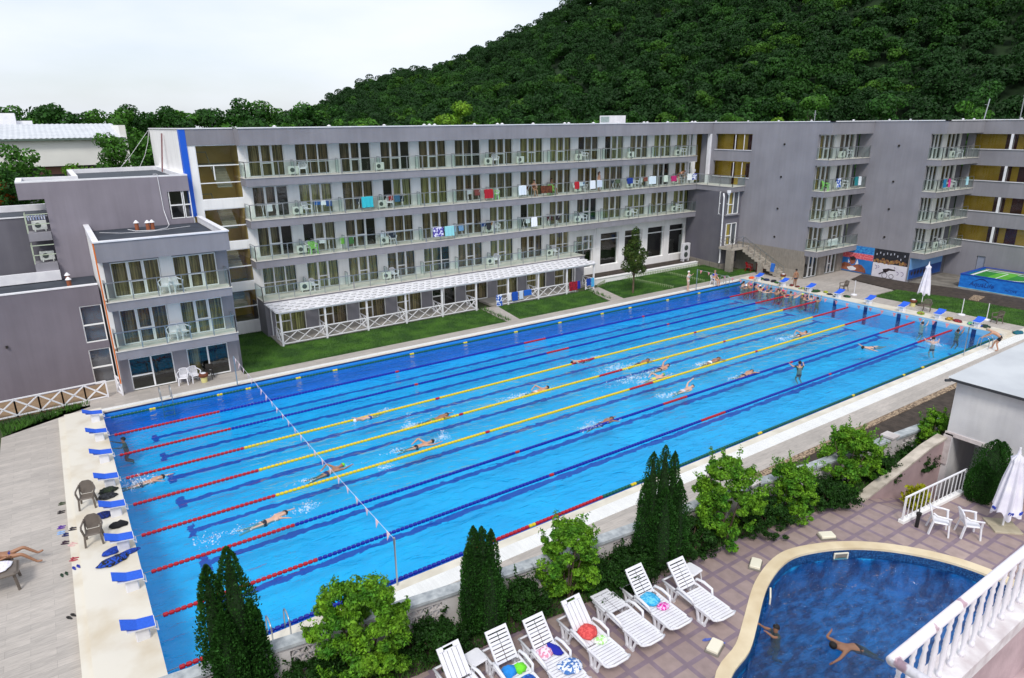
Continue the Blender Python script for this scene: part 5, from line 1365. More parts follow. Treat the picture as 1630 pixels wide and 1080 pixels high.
# poles on round white feet, parasols
def stand(x,y,label,z=.15):
    t = thing('post_stand',label,'stand',(x,y,z),group='white posts on round feet')
    MB().lathe([(.24,0),(.26,.03),(.25,.09),(.08,.13)],(0,0,0),18).build('foot',M_PLAS,t,smooth=True); MB().tube([(0,0,.1),(.03,.02,1.25)],.028,8).build('post',M_PLAS,t)
stand(53.2,-8.45,'white post on round foot near the grey chair at the far end'); stand(53.75,-16.35,'white post on round foot at the lawn edge, left of the pair'); stand(53.75,-18.0,'white post on round foot at the lawn edge, right of the pair')
def parasol(x,y,z,h,zb,label,lean=(0,0),r=.36,trim=None,base='round'):
    t = thing('closed_parasol',label,'parasol',(x,y,z))
    b = MB(); b.tube([(0,0,0),(lean[0],lean[1],h)],.028,8); b.build('pole',M_TRIM,t)
    b = MB(); n, m_ = 64, 18; vs = []
    for j in range(m_+1):
        s = j/m_; zz = h*(1-s)+zb*s
        rr = r*(.16+.84*s**.75) if s > .12 else r*(.05+.9*s)
        if j == 3: rr *= 1.35
        cx, cy = lean[0]*zz/h, lean[1]*zz/h
        for i in range(n):
            a = 2*PI*i/n; k = 1+.22*math.cos(8*a+1.5*s)*min(1,s*2)+.08*math.sin(13*a+3*s); dz = (.10*math.cos(4*a+1)+.05*math.cos(8*a))*(s**4)
            vs.append((cx+rr*k*math.cos(a),cy+rr*k*math.sin(a),zz+dz))
    b.add(vs,[(j*n+i,j*n+(i+1)%n,(j+1)*n+(i+1)%n,(j+1)*n+i) for j in range(m_) for i in range(n)]+[tuple(range(n))])
    o = b.build('canopy',mat('parasol cloth','eceaf2','d9d6e4',scale=2,rough=.85),t,smooth=True)
    b = MB(); b.tube([(lean[0]*.55-r*.55,lean[1]*.55,h*.55),(lean[0]*.55,lean[1]*.55-r*.6,h*.55+.02),(lean[0]*.55+r*.55,lean[1]*.55,h*.55)],.012,5) 
    if base == 'round': MB().lathe([(.05,.3),(.06,.12),(.28,.1),(.3,0)][::-1],(0,0,0),18).build('foot',M_BRN,t)
    else:
        for (ax,ay) in ((-.28,-.02),(.0,-.28),(.28,.02),(0,.28)):
            q = MB(); q.rbox(-.20,.20,-.20,.20,0,.06,.015); q.xf(Matrix.Translation((ax,ay,0))@Matrix.Rotation(.78,4,'Z')); q.build('paving_slab',mat('paving slab','b5ab94','a69c86',scale=3,rough=.8),t)
    if trim:
        for a in (2.3,3.6,4.5,5.6):
            q = MB(); rr = r*1.12; zz = zb+.12; 
            for kk in range(5): q.beam((rr*math.cos(a+kk*.07),rr*math.sin(a+kk*.07),zz+.05*(kk%2)),(rr*math.cos(a+kk*.07+.06),rr*math.sin(a+kk*.07+.06),zz+.08),.05,.01)
            q.build('printed_mark',mat('blue print','2c48b8',rough=.8),t)
    return t
parasol(22.1,-30.85,TZ,2.65,.5,'closed white parasol with blue marks standing on four paving slabs',(.1,.05),.34,trim=True,base='slabs')
parasol(54.2,-13.3,.15,3.45,1.0,'tall closed white parasol on the far lawn edge',(.1,0),.36)
# lounger and man table at the far left
t = thing('low_table','grey-brown plastic lounge table with towels at the left picture edge','table',(-3.65,-13.4,.15))
MB().rbox(-.55,.45,-.45,.45,.60,.65,.08).build('table_top',M_BRN,t)
for sx in (-1,1):
    for sy in (-1,1): MB().beam((sx*.42-.05,sy*.42,0),(sx*.35-.05,sy*.32,.61),.07,.05).build('leg',M_BRN,t)
bundle('towel','ecebf0',-3.7,-13.3,.80,.32,'white towel with red print on the lounge table','towel','dcd4e4',.15,1.2); bundle('cloth','c82430',-3.85,-13.55,.82,.17,'red cloth on the lounge table','cloth',None,.3,1.3)
# jars and lamps on roofs
def roof_pot(x,y,z,label):
    t = thing('roof_vent_pipe',label,'vent pipe',(x,y,z),group='clay roof vents')
    MB().lathe([(.11,0),(.11,.42)],(0,0,0),12).build('pipe',mat('clay','9c5a3c',rough=.8),t); MB().lathe([(.16,.42),(.1,.5),(.03,.58)],(0,0,0),12).build('cap',M_TRIM,t)
roof_pot(3.75,8.55,8.1,'clay roof vent with white cap standing alone on the annex roof'); roof_pot(4.3,8.2,8.1,'clay roof vent with white cap, left of the pair on the annex roof'); roof_pot(4.55,8.25,8.1,'clay roof vent with white cap, right of the pair on the annex roof')
roof_pot(-.2,7.2,5.44,'clay roof vent with white cap on the low roof, nearer one'); roof_pot(-.2,8.6,5.44,'clay roof vent with white cap on the low roof, farther one')
b = MB(); b.tube([(3.3,9.0,8.12),(3.6,8.0,8.12),(4.6,7.6,8.12),(5.3,8.2,8.12),(5.6,9.4,8.14),(5.5,9.86,9.0),(5.45,9.86,11.2),(5.3,10.4,11.16)],.02,6); b.tube([(1.8,8.6,8.12),(2.8,7.6,8.12),(4.2,7.2,8.12),(6.6,8.2,8.12)],.012,5)
tag(b.build('roof_cable',M_TRIM),'thin pale cables looping over the annex roof and up the wall','cable')
b = MB(); b.tube([(4.3,19.5,11.1),(5.4,21.4,12.0),(6.4,22.9,13.0),(7.1,23.9,13.7)],.012,5); b.tube([(5.6,19.8,11.1),(6.3,21.6,11.9),(6.8,22.9,12.8),(7.1,23.7,13.7)],.012,5)
tag(b.build('overhead_cable',M_TRIM),'two pale cables from the lilac annex roof up to the hotel roof','cable')
t = thing('roof_ladder','rusty ladder leaning against the white end wall of the hotel','ladder',(6.7,17.0,10.9))
b = MB()
for s in (-.18,.18): b.beam((0,s,0),(.35,s,2.6),.05)
for k in range(9): b.beam((.04+.035*k,-.18,.3+.26*k),(.04+.035*k,.18,.3+.26*k),.03)
b.build('rungs',mat('rusty pink metal','8f6a6c',rough=.7),t)
# black pump on the terrace
b = MB(); b.tube([(0,0,0),(0,0,.42)],.055,10); b.tube([(0,0,.42),(0,0,.5)],.075,10); b.beam((0,0,.5),(.1,.05,.58),.03)
o = tag(b.build('black_bollard_lamp',mat('black plastic','151517',rough=.5)),'small black post lamp beside the ramp railing','lamp'); o.location = (19.95,-29.35,TZ)
def drain(x,y,rz,label):
    t = thing('skimmer_box',label,'skimmer box',(x,y,TZ),rz,'pool skimmer lids'); MB().rbox(-.22,.22,-.14,.14,0,.12,.02).build('lid',mat('cream lid','e6e0cc',rough=.6),t); MB().rbox(-.25,.25,-.17,.17,0,.05,.02).build('rim',M_ROUGH,t)
drain(14.3,-27.72,.5,'cream skimmer lid beside the upper left bend of the small pool'); drain(17.2,-28.08,-.5,'cream skimmer lid behind the far rim of the small pool'); drain(10.85,-29.15,.35,'cream skimmer lid beside the lower left of the small pool rim')
for (x,y,rz,lab) in ((13.75,-28.56,.62,'skimmer opening in the wall at the upper left of the small pool'),(17.0,-28.66,-.50,'skimmer opening in the far wall of the small pool')):
    t = thing('skimmer',lab,'skimmer',(x,y-.0,TZ-.2),rz,'skimmer openings')
    b = MB(); b.box(-.22,.22,-.07,-.03,.07,.1); b.box(-.22,.22,-.07,-.03,-.12,-.09); b.box(-.22,-.19,-.07,-.03,-.09,.07); b.box(.19,.22,-.07,-.03,-.09,.07); b.build('frame',mat('cream lid','e6e0cc'),t); MB().box(-.19,.19,-.045,-.03,-.09,.07).build('flap',M_ROUGH,t)
# ================================================================ GARDEN WALL
gw = thing('pierced_garden_wall','pale garden wall with pierced lattice panels behind the bushes of the terrace','garden wall',(12,-25.4,0))
def wpt(x):
    for (x0,y0),(x1,y1) in zip(WALL,WALL[1:]):
        if x0 <= x <= x1: return Vector((x, y0+(y1-y0)*(x-x0)/(x1-x0), 0))
    return Vector((x, WALL[-1][1], 0))
def wseg(b, x0, x1, z0, z1, t=.2, off=0.0):
    n = max(1,int((x1-x0)/1.2))
    for i in range(n):
        a, c = wpt(x0+(x1-x0)*i/n), wpt(x0+(x1-x0)*(i+1)/n); d = (c-a).normalized(); nn = Vector((d.y,-d.x,0))
        a += nn*off; c += nn*off; e = nn*t
        b.add([a+Vector((0,0,z0)),c+Vector((0,0,z0)),c+e+Vector((0,0,z0)),a+e+Vector((0,0,z0)),a+Vector((0,0,z1)),c+Vector((0,0,z1)),c+e+Vector((0,0,z1)),a+e+Vector((0,0,z1))],[(0,1,2,3),(7,6,5,4),(0,4,5,1),(1,5,6,2),(2,6,7,3),(3,7,4,0)])
PAN = [(-.6,.4),(2.3,3.4),(4.85,5.85),(7.65,8.8),(10.9,12.1),(14.2,15.3),(17.25,18.4),(19.9,20.9),(23.75,25.5)]
def top_z(x): return 3.02
b = MB(); x = -3.0
for p0,p1 in PAN+[(26.5,26.5)]:
    wseg(b, x, p0, 0, 3.0); 
    if p1 > p0: wseg(b,p0,p1,0,2.28); wseg(b,p0,p1,2.86,3.0)
    x = p1
part(gw,'wall_body',b,mat('wall paint','cfcac8','b9b2b0',scale=1.5,rough=.85,bump=.2,bscale=30))
b = MB(); wseg(b,-3.0,26.5,3.001,3.08,.34,-.07)
part(gw,'wall_coping',b,mat('old coping','b9bec0','8f959a',scale=5,rough=.8,bump=.3,bscale=25))
for p0,p1 in PAN:
    b = MB(); n = 5; m_ = 3; dx = (p1-p0)/n; dz = .58/m_
    for i in range(n):
        for j in range(m_):
            a, c = wpt(p0+i*dx), wpt(p0+(i+1)*dx); z0 = 2.28+j*dz; off = Vector((0,-.1,0)); mm = (a+c)/2
            if (i+j)%2 or 1:
                b.beam(a+off+Vector((0,0,z0)),mm+off+Vector((0,0,z0+dz)),.03,.14,up=(0,1,0)); b.beam(mm+off+Vector((0,0,z0+dz)),c+off+Vector((0,0,z0)),.03,.14,up=(0,1,0)); b.beam(a+off+Vector((0,0,z0)),c+off+Vector((0,0,z0)),.03,.14,up=(0,1,0))
    part(gw,'lattice_panel',b,MATS['wall paint'])
for x in (23.1,9.9,16.3):
    q = wpt(x); b = MB(); b.box(q.x-.17,q.x+.17,q.y-.28,q.y+.06,0,3.14); b.box(q.x-.23,q.x+.23,q.y-.34,q.y+.12,3.14,3.2); part(gw,'pillar',b,MATS['wall paint'])

# ================================================================ WHITE HOUSE
hs = thing('white_house','white rendered house with ribbed metal roof beside the ramp at the right edge','building',(27,-32,0))
b = MB(); b.box(24.55,33,-45,-27.92,3.36,5.34); b.box(26.6,33,-45,-27.92,-.05,3.36); b.box(24.55,26.6,-45,-29.35,.5,3.36); b.box(24.5,26.6,-28.15,-27.9,.5,3.36)
part(hs,'wall',b,mat('house plaster','dcdada','c6c5c8',scale=.7,rough=.85,bump=.25,bscale=20)); streaks(MATS['house plaster'])
b = MB(); b.box(24.5,24.549,-29.4,-27.88,3.28,3.42); b.box(24.45,24.55,-28.12,-27.87,2.2,3.30); b.box(24.5,24.548,-45,-29.4,3.30,3.36)
part(hs,'passage_frame',b,mat('pink white trim','d8cfce','c4b9b8',scale=3,rough=.8))
b = MB(); n = 60; vs = []
for i in range(2*n+1):
    x = 24.28+9.0*i/(2*n); z = 5.44+.05*(i%2)+.012*(x-24.3); vs += [(x,-27.72,z),(x,-46,z)]
b.add(vs,[(2*i,2*i+1,2*i+3,2*i+2) for i in range(2*n)])
part(hs,'roof',b,mat('ribbed grey roof','c0c4c8','b2b6bb',scale=.8,rough=.45))
b = MB(); b.box(24.3,33,-27.9,-27.76,5.36,5.43); b.box(24.26,24.34,-45,-27.76,5.35,5.43); b.tube([(24.3,-27.8,5.36),(24.15,-27.7,5.36)],.05,8)
part(hs,'roof_edge',b,mat('dark roof edge','34363a',rough=.6))
b = MB()
for y in (-28.6,-29.2,-29.5,-29.85): b.box(24.5,24.55,y-.16,y+.1,5.27,5.33)
part(hs,'rafter_end',b,mat('pinkish brick ends','b59a94',rough=.9))

# ramp railing
t = thing('ramp_railing','white metal railing on a low kerb beside the ramp','railing',(21.5,-29.1,TZ))
b = MB(); b.box(-1.75,1.75,-.08,.10,0,.10); b.build('kerb',M_WHITE,t)
b = MB()
for k in range(15): x = -1.7+3.4*k/14; b.beam((x,0,.1),(x,0,.88),.022 if k%14 else .05)
b.beam((-1.72,0,.9),(1.72,0,.9),.05,.04); b.build('rail',M_TRIM,t)
t.rotation_euler = (0,0,-.07)

# ================================================================ OUR OWN BALCONY (lower right)
M_PEEL = mat('peeling white paint','eeeaf0','b79aa6',scale=5,rough=.5,lo=.60,hi=.66,detail=8,bump=.3,bscale=20)
bal = thing('balustrade','white balustrade with turned balusters and peeling paint in the lower right corner','balustrade',(6.5,-35.2,8.71))
b = MB(); b.tube([(4.95,-35.2,9.5),(11,-35.2,9.5)],.05,18); b.tube([(4.98,-35.2,9.495),(4.98,-37.0,9.495)],.045,16)
part(bal,'top_rail',b,M_PEEL,smooth=True)
prof = [(0.0272,0),(0.0272,.05),(0.0176,.07),(0.0240,.10),(0.0176,.13),(0.0288,.26),(0.0240,.33),(0.0288,.35),(0.0240,.37),(0.0288,.39),(0.0240,.41),(0.0288,.43),(0.0176,.55),(0.0256,.58),(0.0160,.62),(0.0240,.66),(0.0192,.76)]
def baluster(x,y):
    q = MB(); q.lathe(prof,(0,0,0),14); q.build('baluster',M_PEEL,None,smooth=True)
bm = mesh_of(MB().lathe(prof,(0,0,0),14),'baluster',M_PEEL,True)
for k in range(24): ob('baluster',bm,bal,(5.14+.235*k-6.5,0,0))
for k in range(6): ob('baluster',bm,bal,(4.98-6.5,-.22-.235*k,0))
b = MB(); b.box(4.85,11,-35.34,-35.06,8.55,8.712); b.box(4.85,5.12,-37.2,-35.34,8.55,8.712)
part(bal,'ledge',b,mat('old ledge paint','e9e6e6','c9bfc0',scale=4,rough=.7,bump=.3,bscale=25,detail=8))
b = MB(); b.box(5.0,11,-35.32,-35.1,5.5,8.549); b.box(5.0,5.1,-37.2,-35.32,5.5,8.549); b.box(5.1,11,-37.2,-35.32,5.5,7.7)
part(bal,'parapet',b,mat('pink parapet','c4adb0','a58f92',scale=2,rough=.85,bump=.3,bscale=20))

# ================================================================ POSTERS AND BANNER BOX
def flat(b, pts, x, plane='x'):
    vs = [((x,p[0],p[1]) if plane == 'x' else (p[0],x,p[1])) for p in pts]
    return b.add(vs,[tuple(range(len(pts)))])
def poster(name, label, y0, y1, z0, z1, base):
    t = thing(name,label,'poster',(61.66,(y0+y1)/2,z0)); b = MB(); b.box(61.66,61.695,y1,y0,z0,z1); part(t,'sheet',b,base); return t
def blob(cy, cz, ry, rz, n=14, j=.12): return [(cy+ry*math.cos(2*PI*i/n)*(1+j*math.sin(i*2.3)), cz+rz*math.sin(2*PI*i/n)*(1+j*math.cos(i*1.7))) for i in range(n)]
M_SKIN = mat('skin','c08a6e','ad775c',scale=6,rough=.6)
M_PSKIN = mat('printed skin','a8664a','7c4534',scale=3,rough=.6); M_PDARK = mat('printed dark','231b22','3a2c30',scale=5,rough=.6)
p1_ = poster('wall_poster','large wall poster of a butterfly swimmer against blue water under a red band',-1.95,-5.2,.2,2.68,mat('printed blue','1f6fc0','2a83cf',scale=1.2,rough=.5))
b = MB(); flat(b,[(-1.95,1.5),(-5.2,1.45),(-5.2,2.0),(-1.95,2.0)][::-1],61.655); part(p1_,'red_band',b,mat('printed red','d8505c','e88a92',scale=9,rough=.6,lo=.5,hi=.55,detail=2))
b = MB(); flat(b,[(-1.95,2.0),(-5.2,2.0),(-5.2,2.67),(-1.95,2.67)][::-1],61.654); part(p1_,'water_print',b,mat('printed cyan','3fa4e0','1c5cb4',scale=4,rough=.6,stretch=(1,1,2)))
b = MB(); flat(b,blob(-3.3,1.25,.30,.36),61.650); flat(b,[(-2.3,.3),(-2.2,.75),(-2.5,1.0),(-3.0,.95),(-3.3,.75),(-3.7,.95),(-4.2,.95),(-4.6,.6),(-4.7,.25)],61.652); part(p1_,'figure_print',b,M_PSKIN)
b = MB(); flat(b,blob(-3.3,1.45,.3,.2),61.648); part(p1_,'cap_print',b,M_PDARK)
b = MB(); flat(b,[(-2.9,.95),(-2.85,1.35),(-3.05,1.1)],61.647); flat(b,[(-3.75,1.45),(-3.9,1.0),(-3.6,.9)],61.647); flat(b,blob(-3.3,.5,.45,.2),61.647); part(p1_,'foam_print',b,M_TRIM)
p2_ = poster('wall_poster','dark wall poster of a night crowd above the white cycling poster',-5.25,-8.3,1.43,2.68,mat('printed night','15161c','2c2e38',scale=6,rough=.6))
b = MB(); random.seed(3)
for i in range(16): flat(b,blob(-5.4-.18*i,1.5+random.random()*.3,.09+random.random()*.1,.1+random.random()*.12,8),61.650-.0005*i)
part(p2_,'crowd_print',b,mat('printed ochre','b08a4c','6a3c3c',scale=5,rough=.6))
b = MB()
for i in range(9): flat(b,blob(-5.5-.31*i,1.9+random.random()*.5,.04,.12,7),61.6405-.0005*i)
part(p2_,'light_print',b,mat('printed pale','c8ccdc',rough=.6))
p3_ = poster('wall_poster','white wall poster of a leaning cyclist with purple strokes',-5.25,-8.3,.12,1.42,mat('printed white','e8e4ec','dcd8e4',scale=2,rough=.6))
b = MB()
def arc(b,cy,cz,r,a0,a1,w,x=61.65,n=14):
    for i in range(n):
        t0,t1 = a0+(a1-a0)*i/n,a0+(a1-a0)*(i+1)/n; flat(b,[(cy+(r)*math.cos(t0),cz+r*math.sin(t0)),(cy+r*math.cos(t1),cz+r*math.sin(t1)),(cy+(r-w)*math.cos(t1),cz+(r-w)*math.sin(t1)),(cy+(r-w)*math.cos(t0),cz+(r-w)*math.sin(t0))],x)
arc(b,-6.45,.35,.26,0,6.28,.04); arc(b,-7.05,.35,.22,0,6.28,.04)
flat(b,[(-6.2,.9),(-6.7,1.05),(-7.3,1.0),(-7.35,.9),(-6.8,.85),(-6.5,.6),(-6.3,.7)],61.649); flat(b,[(-5.9,.45),(-6.45,.8),(-6.5,.72),(-5.95,.35)],61.649); part(p3_,'figure_print',b,M_PDARK)
b = MB()
for cy,cz,r in ((-5.5,1.0,.18),(-5.75,1.05,.12),(-7.5,.7,.16),(-7.9,.7,.2),(-7.2,1.15,.1)): arc(b,cy,cz,r,1.2,4.6,.035)
part(p3_,'stroke_print',b,mat('printed purple','5a2a78',rough=.6))
t = thing('wall_poster','long blue sea poster on the wall under the right balcony stack','poster',(64.6,-8.44,.25)); b = MB(); b.box(61.75,67.7,-8.46,-8.425,.3,2.66); part(t,'sheet',b,mat('printed sky','7fb2e6','6aa0dc',scale=1,rough=.5))
b = MB(); b.add([(61.8,-8.47,.32),(67.65,-8.47,.32),(67.65,-8.47,1.25),(61.8,-8.47,1.15)],[(0,1,2,3)]); part(t,'sea_print',b,mat('printed sea','1450a4','0d3f88',scale=2,rough=.5))
b = MB()
for i in range(6): b.add([(62.3+.55*i+dx*.2,-8.475-.001*i,.8+dz*.25) for dx,dz in ((-1,0),(0,-1),(1,0),(0,1.2))],[(0,1,2,3)])
part(t,'figure_print',b,M_PDARK)

bx = thing('banner_box','blue banner-clad box with green pitch top at the right edge behind the lawn','inflatable pitch',(65,-16,.1))
b = MB(); b.box(63.4,63.5,-24,-11.95,.14,1.22); b.box(63.5,68.0,-12.05,-11.95,.14,1.22); b.box(63.5,68,-24,-23.9,.14,1.22)
part(bx,'banner',b,mat('banner blue','1f7fdc','1468c4',scale=2.5,rough=.45,bump=.3,bscale=3,stretch=(1,1,2)))
b = MB(); b.box(63.37,63.52,-24,-11.93,1.221,1.28); b.box(63.52,68.0,-12.08,-11.93,1.221,1.28); b.box(67.9,68,-24,-12.08,1.221,1.28); part(bx,'top_border',b,mat('banner navy','1244b0',rough=.45))
b = MB(); b.box(63.38,63.4,-24,-11.96,.10,.15); part(bx,'lower_edge',b,mat('banner cyan','58c0dc',rough=.5))
M_G1 = mat('pitch green','2f8f34','277c2d',scale=1,rough=.6); M_G2 = mat('pitch light green','63b83a','56a834',scale=1,rough=.6)
for i in range(8):
    y1 = -12.1-1.4*i; b = MB(); b.add([(63.55,y1,1.05),(63.55,y1-1.4,1.05),(67.85,y1-1.4,1.12),(67.85,y1,1.12)],[(0,1,2,3)]); part(bx,'pitch_stripe',b,M_G1 if i%2 == 0 else M_G2)
b = MB()
def ln(x0,y0,x1,y1,w=.1): b.beam((x0,y0,1.07+(x0-63.55)*.0163),(x1,y1,1.07+(x1-63.55)*.0163),w,.02)
ln(63.9,-12.4,67.5,-12.4,.22); ln(64.4,-14.2,67.0,-14.2,.07); ln(64.4,-12.5,64.4,-14.2,.07); ln(67.0,-12.5,67.0,-14.2,.07); ln(63.7,-17,67.8,-17,.08); ln(67.6,-12.4,67.6,-23.5,.12); ln(63.75,-12.4,63.75,-16.6,.06)
pa = [(65.7+1.3*math.cos(a),-14.9-1.4*math.sin(a)) for a in [i*.35-.0 for i in range(10)]]
for (x0,y0),(x1,y1) in zip(pa,pa[1:]): ln(x0,y0,x1,y1,.07)
part(bx,'pitch_lines',b,M_TRIM)
def text_part(s, size, loc, parent, m, name='lettering', rot=(PI/2,0,-PI/2), shear=.0):
    c = bpy.data.curves.new('lettering','FONT'); c.body = s; c.size = size; c.extrude = .004; c.shear = shear
    o = bpy.data.objects.new('tmp',c); C.objects.link(o); bpy.context.view_layer.update()
    dg = bpy.context.evaluated_depsgraph_get(); me = bpy.data.meshes.new_from_object(o.evaluated_get(dg)); bpy.data.objects.remove(o)
    me.materials.clear(); me.materials.append(m); q = ob(name,me,parent,tuple(Vector(loc)-Vector(parent.location))); q.rotation_euler = rot; return q
M_NAVYP = mat('navy print','16307c',rough=.6)
text_part('AquaLife',.52,(63.39,-12.75,.40),bx,M_NAVYP,shear=.2); text_part('ACTIVE',.26,(63.39,-15.4,.36),bx,M_NAVYP,shear=.2)
b = MB(); pts = [(-12.95-1.25*s,.90+.16*math.sin((s-.25)*5)) for s in [i/12 for i in range(13)]]
for i in range(12):
    (a0_,z0_),(a1_,z1_) = pts[i],pts[i+1]; w0,w1 = .10*math.sin(PI*(i+.01)/13),.10*math.sin(PI*(i+1)/13); flat(b,[(a0_,z0_-w0/2),(a1_,z1_-w1/2),(a1_,z1_+w1/2),(a0_,z0_+w0/2)],63.388)
part(bx,'wave_mark',b,M_NAVYP)

# ================================================================ TREES AND BUSHES
M_BARK = mat('bark','6a5a48','4c4034',scale=8,rough=.9,bump=.6,bscale=20,stretch=(1,1,.3))
L_THU = leafmat('thuja leaf','366624','204617',rand=.5,scale=1.6); L_BUSH = leafmat('bush leaf','7dab28','37731d',rand=.55,scale=2.2); L_BUSHD = leafmat('dark shrub leaf','2c5418','1a3a10',rand=.5,scale=1.2)
L_TREE = leafmat('tree leaf','4f8028','335f1c',rand=.5,scale=.5); L_TREED = leafmat('dark tree leaf','34611f','224816',rand=.5,scale=.4); L_BRIGHT = leafmat('bright leaf','7da02a','4d7f20',rand=.4,scale=.5); L_OR = leafmat('orange leaf','b8621c','8a4418',rand=.4,scale=1); L_OLIVE = leafmat('birch leaf','4f5e24','2f4a18',rand=.5,scale=1.5)
def thuja(label, x, y, z0, cols, n=9000, m=L_THU, size=.075, cat='thuja'):
    t = thing('thuja',label,cat,(x,y,z0))
    for dx,dy,h,r in cols:
        MB().tube([(dx,dy,-.1),(dx,dy,h*.6)],[.07,.02],7).build('trunk',M_BARK,t)
    P = []; D = []; k = int(n/len(cols))
    for dx,dy,h,r in cols:
        u = rng.beta(1.0,1.15,size=k); zz = h*u; rr = r*(1-u**2.8)**.75*(.80+.20*np.minimum(1,u*5))*(.93+.07*np.sin(zz*5+dx*9)); a = rng.random(k)*2*PI
        bump_ = 1+.10*np.sin(a*5+zz*3.1)+.07*np.sin(a*9-zz*5)
        q = rr*1.22*bump_*(.66+.38*rng.random(k)); P.append(np.stack([dx+q*np.cos(a),dy+q*np.sin(a),zz],1)); D.append(np.stack([np.cos(a)*.75,np.sin(a)*.75,np.ones(k)*1.0],1))
    P = np.concatenate(P); D = np.concatenate(D)
    bare('crown',leaves(P,size,aspect=1.9,dirs=D),len(P),m,t); 
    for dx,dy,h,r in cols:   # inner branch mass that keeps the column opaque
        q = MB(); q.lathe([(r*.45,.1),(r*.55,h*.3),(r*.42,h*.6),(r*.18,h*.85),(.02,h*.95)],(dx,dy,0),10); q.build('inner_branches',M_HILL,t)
    return t
thuja('pair of tall dark thuja columns nearest the camera at the lower left',1.15,-24.25,TZ,[(-.22,.05,3.55,.38),(.20,-.02,3.85,.46),(.45,-.12,2.5,.3),(-.1,-.25,2.6,.34)],34000,size=.06)
thuja('dark thuja with three tips between the leafy bush and the loungers',6.63,-25.45,TZ,[(-.14,.05,3.0,.32),(.05,-.02,2.95,.34),(.26,-.1,2.85,.26),(-.28,.06,2.6,.24),(.1,-.25,2.2,.36)],30000,size=.05)
thuja('tallest cluster of dark thuja columns in the middle of the wall',12.05,-26.05,TZ,[(-.2,.12,3.55,.36),(.12,.0,3.7,.40),(.36,-.12,3.5,.30),(-.38,.15,2.8,.26),(.45,-.3,2.7,.3),(-.05,-.25,2.6,.36)],36000,size=.05)
thuja('broad dark conical juniper in front of the white house',23.5,-29.8,TZ,[(-.05,.0,2.15,.56),(.2,-.12,2.05,.46),(-.28,.1,1.4,.42)],26000,size=.045,cat='juniper')
def bush(label, x, y, z0, h, r, n, m, size=.10, name='leafy_bush', cat='bush', stems=6, spread=.8):
    t = thing(name,label,cat,(x,y,z0)); P = []; D = []
    b = MB()
    for s in range(stems):
        a = 2*PI*s/stems+random.random(); dx,dy = math.cos(a),math.sin(a); b.tube([(dx*.08,dy*.08,-.05),(dx*r*.3,dy*r*.3,h*.4),(dx*r*.55,dy*r*.55,h*.75)],[.03,.02,.008],5)
    b.build('stems',M_BARK,t)
    ns = int(105*max(1,r)); k = int(n/ns)
    wob = [random.uniform(.86,1.12) for _ in range(9)]
    for s in range(ns):
        a = random.random()*2*PI; e = random.random()**.8; prof_ = (1-.12*abs(e-.3)/.3 if e < .3 else math.sqrt(max(0,1-((e-.3)/.75)**2)))
        rr = r*spread*1.25*prof_*wob[int(a/(2*PI)*9)%9]*(.08+.92*random.random()**.45)
        cx,cy,cz = rr*math.cos(a), rr*math.sin(a), h*(.06+.84*e); lr = r*random.uniform(.11,.24); u = sphere_pts(k,.5)
        q = u*np.array([lr,lr,lr*.6])+np.array([cx,cy,cz]); P.append(q); D.append(u+np.array([cx,cy,cz-h*.3])/r*.5+np.array([0,0,.5]))
        if s%2 == 0:
            d = Vector((cx,cy,h*.55)).normalized(); L_ = random.uniform(.12,.34); q = np.array([cx,cy,cz])+np.outer(rng.random(34)*L_,np.array(d))*1.2+rng.normal(size=(34,3))*.035+np.array(d)*lr*.6; P.append(q); D.append(rng.normal(size=(34,3))+np.array([0,0,.6]))
    P = np.concatenate(P); P[:,2] = np.maximum(P[:,2],.02)
    bare('foliage',shell_leaves(P,np.concatenate(D),size,1.9,.75),len(P),m,t)
    return t
bush('big leafy bright green bush right of the two nearest thuja columns',3.75,-25.0,TZ,2.45,1.15,34000,L_BUSH,.075)
bush('bright green bush between the three-tipped thuja and the tallest thujas',9.1,-25.75,TZ,2.4,.85,22000,L_BUSH,.07)
bush('round yellow-green bush right of the tallest thuja cluster',14.7,-26.3,TZ,2.75,1.05,26000,L_BUSH,.075)
bush('smaller yellow-green bush third from the right along the wall',17.15,-26.8,TZ,1.95,.78,18000,L_BUSH,.07)
bush('large bright bush left of the pillar in the garden wall',20.45,-26.75,TZ,2.25,1.0,26000,L_BUSH,.075)
bush('green bush squeezed against the corner of the white house',25.0,-27.35,TZ-.1,2.05,.62,18000,L_BUSH,.07,spread=.7)
LOW = [(-.6,-24.7,.8,.7,'low dark shrub left of the nearest thujas'),(2.6,-24.95,.55,.6,'low dark shrub between nearest thujas and the big bush'),(5.35,-25.4,.6,.6,'low dark shrub left of the three-tipped thuja'),(7.75,-25.65,.85,.5,'rounded dark shrub right of the three-tipped thuja'),
       (10.3,-25.95,.65,.7,'dark spreading shrub left of the tallest thujas'),(11.0,-26.1,.7,.6,'low shrub in front of the tallest thujas'),(13.35,-26.2,.95,.6,'dark shrub tucked right of the tallest thujas'),(16.0,-26.75,.9,.6,'dark low shrub between two yellow-green bushes'),
       (18.7,-26.95,.7,.55,'dark low shrub right of the smaller yellow-green bush'),(19.5,-27.0,.5,.45,'dark low shrub at the head of the ramp'),(22.0,-27.1,.7,.5,'scrappy low shrub above the sloping retaining wall'),(23.8,-27.4,.6,.5,'low shrub below the garden wall pillar')]
for x,y,h,r,lab in LOW: bush(lab,x,y,TZ,h*1.15,r*1.15,9000,L_BUSHD,.06,'low_shrub','shrub',4,.95)
bush('spiky yellow plant behind the ramp railing',21.6,-28.6,TZ-.6,.9,.35,1200,leafmat('yellow leaf','b8b020','7c8c1c',rand=.3),.12,'yellow_plant','plant',4)
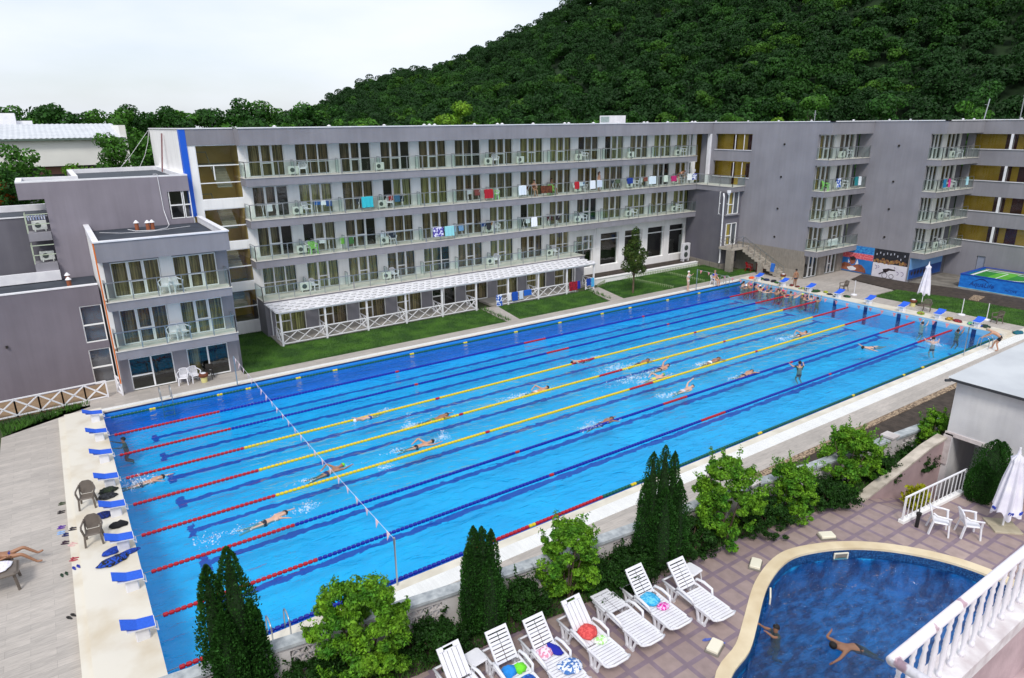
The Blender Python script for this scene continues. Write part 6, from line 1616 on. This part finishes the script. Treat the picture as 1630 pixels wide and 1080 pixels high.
tag(tufts('ground_cover',[[(-3,-24.4),(8,-25.3),(20,-26.6),(26,-27.6),(24.5,-27.9),(20.2,-27.4),(13.5,-26.5),(8,-26.1),(-3,-25.3)]],420,.12,.05,TZ+.02,M_BLADE),kind='stuff')
def tree(label, x, y, z0, h, r, n, m, size=.35, trunk_h=.35, lobes=None, cat='tree', name='tree', seed=None, tr=.18):
    if seed is not None: random.seed(seed)
    t = thing(name,label,cat,(x,y,z0)); b = MB()
    b.tube([(0,0,0),(.05*r,.03*r,h*trunk_h),(.0,.05*r,h*.75)],[tr,tr*.75,tr*.25],8)
    L_ = lobes or []
    if not L_:
        for k in range(13):
            a = random.random()*2*PI; e = random.uniform(trunk_h+.05,.93); q = math.sin(PI*min(1,(e-trunk_h)/(1-trunk_h)*.80+.15)); rr = r*q*random.uniform(.3,.75); lr = r*random.uniform(.28,.45)
            L_.append((rr*math.cos(a),rr*math.sin(a),h*e-lr*.3,lr,lr,lr*.7))
    for l in L_[:8]: b.tube([(0,0,h*trunk_h*.95),(l[0]*.5,l[1]*.5,(h*trunk_h+l[2])/2),(l[0]*.9,l[1]*.9,l[2])],[tr*.5,tr*.3,tr*.1],5)
    b.build('trunk',M_BARK,t)
    v = clump_crown(n,L_,size,.4,.55); bare('crown',v,len(v)//4,m,t)
    return t
tree('slim young tree with dark crown on the lawn behind the pool',39.3,3.0,.1,5.75,1.05,5200,L_OLIVE,.13,.26,[(0,0,4.9,.35,.35,.75),(.1,.1,4.2,.6,.6,.5),(-.35,.2,3.6,.7,.7,.6),(.45,-.2,3.3,.75,.7,.55),(-.2,-.4,2.9,.8,.75,.6),(.5,.35,2.7,.75,.75,.5),(-.55,.1,2.4,.7,.7,.55),(.3,-.3,2.1,.7,.7,.45),(.9,.0,3.6,.25,.25,.2)],'birch','young_tree',tr=.09)
random.seed(21)
for i in range(17):
    x = -14+4.3*i+random.uniform(-1,1); y = 106+random.uniform(-5,8)
    tree('tall dark tree in the row along the left horizon, %s from the left' % ORD[i],x,y,0,random.uniform(18.0,19.8),random.uniform(5.0,6.0),4200,L_TREED if i%3 else L_TREE,.55,.42,name='horizon_tree',tr=.25)['group'] = 'trees along the left horizon'
for i in range(14):
    x = -12+6.0*i; tree('tree of the second row below the left horizon, %s from the left' % ORD[i],x+random.uniform(-1.5,1.5),84+random.uniform(-6,6),0,random.uniform(14.8,16.0),random.uniform(4.4,5.2),2600,L_TREED if i%2 else L_TREE,.5,.25,name='background_tree')['group'] = 'lower trees behind the roofs'
tree('broad bright green tree rising behind the middle of the hotel roof',64.5,76,0,18.8,5.4,5200,L_BRIGHT,.5,.3,name='bright_tree')
tree('dark green tree left of the broad bright tree behind the roof',58.5,78,0,16.8,3.6,2600,L_TREE,.5,.3,name='background_tree')
random.seed(33)
for i,(x,y,h,r,m) in enumerate(((40,72,15.7,2.8,L_TREE),(46,74,15.9,2.6,L_BRIGHT),(51.5,75,15.4,3,L_TREED),(71,74,15.8,3.2,L_TREE),(77,72,16,3.2,L_TREED),(83,66,15.9,3,L_TREE),(88,64,16.4,3.2,L_TREE),(94,60,16.6,3.4,L_TREED),(88,48,16.2,3.6,L_TREE),(97,52,18,4,L_TREED),(92,36,16.0,3.2,L_TREE),(103,42,19,4.2,L_TREED),(110,34,19.5,4.5,L_TREE),(108,22,18,4.2,L_TREED),(118,24,20,4.6,L_TREED),(116,12,18.5,4.4,L_TREE),(126,14,20.5,5,L_TREED),(124,2,19,4.8,L_TREED))):
    tree('tree close behind the hotel roof, %s from the left of that row' % ORD[i],x,y,0,h,r,3000,m,.5,.22,name='background_tree')['group'] = 'trees close behind the hotel roof'
for x,y,h,r,lab in ((95,30,15.3,2.2,'yellow-green treetop just above the wing roof, the widest one'),(75,30,14.9,1.2,'small yellow-green treetop above the inner corner of the hotel'),(104,27.5,14.55,1.6,'low yellow-green treetop above the wing roof, third from the left'),(111.5,28,14.6,1.9,'low yellow-green treetop above the wing roof, farthest right')):
    tree(lab,x,y,0,h,r,1700,L_BRIGHT,.3,.5,name='bright_treetop')
def crown_lobes(h, r, k=18, low=.42):
    o = []
    for i in range(k):
        e = (i+.5)/k; a = i*2.4; rr = r*.62*math.sqrt(max(0,1-(e*.92)**2)); lr = r*random.uniform(.42,.58); o.append((rr*math.cos(a),rr*math.sin(a),h*(low+(1-low)*e)-lr*.6,lr,lr,lr*.7))
    return o
random.seed(8)
for lab,x,y,h,r,m,nm,sz,nn in (('leafy tree in front of the pale hall, next to the lilac annex',4.9,27.5,13.7,2.0,L_TREE,'garden_tree',.24,7000),('leafy tree at the far left edge in front of the pale hall',-1.6,27,13.0,2.0,L_TREE,'garden_tree',.24,6000),
    ('dense green tree between the pale hall and the hotel end wall',8.6,37,13.6,2.6,L_TREE,'garden_tree',.28,6000),('low green tree under the wall of the pale hall',2.4,29,11.3,2.0,L_BUSH,'garden_tree',.22,5000),
    ('green tree below the far left garden tree',-2.4,24,11.4,1.6,L_TREED,'garden_tree',.22,4500),('orange-leaved tree at the far left edge',-2.9,24.2,11.0,.85,L_OR,'orange_tree',.16,3500)):
    tree(lab,x,y,0,h,r,nn,m,sz,.35,crown_lobes(h,r),name=nm)
for x,y,r in ((1.35-3.5,-21.7,.3),(-.3-.6,-22.3,.4)):
    bush('sprig of pale green shoots at the bottom edge, %s one' % ('left' if x < -1.5 else 'right'),x,y,.15,1.0,r,500,L_BUSH,.07,'shoot','plant',5,.8)
# ================================================================ PEOPLE
M_SK = [mat('skin %d' % i, a, b_, scale=5, rough=.5, lo=.3, hi=.7) for i,(a,b_) in enumerate((('c89a80','b98a70'),('d8b09a','c99f88'),('a67a5e','966a50')))]
def skin_obj(name, V, E_, m, parent=None, root=0, sub=2):
    """one continuous surface grown over a jointed skeleton; V: (x,y,z,r)"""
    me = bpy.data.meshes.new(name); me.from_pydata([v[:3] for v in V], E_, []); o = bpy.data.objects.new(name, me); C.objects.link(o)
    s = o.modifiers.new('skin','SKIN')
    for i,v in enumerate(V): 
        d = me.skin_vertices[0].data[i]; r = v[3]; d.radius = (r, v[4] if len(v) > 4 else r); d.use_root = (i == root)
    sb = o.modifiers.new('sub','SUBSURF'); sb.levels = sub; sb.render_levels = sub
    bpy.context.view_layer.update()
    dg = bpy.context.evaluated_depsgraph_get(); me2 = bpy.data.meshes.new_from_object(o.evaluated_get(dg)); bpy.data.objects.remove(o)
    me2.materials.clear(); me2.materials.append(m); me2.polygons.foreach_set('use_smooth',[True]*len(me2.polygons))
    q = bpy.data.objects.new(name, me2); C.objects.link(q); q.parent = parent; return q
def fingers(V, E_, w, d, side, palm=.018):
    """palm, four fingers and a thumb from wrist index w along unit direction d"""
    p = Vector(V[w][:3]); d = Vector(d).normalized(); s = Vector(side).normalized(); n = d.cross(s)
    V.append(tuple(p+d*.06)+(.026,)); k = len(V)-1; E_.append((w,k))
    V.append(tuple(p+d*.09)+(.024,)); k2 = len(V)-1; E_.append((k,k2))
    for i,l in enumerate((.065,.075,.07,.055)):
        o = (i-1.5)*.02; a = p+d*.095+s*o; V.append(tuple(a+d*l*.5-n*.004)+(.009,)); V.append(tuple(a+d*l-n*.02)+(.008,)); j = len(V)-2; E_ += [(k2,j),(j,j+1)]
    V.append(tuple(p+d*.07+s*-.045)+(.011,)); V.append(tuple(p+d*.10+s*-.055-n*.01)+(.010,)); j = len(V)-2; E_ += [(k,j),(j,j+1)]
def make_person(J, label, loc, rz=0, skin=0, hair='2a1d16', cap=None, suit='1b2140', top=None, fine=False, group=None, kind='short', sc=1.0):
    t = thing('person',label,'person',loc,rz,group); t.scale = (sc,)*3
    key = ('P',id(J),skin,fine)
    if key not in ME:
        V = []; E_ = []; ix = {}
        def add(n, par):
            V.append(J[n]); ix[n] = len(V)-1
            if par: E_.append((ix[par],ix[n]))
        for n,par in (('pelvis',None),('belly','pelvis'),('chest','belly'),('neck','chest'),('jaw','neck'),('head','jaw'),('crown','head')): add(n,par)
        for s in 'LR':
            for n,par in (('sh','chest'),('el','sh'),('wr','el')): add(n+s, par if par == 'chest' else par+s)
            for n,par in (('hip','pelvis'),('kn','hip'),('an','kn'),('toe','an')): add(n+s, par if par == 'pelvis' else par+s)
            a, b_ = Vector(J['el'+s][:3]), Vector(J['wr'+s][:3]); d = (b_-a).normalized()
            if fine: fingers(V,E_,ix['wr'+s],d,Vector((0,1,0)).cross(d) if abs(d.y) < .9 else Vector((1,0,0)))
            else: V.append(tuple(b_+d*.07)+(.032,.018)); V.append(tuple(b_+d*.16)+(.022,.010)); k = len(V)-2; E_ += [(ix['wr'+s],k),(k,k+1)]
        q = skin_obj('body',V,E_,M_SK[skin]); ME[key] = q.data; bpy.data.objects.remove(q)
    body = ob('body',ME[key],t)
    h, j, c = (Vector(J[n][:3]) for n in ('head','jaw','crown')); up = (c-j).normalized(); f = Vector(J['face']).normalized(); f = (f-up*f.dot(up)).normalized(); sd = up.cross(f)
    M = Matrix((sd,-f,up)).transposed().to_4x4()   # local -y is the face direction
    M.translation = h
    fb = MB(); 
    fb.add([(-.014,-.093,-.015),(.014,-.093,-.015),(0,-.118,-.022),(0,-.092,.03)],[(0,1,2),(0,2,3),(2,1,3)])
    for s in (-1,1): fb.ell((s*.094,.0,-.005),(.012,.022,.030),6,4)
    fb.xf(M); fb.build('face_features',M_SK[skin],t,smooth=True)
    eb = MB(); 
    for s in (-1,1): eb.ell((s*.034,-.088,.022),(.014,.008,.008),6,4)
    eb.box(-.024,.024,-.094,-.086,-.055,-.047); eb.xf(M); eb.build('eyes_and_mouth',mat('dark features','3a2220',rough=.5),t)
    cb = MB(); n, m_ = 14, 6; vs = []
    for i in range(m_+1):
        th = (PI*.60 if not cap else PI*.52)*i/m_
        for k in range(n):
            a = 2*PI*k/n; back = math.sin(a); th2 = th*(1 if back > -.2 else .72); vs.append((.101*math.sin(th2)*math.cos(a),.112*math.sin(th2)*math.sin(a)+.008,.115*math.cos(th2)+.012))
    cb.add(vs,[(i*n+k,i*n+(k+1)%n,(i+1)*n+(k+1)%n,(i+1)*n+k) for i in range(m_) for k in range(n)])
    if kind == 'long' and not cap: cb.tube([(0,.08,.03),(0,.12,-.08),(0,.11,-.24)],[.075,.07,.03],8)
    if kind == 'tail' and not cap: cb.tube([(0,.11,.05),(0,.16,.0),(0,.15,-.14)],[.03,.03,.01],7)
    cb.xf(M); cb.build('swim_cap' if cap else 'hair',mat('cap '+cap,cap,rough=.35) if cap else mat('hair '+hair,hair,rough=.7),t,smooth=True)
    if suit:
        V = [J['pelvis'][:3]+(J['pelvis'][3]*1.06,)+((J['pelvis'][4]*1.08,) if len(J['pelvis']) > 4 else ()), tuple(Vector(J['pelvis'][:3]).lerp(Vector(J['belly'][:3]),.45))+(J['pelvis'][3]*1.0,)]
        E_ = [(0,1)]
        for s in 'LR':
            a, b_ = Vector(J['hip'+s][:3]), Vector(J['kn'+s][:3]); V += [tuple(a)+(J['hip'+s][3]*1.10,), tuple(a.lerp(b_,.28 if top != 'shorts' else .6))+(J['hip'+s][3]*1.0,)]; k = len(V)-2; E_ += [(0,k),(k,k+1)]
        skin_obj('swim_trunks',V,E_,mat('suit '+suit,suit,rough=.6),t,sub=1)
    if top and top != 'shorts':
        V = [J['belly'][:3]+(J['belly'][3]*1.09,)]+[J['chest'][:3]+(J['chest'][3]*1.08,)]; E_ = [(0,1)]
        for s in 'LR': V += [J['sh'+s][:3]+(J['sh'+s][3]*1.25,), tuple(Vector(J['sh'+s][:3]).lerp(Vector(J['el'+s][:3]),.6))+(J['sh'+s][3]*1.05,)]; k = len(V)-2; E_ += [(1,k),(k,k+1)]
        skin_obj('shirt',V,E_,mat('shirt '+top,top,rough=.8),t,sub=1)
    return t
def sym(d): 
    o = dict(d)
    for k in list(d):
        if k.endswith('L') and k[:-1]+'R' not in d: v = d[k]; o[k[:-1]+'R'] = (-v[0],)+v[1:]
    return o
STAND = sym(dict(face=(0,-1,0),pelvis=(0,0,.95,.135,.10),belly=(0,0,1.10,.12,.09),chest=(0,0,1.32,.15,.10),neck=(0,.01,1.48,.055),jaw=(0,-.01,1.56,.070),head=(0,-.005,1.655,.092),crown=(0,.005,1.73,.065),
    shL=(.17,0,1.40,.062),elL=(.25,.03,1.14,.042),wrL=(.27,-.05,.90,.028),hipL=(.09,0,.88,.088),knL=(.10,-.02,.50,.056),anL=(.10,.02,.09,.038),toeL=(.12,-.14,.035,.035)))
WAVE = dict(STAND); WAVE.update(elL=(.33,-.1,1.30,.042),wrL=(.22,-.25,1.45,.028))
LEAN = sym(dict(face=(0,-1,-.2),pelvis=(0,.30,.90,.135,.10),belly=(0,.12,1.02,.12),chest=(0,-.12,1.12,.15,.11),neck=(0,-.28,1.20,.055),jaw=(0,-.35,1.22,.07),head=(0,-.43,1.25,.092),crown=(0,-.46,1.30,.065),
    shL=(.18,-.16,1.12,.062),elL=(.22,-.36,.93,.042),wrL=(.20,-.55,.78,.028),hipL=(.09,.30,.84,.09),knL=(.12,.16,.48,.056),anL=(.13,.30,.09,.038),toeL=(.15,.14,.035,.035)))
LEAN['anR'] = (-.20,-.05,.09,.038); LEAN['toeR'] = (-.22,-.20,.035,.035); LEAN['knR'] = (-.16,.02,.48,.056)
SIT = sym(dict(face=(0,-1,0),pelvis=(0,.05,.55,.14,.12),belly=(0,.08,.70,.13),chest=(0,.08,.90,.15,.11),neck=(0,.05,1.06,.055),jaw=(0,.02,1.14,.07),head=(0,.02,1.235,.092),crown=(0,.03,1.31,.065),
    shL=(.18,.07,.99,.062),elL=(.24,-.02,.74,.042),wrL=(.12,-.28,.62,.028),hipL=(.09,0,.52,.09),knL=(.12,-.42,.52,.06),anL=(.12,-.42,.11,.038),toeL=(.13,-.58,.04,.035)))
RECL = sym(dict(face=(.5,0,.9),pelvis=(0,0,.50,.13,.11),belly=(-.18,0,.56,.12),chest=(-.40,0,.68,.14,.11),neck=(-.55,0,.78,.055),jaw=(-.62,0,.82,.07),head=(-.70,0,.87,.092),crown=(-.77,0,.91,.065),
    shL=(-.46,.18,.70,.062),elL=(-.30,.27,.50,.042),wrL=(-.06,.24,.50,.028),hipL=(.05,.09,.50,.09),knL=(.45,.10,.62,.058),anL=(.80,.08,.30,.038),toeL=(.96,.10,.34,.035)))
RECL['shR'] = (-.46,-.18,.70,.062); RECL['elR'] = (-.28,-.27,.52,.042); RECL['wrR'] = (-.04,-.22,.55,.028); RECL['hipR'] = (.05,-.09,.50,.09); RECL['knR'] = (.42,-.14,.50,.058); RECL['anR'] = (.78,-.16,.12,.038); RECL['toeR'] = (.93,-.18,.12,.035)
TREAD = sym(dict(face=(0,-1,0),pelvis=(0,.05,-.55,.13,.1),belly=(0,.03,-.38,.12),chest=(0,0,-.16,.14,.1),neck=(0,0,0,.055),jaw=(0,-.02,.07,.068),head=(0,-.02,.165,.090),crown=(0,0,.24,.065),
    shL=(.17,0,-.07,.06),elL=(.34,-.16,-.10,.042),wrL=(.40,-.38,-.02,.028),hipL=(.08,.05,-.6,.085),knL=(.12,-.08,-.85,.055),anL=(.12,.2,-1.0,.038),toeL=(.12,.25,-1.08,.034)))
HOLD = dict(TREAD); HOLD.update(elL=(.20,-.24,.05,.042),wrL=(.17,-.42,.22,.028),elR=(-.20,-.24,.05,.042),wrR=(-.17,-.42,.22,.028))
def shift(J, dz): return {k:(v if k == 'face' else (v[0],v[1],v[2]+dz)+tuple(v[3:])) for k,v in J.items()}
HOLD = shift(HOLD,.02)
TREAD = shift(TREAD,-.04)
def mk(fx, arms):
    d = dict(face=fx,pelvis=(0,0,-.07,.13,.085),belly=(.18,0,-.05,.12,.08),chest=(.42,0,-.03,.15,.09),neck=(.58,0,-.0,.055),jaw=(.66,0,.01,.068),head=(.75,0,.03,.090),crown=(.83,0,.045,.065),
      shL=(.47,.17,-.02,.06),shR=(.47,-.17,-.02,.06),hipL=(-.06,.09,-.08,.085),hipR=(-.06,-.09,-.08,.085),knL=(-.45,.10,-.12,.055),knR=(-.45,-.09,-.06,.055),anL=(-.84,.10,-.06,.036),anR=(-.84,-.08,-.12,.036),toeL=(-1.0,.11,-.06,.03),toeR=(-1.0,-.08,-.15,.03))
    d.update(arms); return d
CRAWL = mk((.3,-.9,-.2),dict(elL=(.78,.22,-.04,.042),wrL=(1.06,.18,-.03,.028),elR=(.40,-.42,.17,.042),wrR=(.66,-.48,.10,.028)))
CRAWL2 = mk((.3,.9,-.2),dict(elR=(.78,-.22,-.04,.042),wrR=(1.06,-.18,-.03,.028),elL=(.25,.40,.14,.042),wrL=(.0,.34,.02,.028)))
BACK = mk((.1,0,1),dict(elL=(.70,.28,.16,.042),wrL=(.96,.24,.30,.028),elR=(.22,-.24,-.05,.042),wrR=(-.04,-.22,-.05,.028)))
FLOATR = mk((.2,0,-1),dict(elL=(.45,.45,-.02,.042),wrL=(.40,.70,-.01,.028),elR=(.45,-.45,-.02,.042),wrR=(.40,-.70,-.01,.028)))

SW = [ # pose, x, y, heading, cap/hair, suit, label
 (CRAWL,.75,-8.35,0,None,'1b2140','swimmer pushing off the near end in a burst of spray'),
 (CRAWL,4.15,-14.15,.10,None,'141a2a','large swimmer in dark trunks nearest the pennant cord'),
 (CRAWL2,7.3,-11.9,.22,'6fd834','1d2c5c','swimmer in lime green cap just under the pennant cord'),
 (CRAWL2,11.5,-11.9,-.05,None,'181820','swimmer in dark suit with bubbles between the two nearer yellow ropes'),
 (BACK,11.0,-7.55,PI+.2,'eef0f0','24489c','backstroke swimmer in white cap beside the farthest yellow rope'),
 (CRAWL,13.5,-9.75,.05,None,'2c8c5c','swimmer hugging the middle yellow rope with a tall splash behind'),
 (CRAWL2,19.8,-9.75,.02,None,'c8c8d0','swimmer close to the middle yellow rope at its fifteen metre mark'),
 (BACK,25.0,-7.4,PI,None,'8c1c2c','swimmer crossing the red centre mark of the farthest yellow rope'),
 (CRAWL,27.5,-9.8,.05,None,'1b2140','swimmer with raised arm beside the red centre of the middle yellow rope'),
 (BACK,27.8,-11.2,.1,None,'202028','backstroke swimmer trailing a wide wake between the yellow ropes'),
 (CRAWL2,26.4,-12.1,.05,'5fd03c','c8d048','swimmer in green cap at the red centre mark of the nearest yellow rope'),
 (CRAWL,31.2,-12.1,.0,None,'f0f0f0','swimmer with foam right of the green-capped one'),
 (CRAWL,31.0,-14.7,.05,None,'30304a','swimmer just above the farther blue rope in the far half'),
 (BACK,26.4,-14.3,.05,None,'c8ccd8','swimmer stretching one arm, below the nearest yellow rope'),
 (CRAWL,19.9,-14.9,.05,None,'283a66','swimmer against the blue rope with spray over the legs'),
 (CRAWL2,40.4,-12.0,.03,None,'2a2a34','far swimmer in foam below the nearest yellow rope'),
 (FLOATR,41.8,-16.3,PI*.9,None,'4a5a74','lone swimmer floating face down near the far right end')]
for k,(J,x,y,a,cap,suit,lab) in enumerate(SW): make_person(J,lab,(x,y,.03),a,skin=k%3,cap=cap,suit=suit,group='lane swimmers')
make_person(TREAD,'boy in dark green shirt with one arm raised, standing between the nearer blue ropes',(34.7,-15.8,.16),2.6,hair='1d1410',top='1f4a3c')
make_person(shift(TREAD,.24),'swimmer standing up in a burst of foam near the coach',(45.6,-18.2,.0),2.2,skin=1)
make_person(HOLD,'swimmer holding the far wall between the last two pink pennants',(49.45,-15.7,-.05),PI/2,skin=1,hair='3c2a20')
make_person(HOLD,'swimmer holding the far wall beside the coach',(49.5,-18.0,-.05),PI/2,skin=2,hair='18120e')
make_person(TREAD,'swimmer resting at the near end, second lane from the annex',(.55,-3.6,.02),-PI/2,skin=2,hair='18120e')
random.seed(11)
caps = [None,None,'e84a78',None,'f2f2f2',None,None,None,'d0306a',None,None,'c8d838',None,None,None]
PLACE = ['at the corner by the float','second from the corner','third from the corner','fourth from the corner','fifth from the corner','sixth from the corner','seventh from the corner','eighth from the corner','ninth from the corner','tenth from the corner','eleventh from the corner','twelfth from the corner','third from the open end','second from the open end','last one at the open end']
ck = [(49.5,-.45),(49.55,-.95),(49.1,-1.5),(49.6,-1.75),(49.3,-2.3),(49.55,-2.85),(49.2,-3.45),(49.6,-3.9),(49.4,-4.5),(49.6,-5.1),(49.45,-5.6),(49.6,-6.15),(49.2,-6.6),(49.6,-6.95),(49.5,-7.6)]
for i,(x,y) in enumerate(ck):
    make_person(HOLD if i%3 else TREAD,'child in the row at the far pool wall, '+PLACE[i],(x-.05,y,.12 if i%3 else .16),PI/2+random.uniform(-.9,.9),skin=i%3,hair=['2a1d16','5a3c22','1a1310'][i%3],cap=caps[i],suit=None,group='children along the far pool wall',sc=.98)
for i,(x,y) in enumerate(((48.8,-.8),(48.7,-1.3),(48.9,-2.6),(48.75,-3.2),(48.9,-4.2),(48.8,-5.0),(48.9,-5.9))):
    make_person(TREAD if i%2 else HOLD,'child of the second row at the far pool wall, %s from the corner' % ORD[i],(x,y,.12),PI/2+random.uniform(-1.2,1.2),skin=(i+1)%3,hair=['2a1d16','6a4a2c','1a1310'][i%3],cap=[None,'f0f0f0',None,'1c48b0',None,None,'e04878'][i],suit=None,group='children along the far pool wall',sc=.98)
t = make_person(STAND,'boy in trunks standing beside the foot of the outside stair',(51.6,-4.05,.15),PI*.9,skin=2,hair='1d1410',suit='2a3244',fine=True,sc=.95)
make_person(WAVE,'woman in white cap and swimsuit walking along the far kerb',(43.4,.62,.17),.3,skin=1,cap='f4f4f4',suit='d8ccc0',top='dccfc6',fine=True,sc=.98)
make_person(SIT,'seated man in royal blue shirt on a white chair by the far ladder',(46.95,.72,.15),0,skin=0,hair='8a7460',suit='24305c',top='1a34a8',fine=True)
make_person(LEAN,'bending coach in black shorts over the far ladder',(46.75,-21.15,.17),PI+.25,skin=0,hair='a89888',suit='15161a',top='shorts',fine=True)
make_person(STAND,'woman in red bikini standing on the third balcony floor',(41.1,9.75,F[2]+.05),.4,skin=0,suit='b0283c',top=None,kind='long',sc=.96)
make_person(LEAN,'guest leaning over the right end of the rail on the third floor',(51.7,9.75,F[2]+.05),.1,skin=0,suit='c02848',hair='6a4028')
make_person(SIT,'bare-chested guest seated behind the brown towel on the third floor',(33.9,9.8,F[2]+.05),-.3,skin=0,suit='303848')
make_person(SIT,'guest seated in the shade of the open door on the third balcony floor',(36.0,10.1,F[2]+.05),.3,skin=2,suit='303848')
make_person(RECL,'man in blue trunks lying back at the left picture edge with crossed feet',(-3.55,-12.35,.15),-.12,skin=2,suit='1b2a7a',hair='6a1c24',fine=True)
t = thing('sun_chair','grey-brown deck lounger under the man at the left picture edge','sun lounger',(-3.8,-12.35,.15),-.12)
b = MB(); b.rbox(-.3,.35,-.3,.3,.34,.38,.03); b.beam((-.28,-.28,.36),(-.85,-.28,.72),.05); b.beam((-.28,.28,.36),(-.85,.28,.72),.05)
for i in range(6): s_ = i/5; b.beam((-.3-.5*s_,-.28,.38+.32*s_),(-.3-.5*s_,.28,.38+.32*s_),.07,.02)
b.build('seat',M_BRN,t)
for sx in (-.25,.3):
    for sy in (-.27,.27): MB().beam((sx,sy,0),(sx,sy,.35),.05).build('leg',M_BRN,t)
# two children in the small pool
make_person(HOLD,'boy holding the left rim of the small pool',(12.85,-29.45,1.66),-1.9,skin=2,hair='17110e',suit='1c2c5c',fine=True,sc=.85)
make_person(mk((.6,-.3,.5),dict(elL=(.75,.35,-.03,.042),wrL=(1.0,.45,-.02,.028),elR=(.62,-.45,-.03,.042),wrR=(.40,-.62,-.04,.028),hipL=(-.06,.09,-.14,.085),hipR=(-.06,-.09,-.14,.085),knL=(-.38,.12,-.32,.055),knR=(-.36,-.10,-.30,.055),anL=(-.70,.12,-.50,.036),anR=(-.66,-.10,-.52,.036),toeL=(-.84,.12,-.58,.03),toeR=(-.80,-.10,-.60,.03),pelvis=(0,0,-.12,.13,.085),head=(.74,0,.10,.09),jaw=(.66,0,.05,.068),crown=(.79,0,.17,.065))),'child in goggles swimming across the small pool',(14.0,-30.9,1.77),2.7,skin=2,hair='17110e',suit='242a34',fine=True,sc=.88)
make_person(TREAD,'swimmer in white cap at the bottom edge of the small pool',(11.6,-30.75,1.70),.4,skin=1,cap='f0f0f2',sc=.85)
# foam
FOAM = mat('foam','f4f8fb',rough=.6)
_n, _l = FOAM.node_tree.nodes, FOAM.node_tree.links; _t = _n.new('ShaderNodeBsdfTransparent'); _m = _n.new('ShaderNodeMixShader'); _m.inputs[0].default_value = .55
_l.new(_t.outputs[0],_m.inputs[1]); _l.new(_n['Principled BSDF'].outputs[0],_m.inputs[2]); _l.new(_m.outputs[0],_n['Material Output'].inputs['Surface'])
random.seed(4)
P = []
def foam(x,y,L,W,n,h=.04,tall=0):
    q = rng.normal(size=(n,3))*np.array([L,W,0])*.5+np.array([x,y,.02]); q[:,2] += rng.random(n)*h
    if tall: m_ = int(n*.35); q[:m_,2] += rng.random(m_)**1.5*tall; q[:m_,:2] = np.array([x,y])+(q[:m_,:2]-np.array([x,y]))*.45
    P.append(q)
for J,x,y,a,*_ in SW:
    if J is FLOATR: continue
    foam(x-1.0*math.cos(a),y-1.0*math.sin(a),.6,.26,120,.04,.10); foam(x+.4*math.cos(a),y+.4*math.sin(a),1.0,.4,70,.03)
foam(.6,-8.3,.9,.5,500,.08,.35); foam(12.1,-9.8,.35,.25,260,.05,.75); foam(25.7,-9.6,1.5,.5,420,.05,.25); foam(25.3,-11.5,1.8,.6,480,.05,.2); foam(45.6,-18.2,.55,.55,520,.05,.35); foam(38.6,-11.9,.8,.4,200); foam(9.5,-12.9,.5,.3,120); foam(2.2,-14.2,.6,.5,120); foam(5.7,-14.2,.5,.3,220,.05,.3); foam(12.9,-11.8,.4,.3,220,.05,.35); foam(18.2,-9.8,.9,.4,260); foam(19.3,-14.9,.8,.35,320,.05,.35); foam(24.9,-14.2,.5,.35,160); foam(30.6,-12.1,.6,.3,160)
P = np.concatenate(P)
bare('splash',leaves(P,.045,.2,1.3,.5),len(P),FOAM,None)['kind'] = 'stuff'
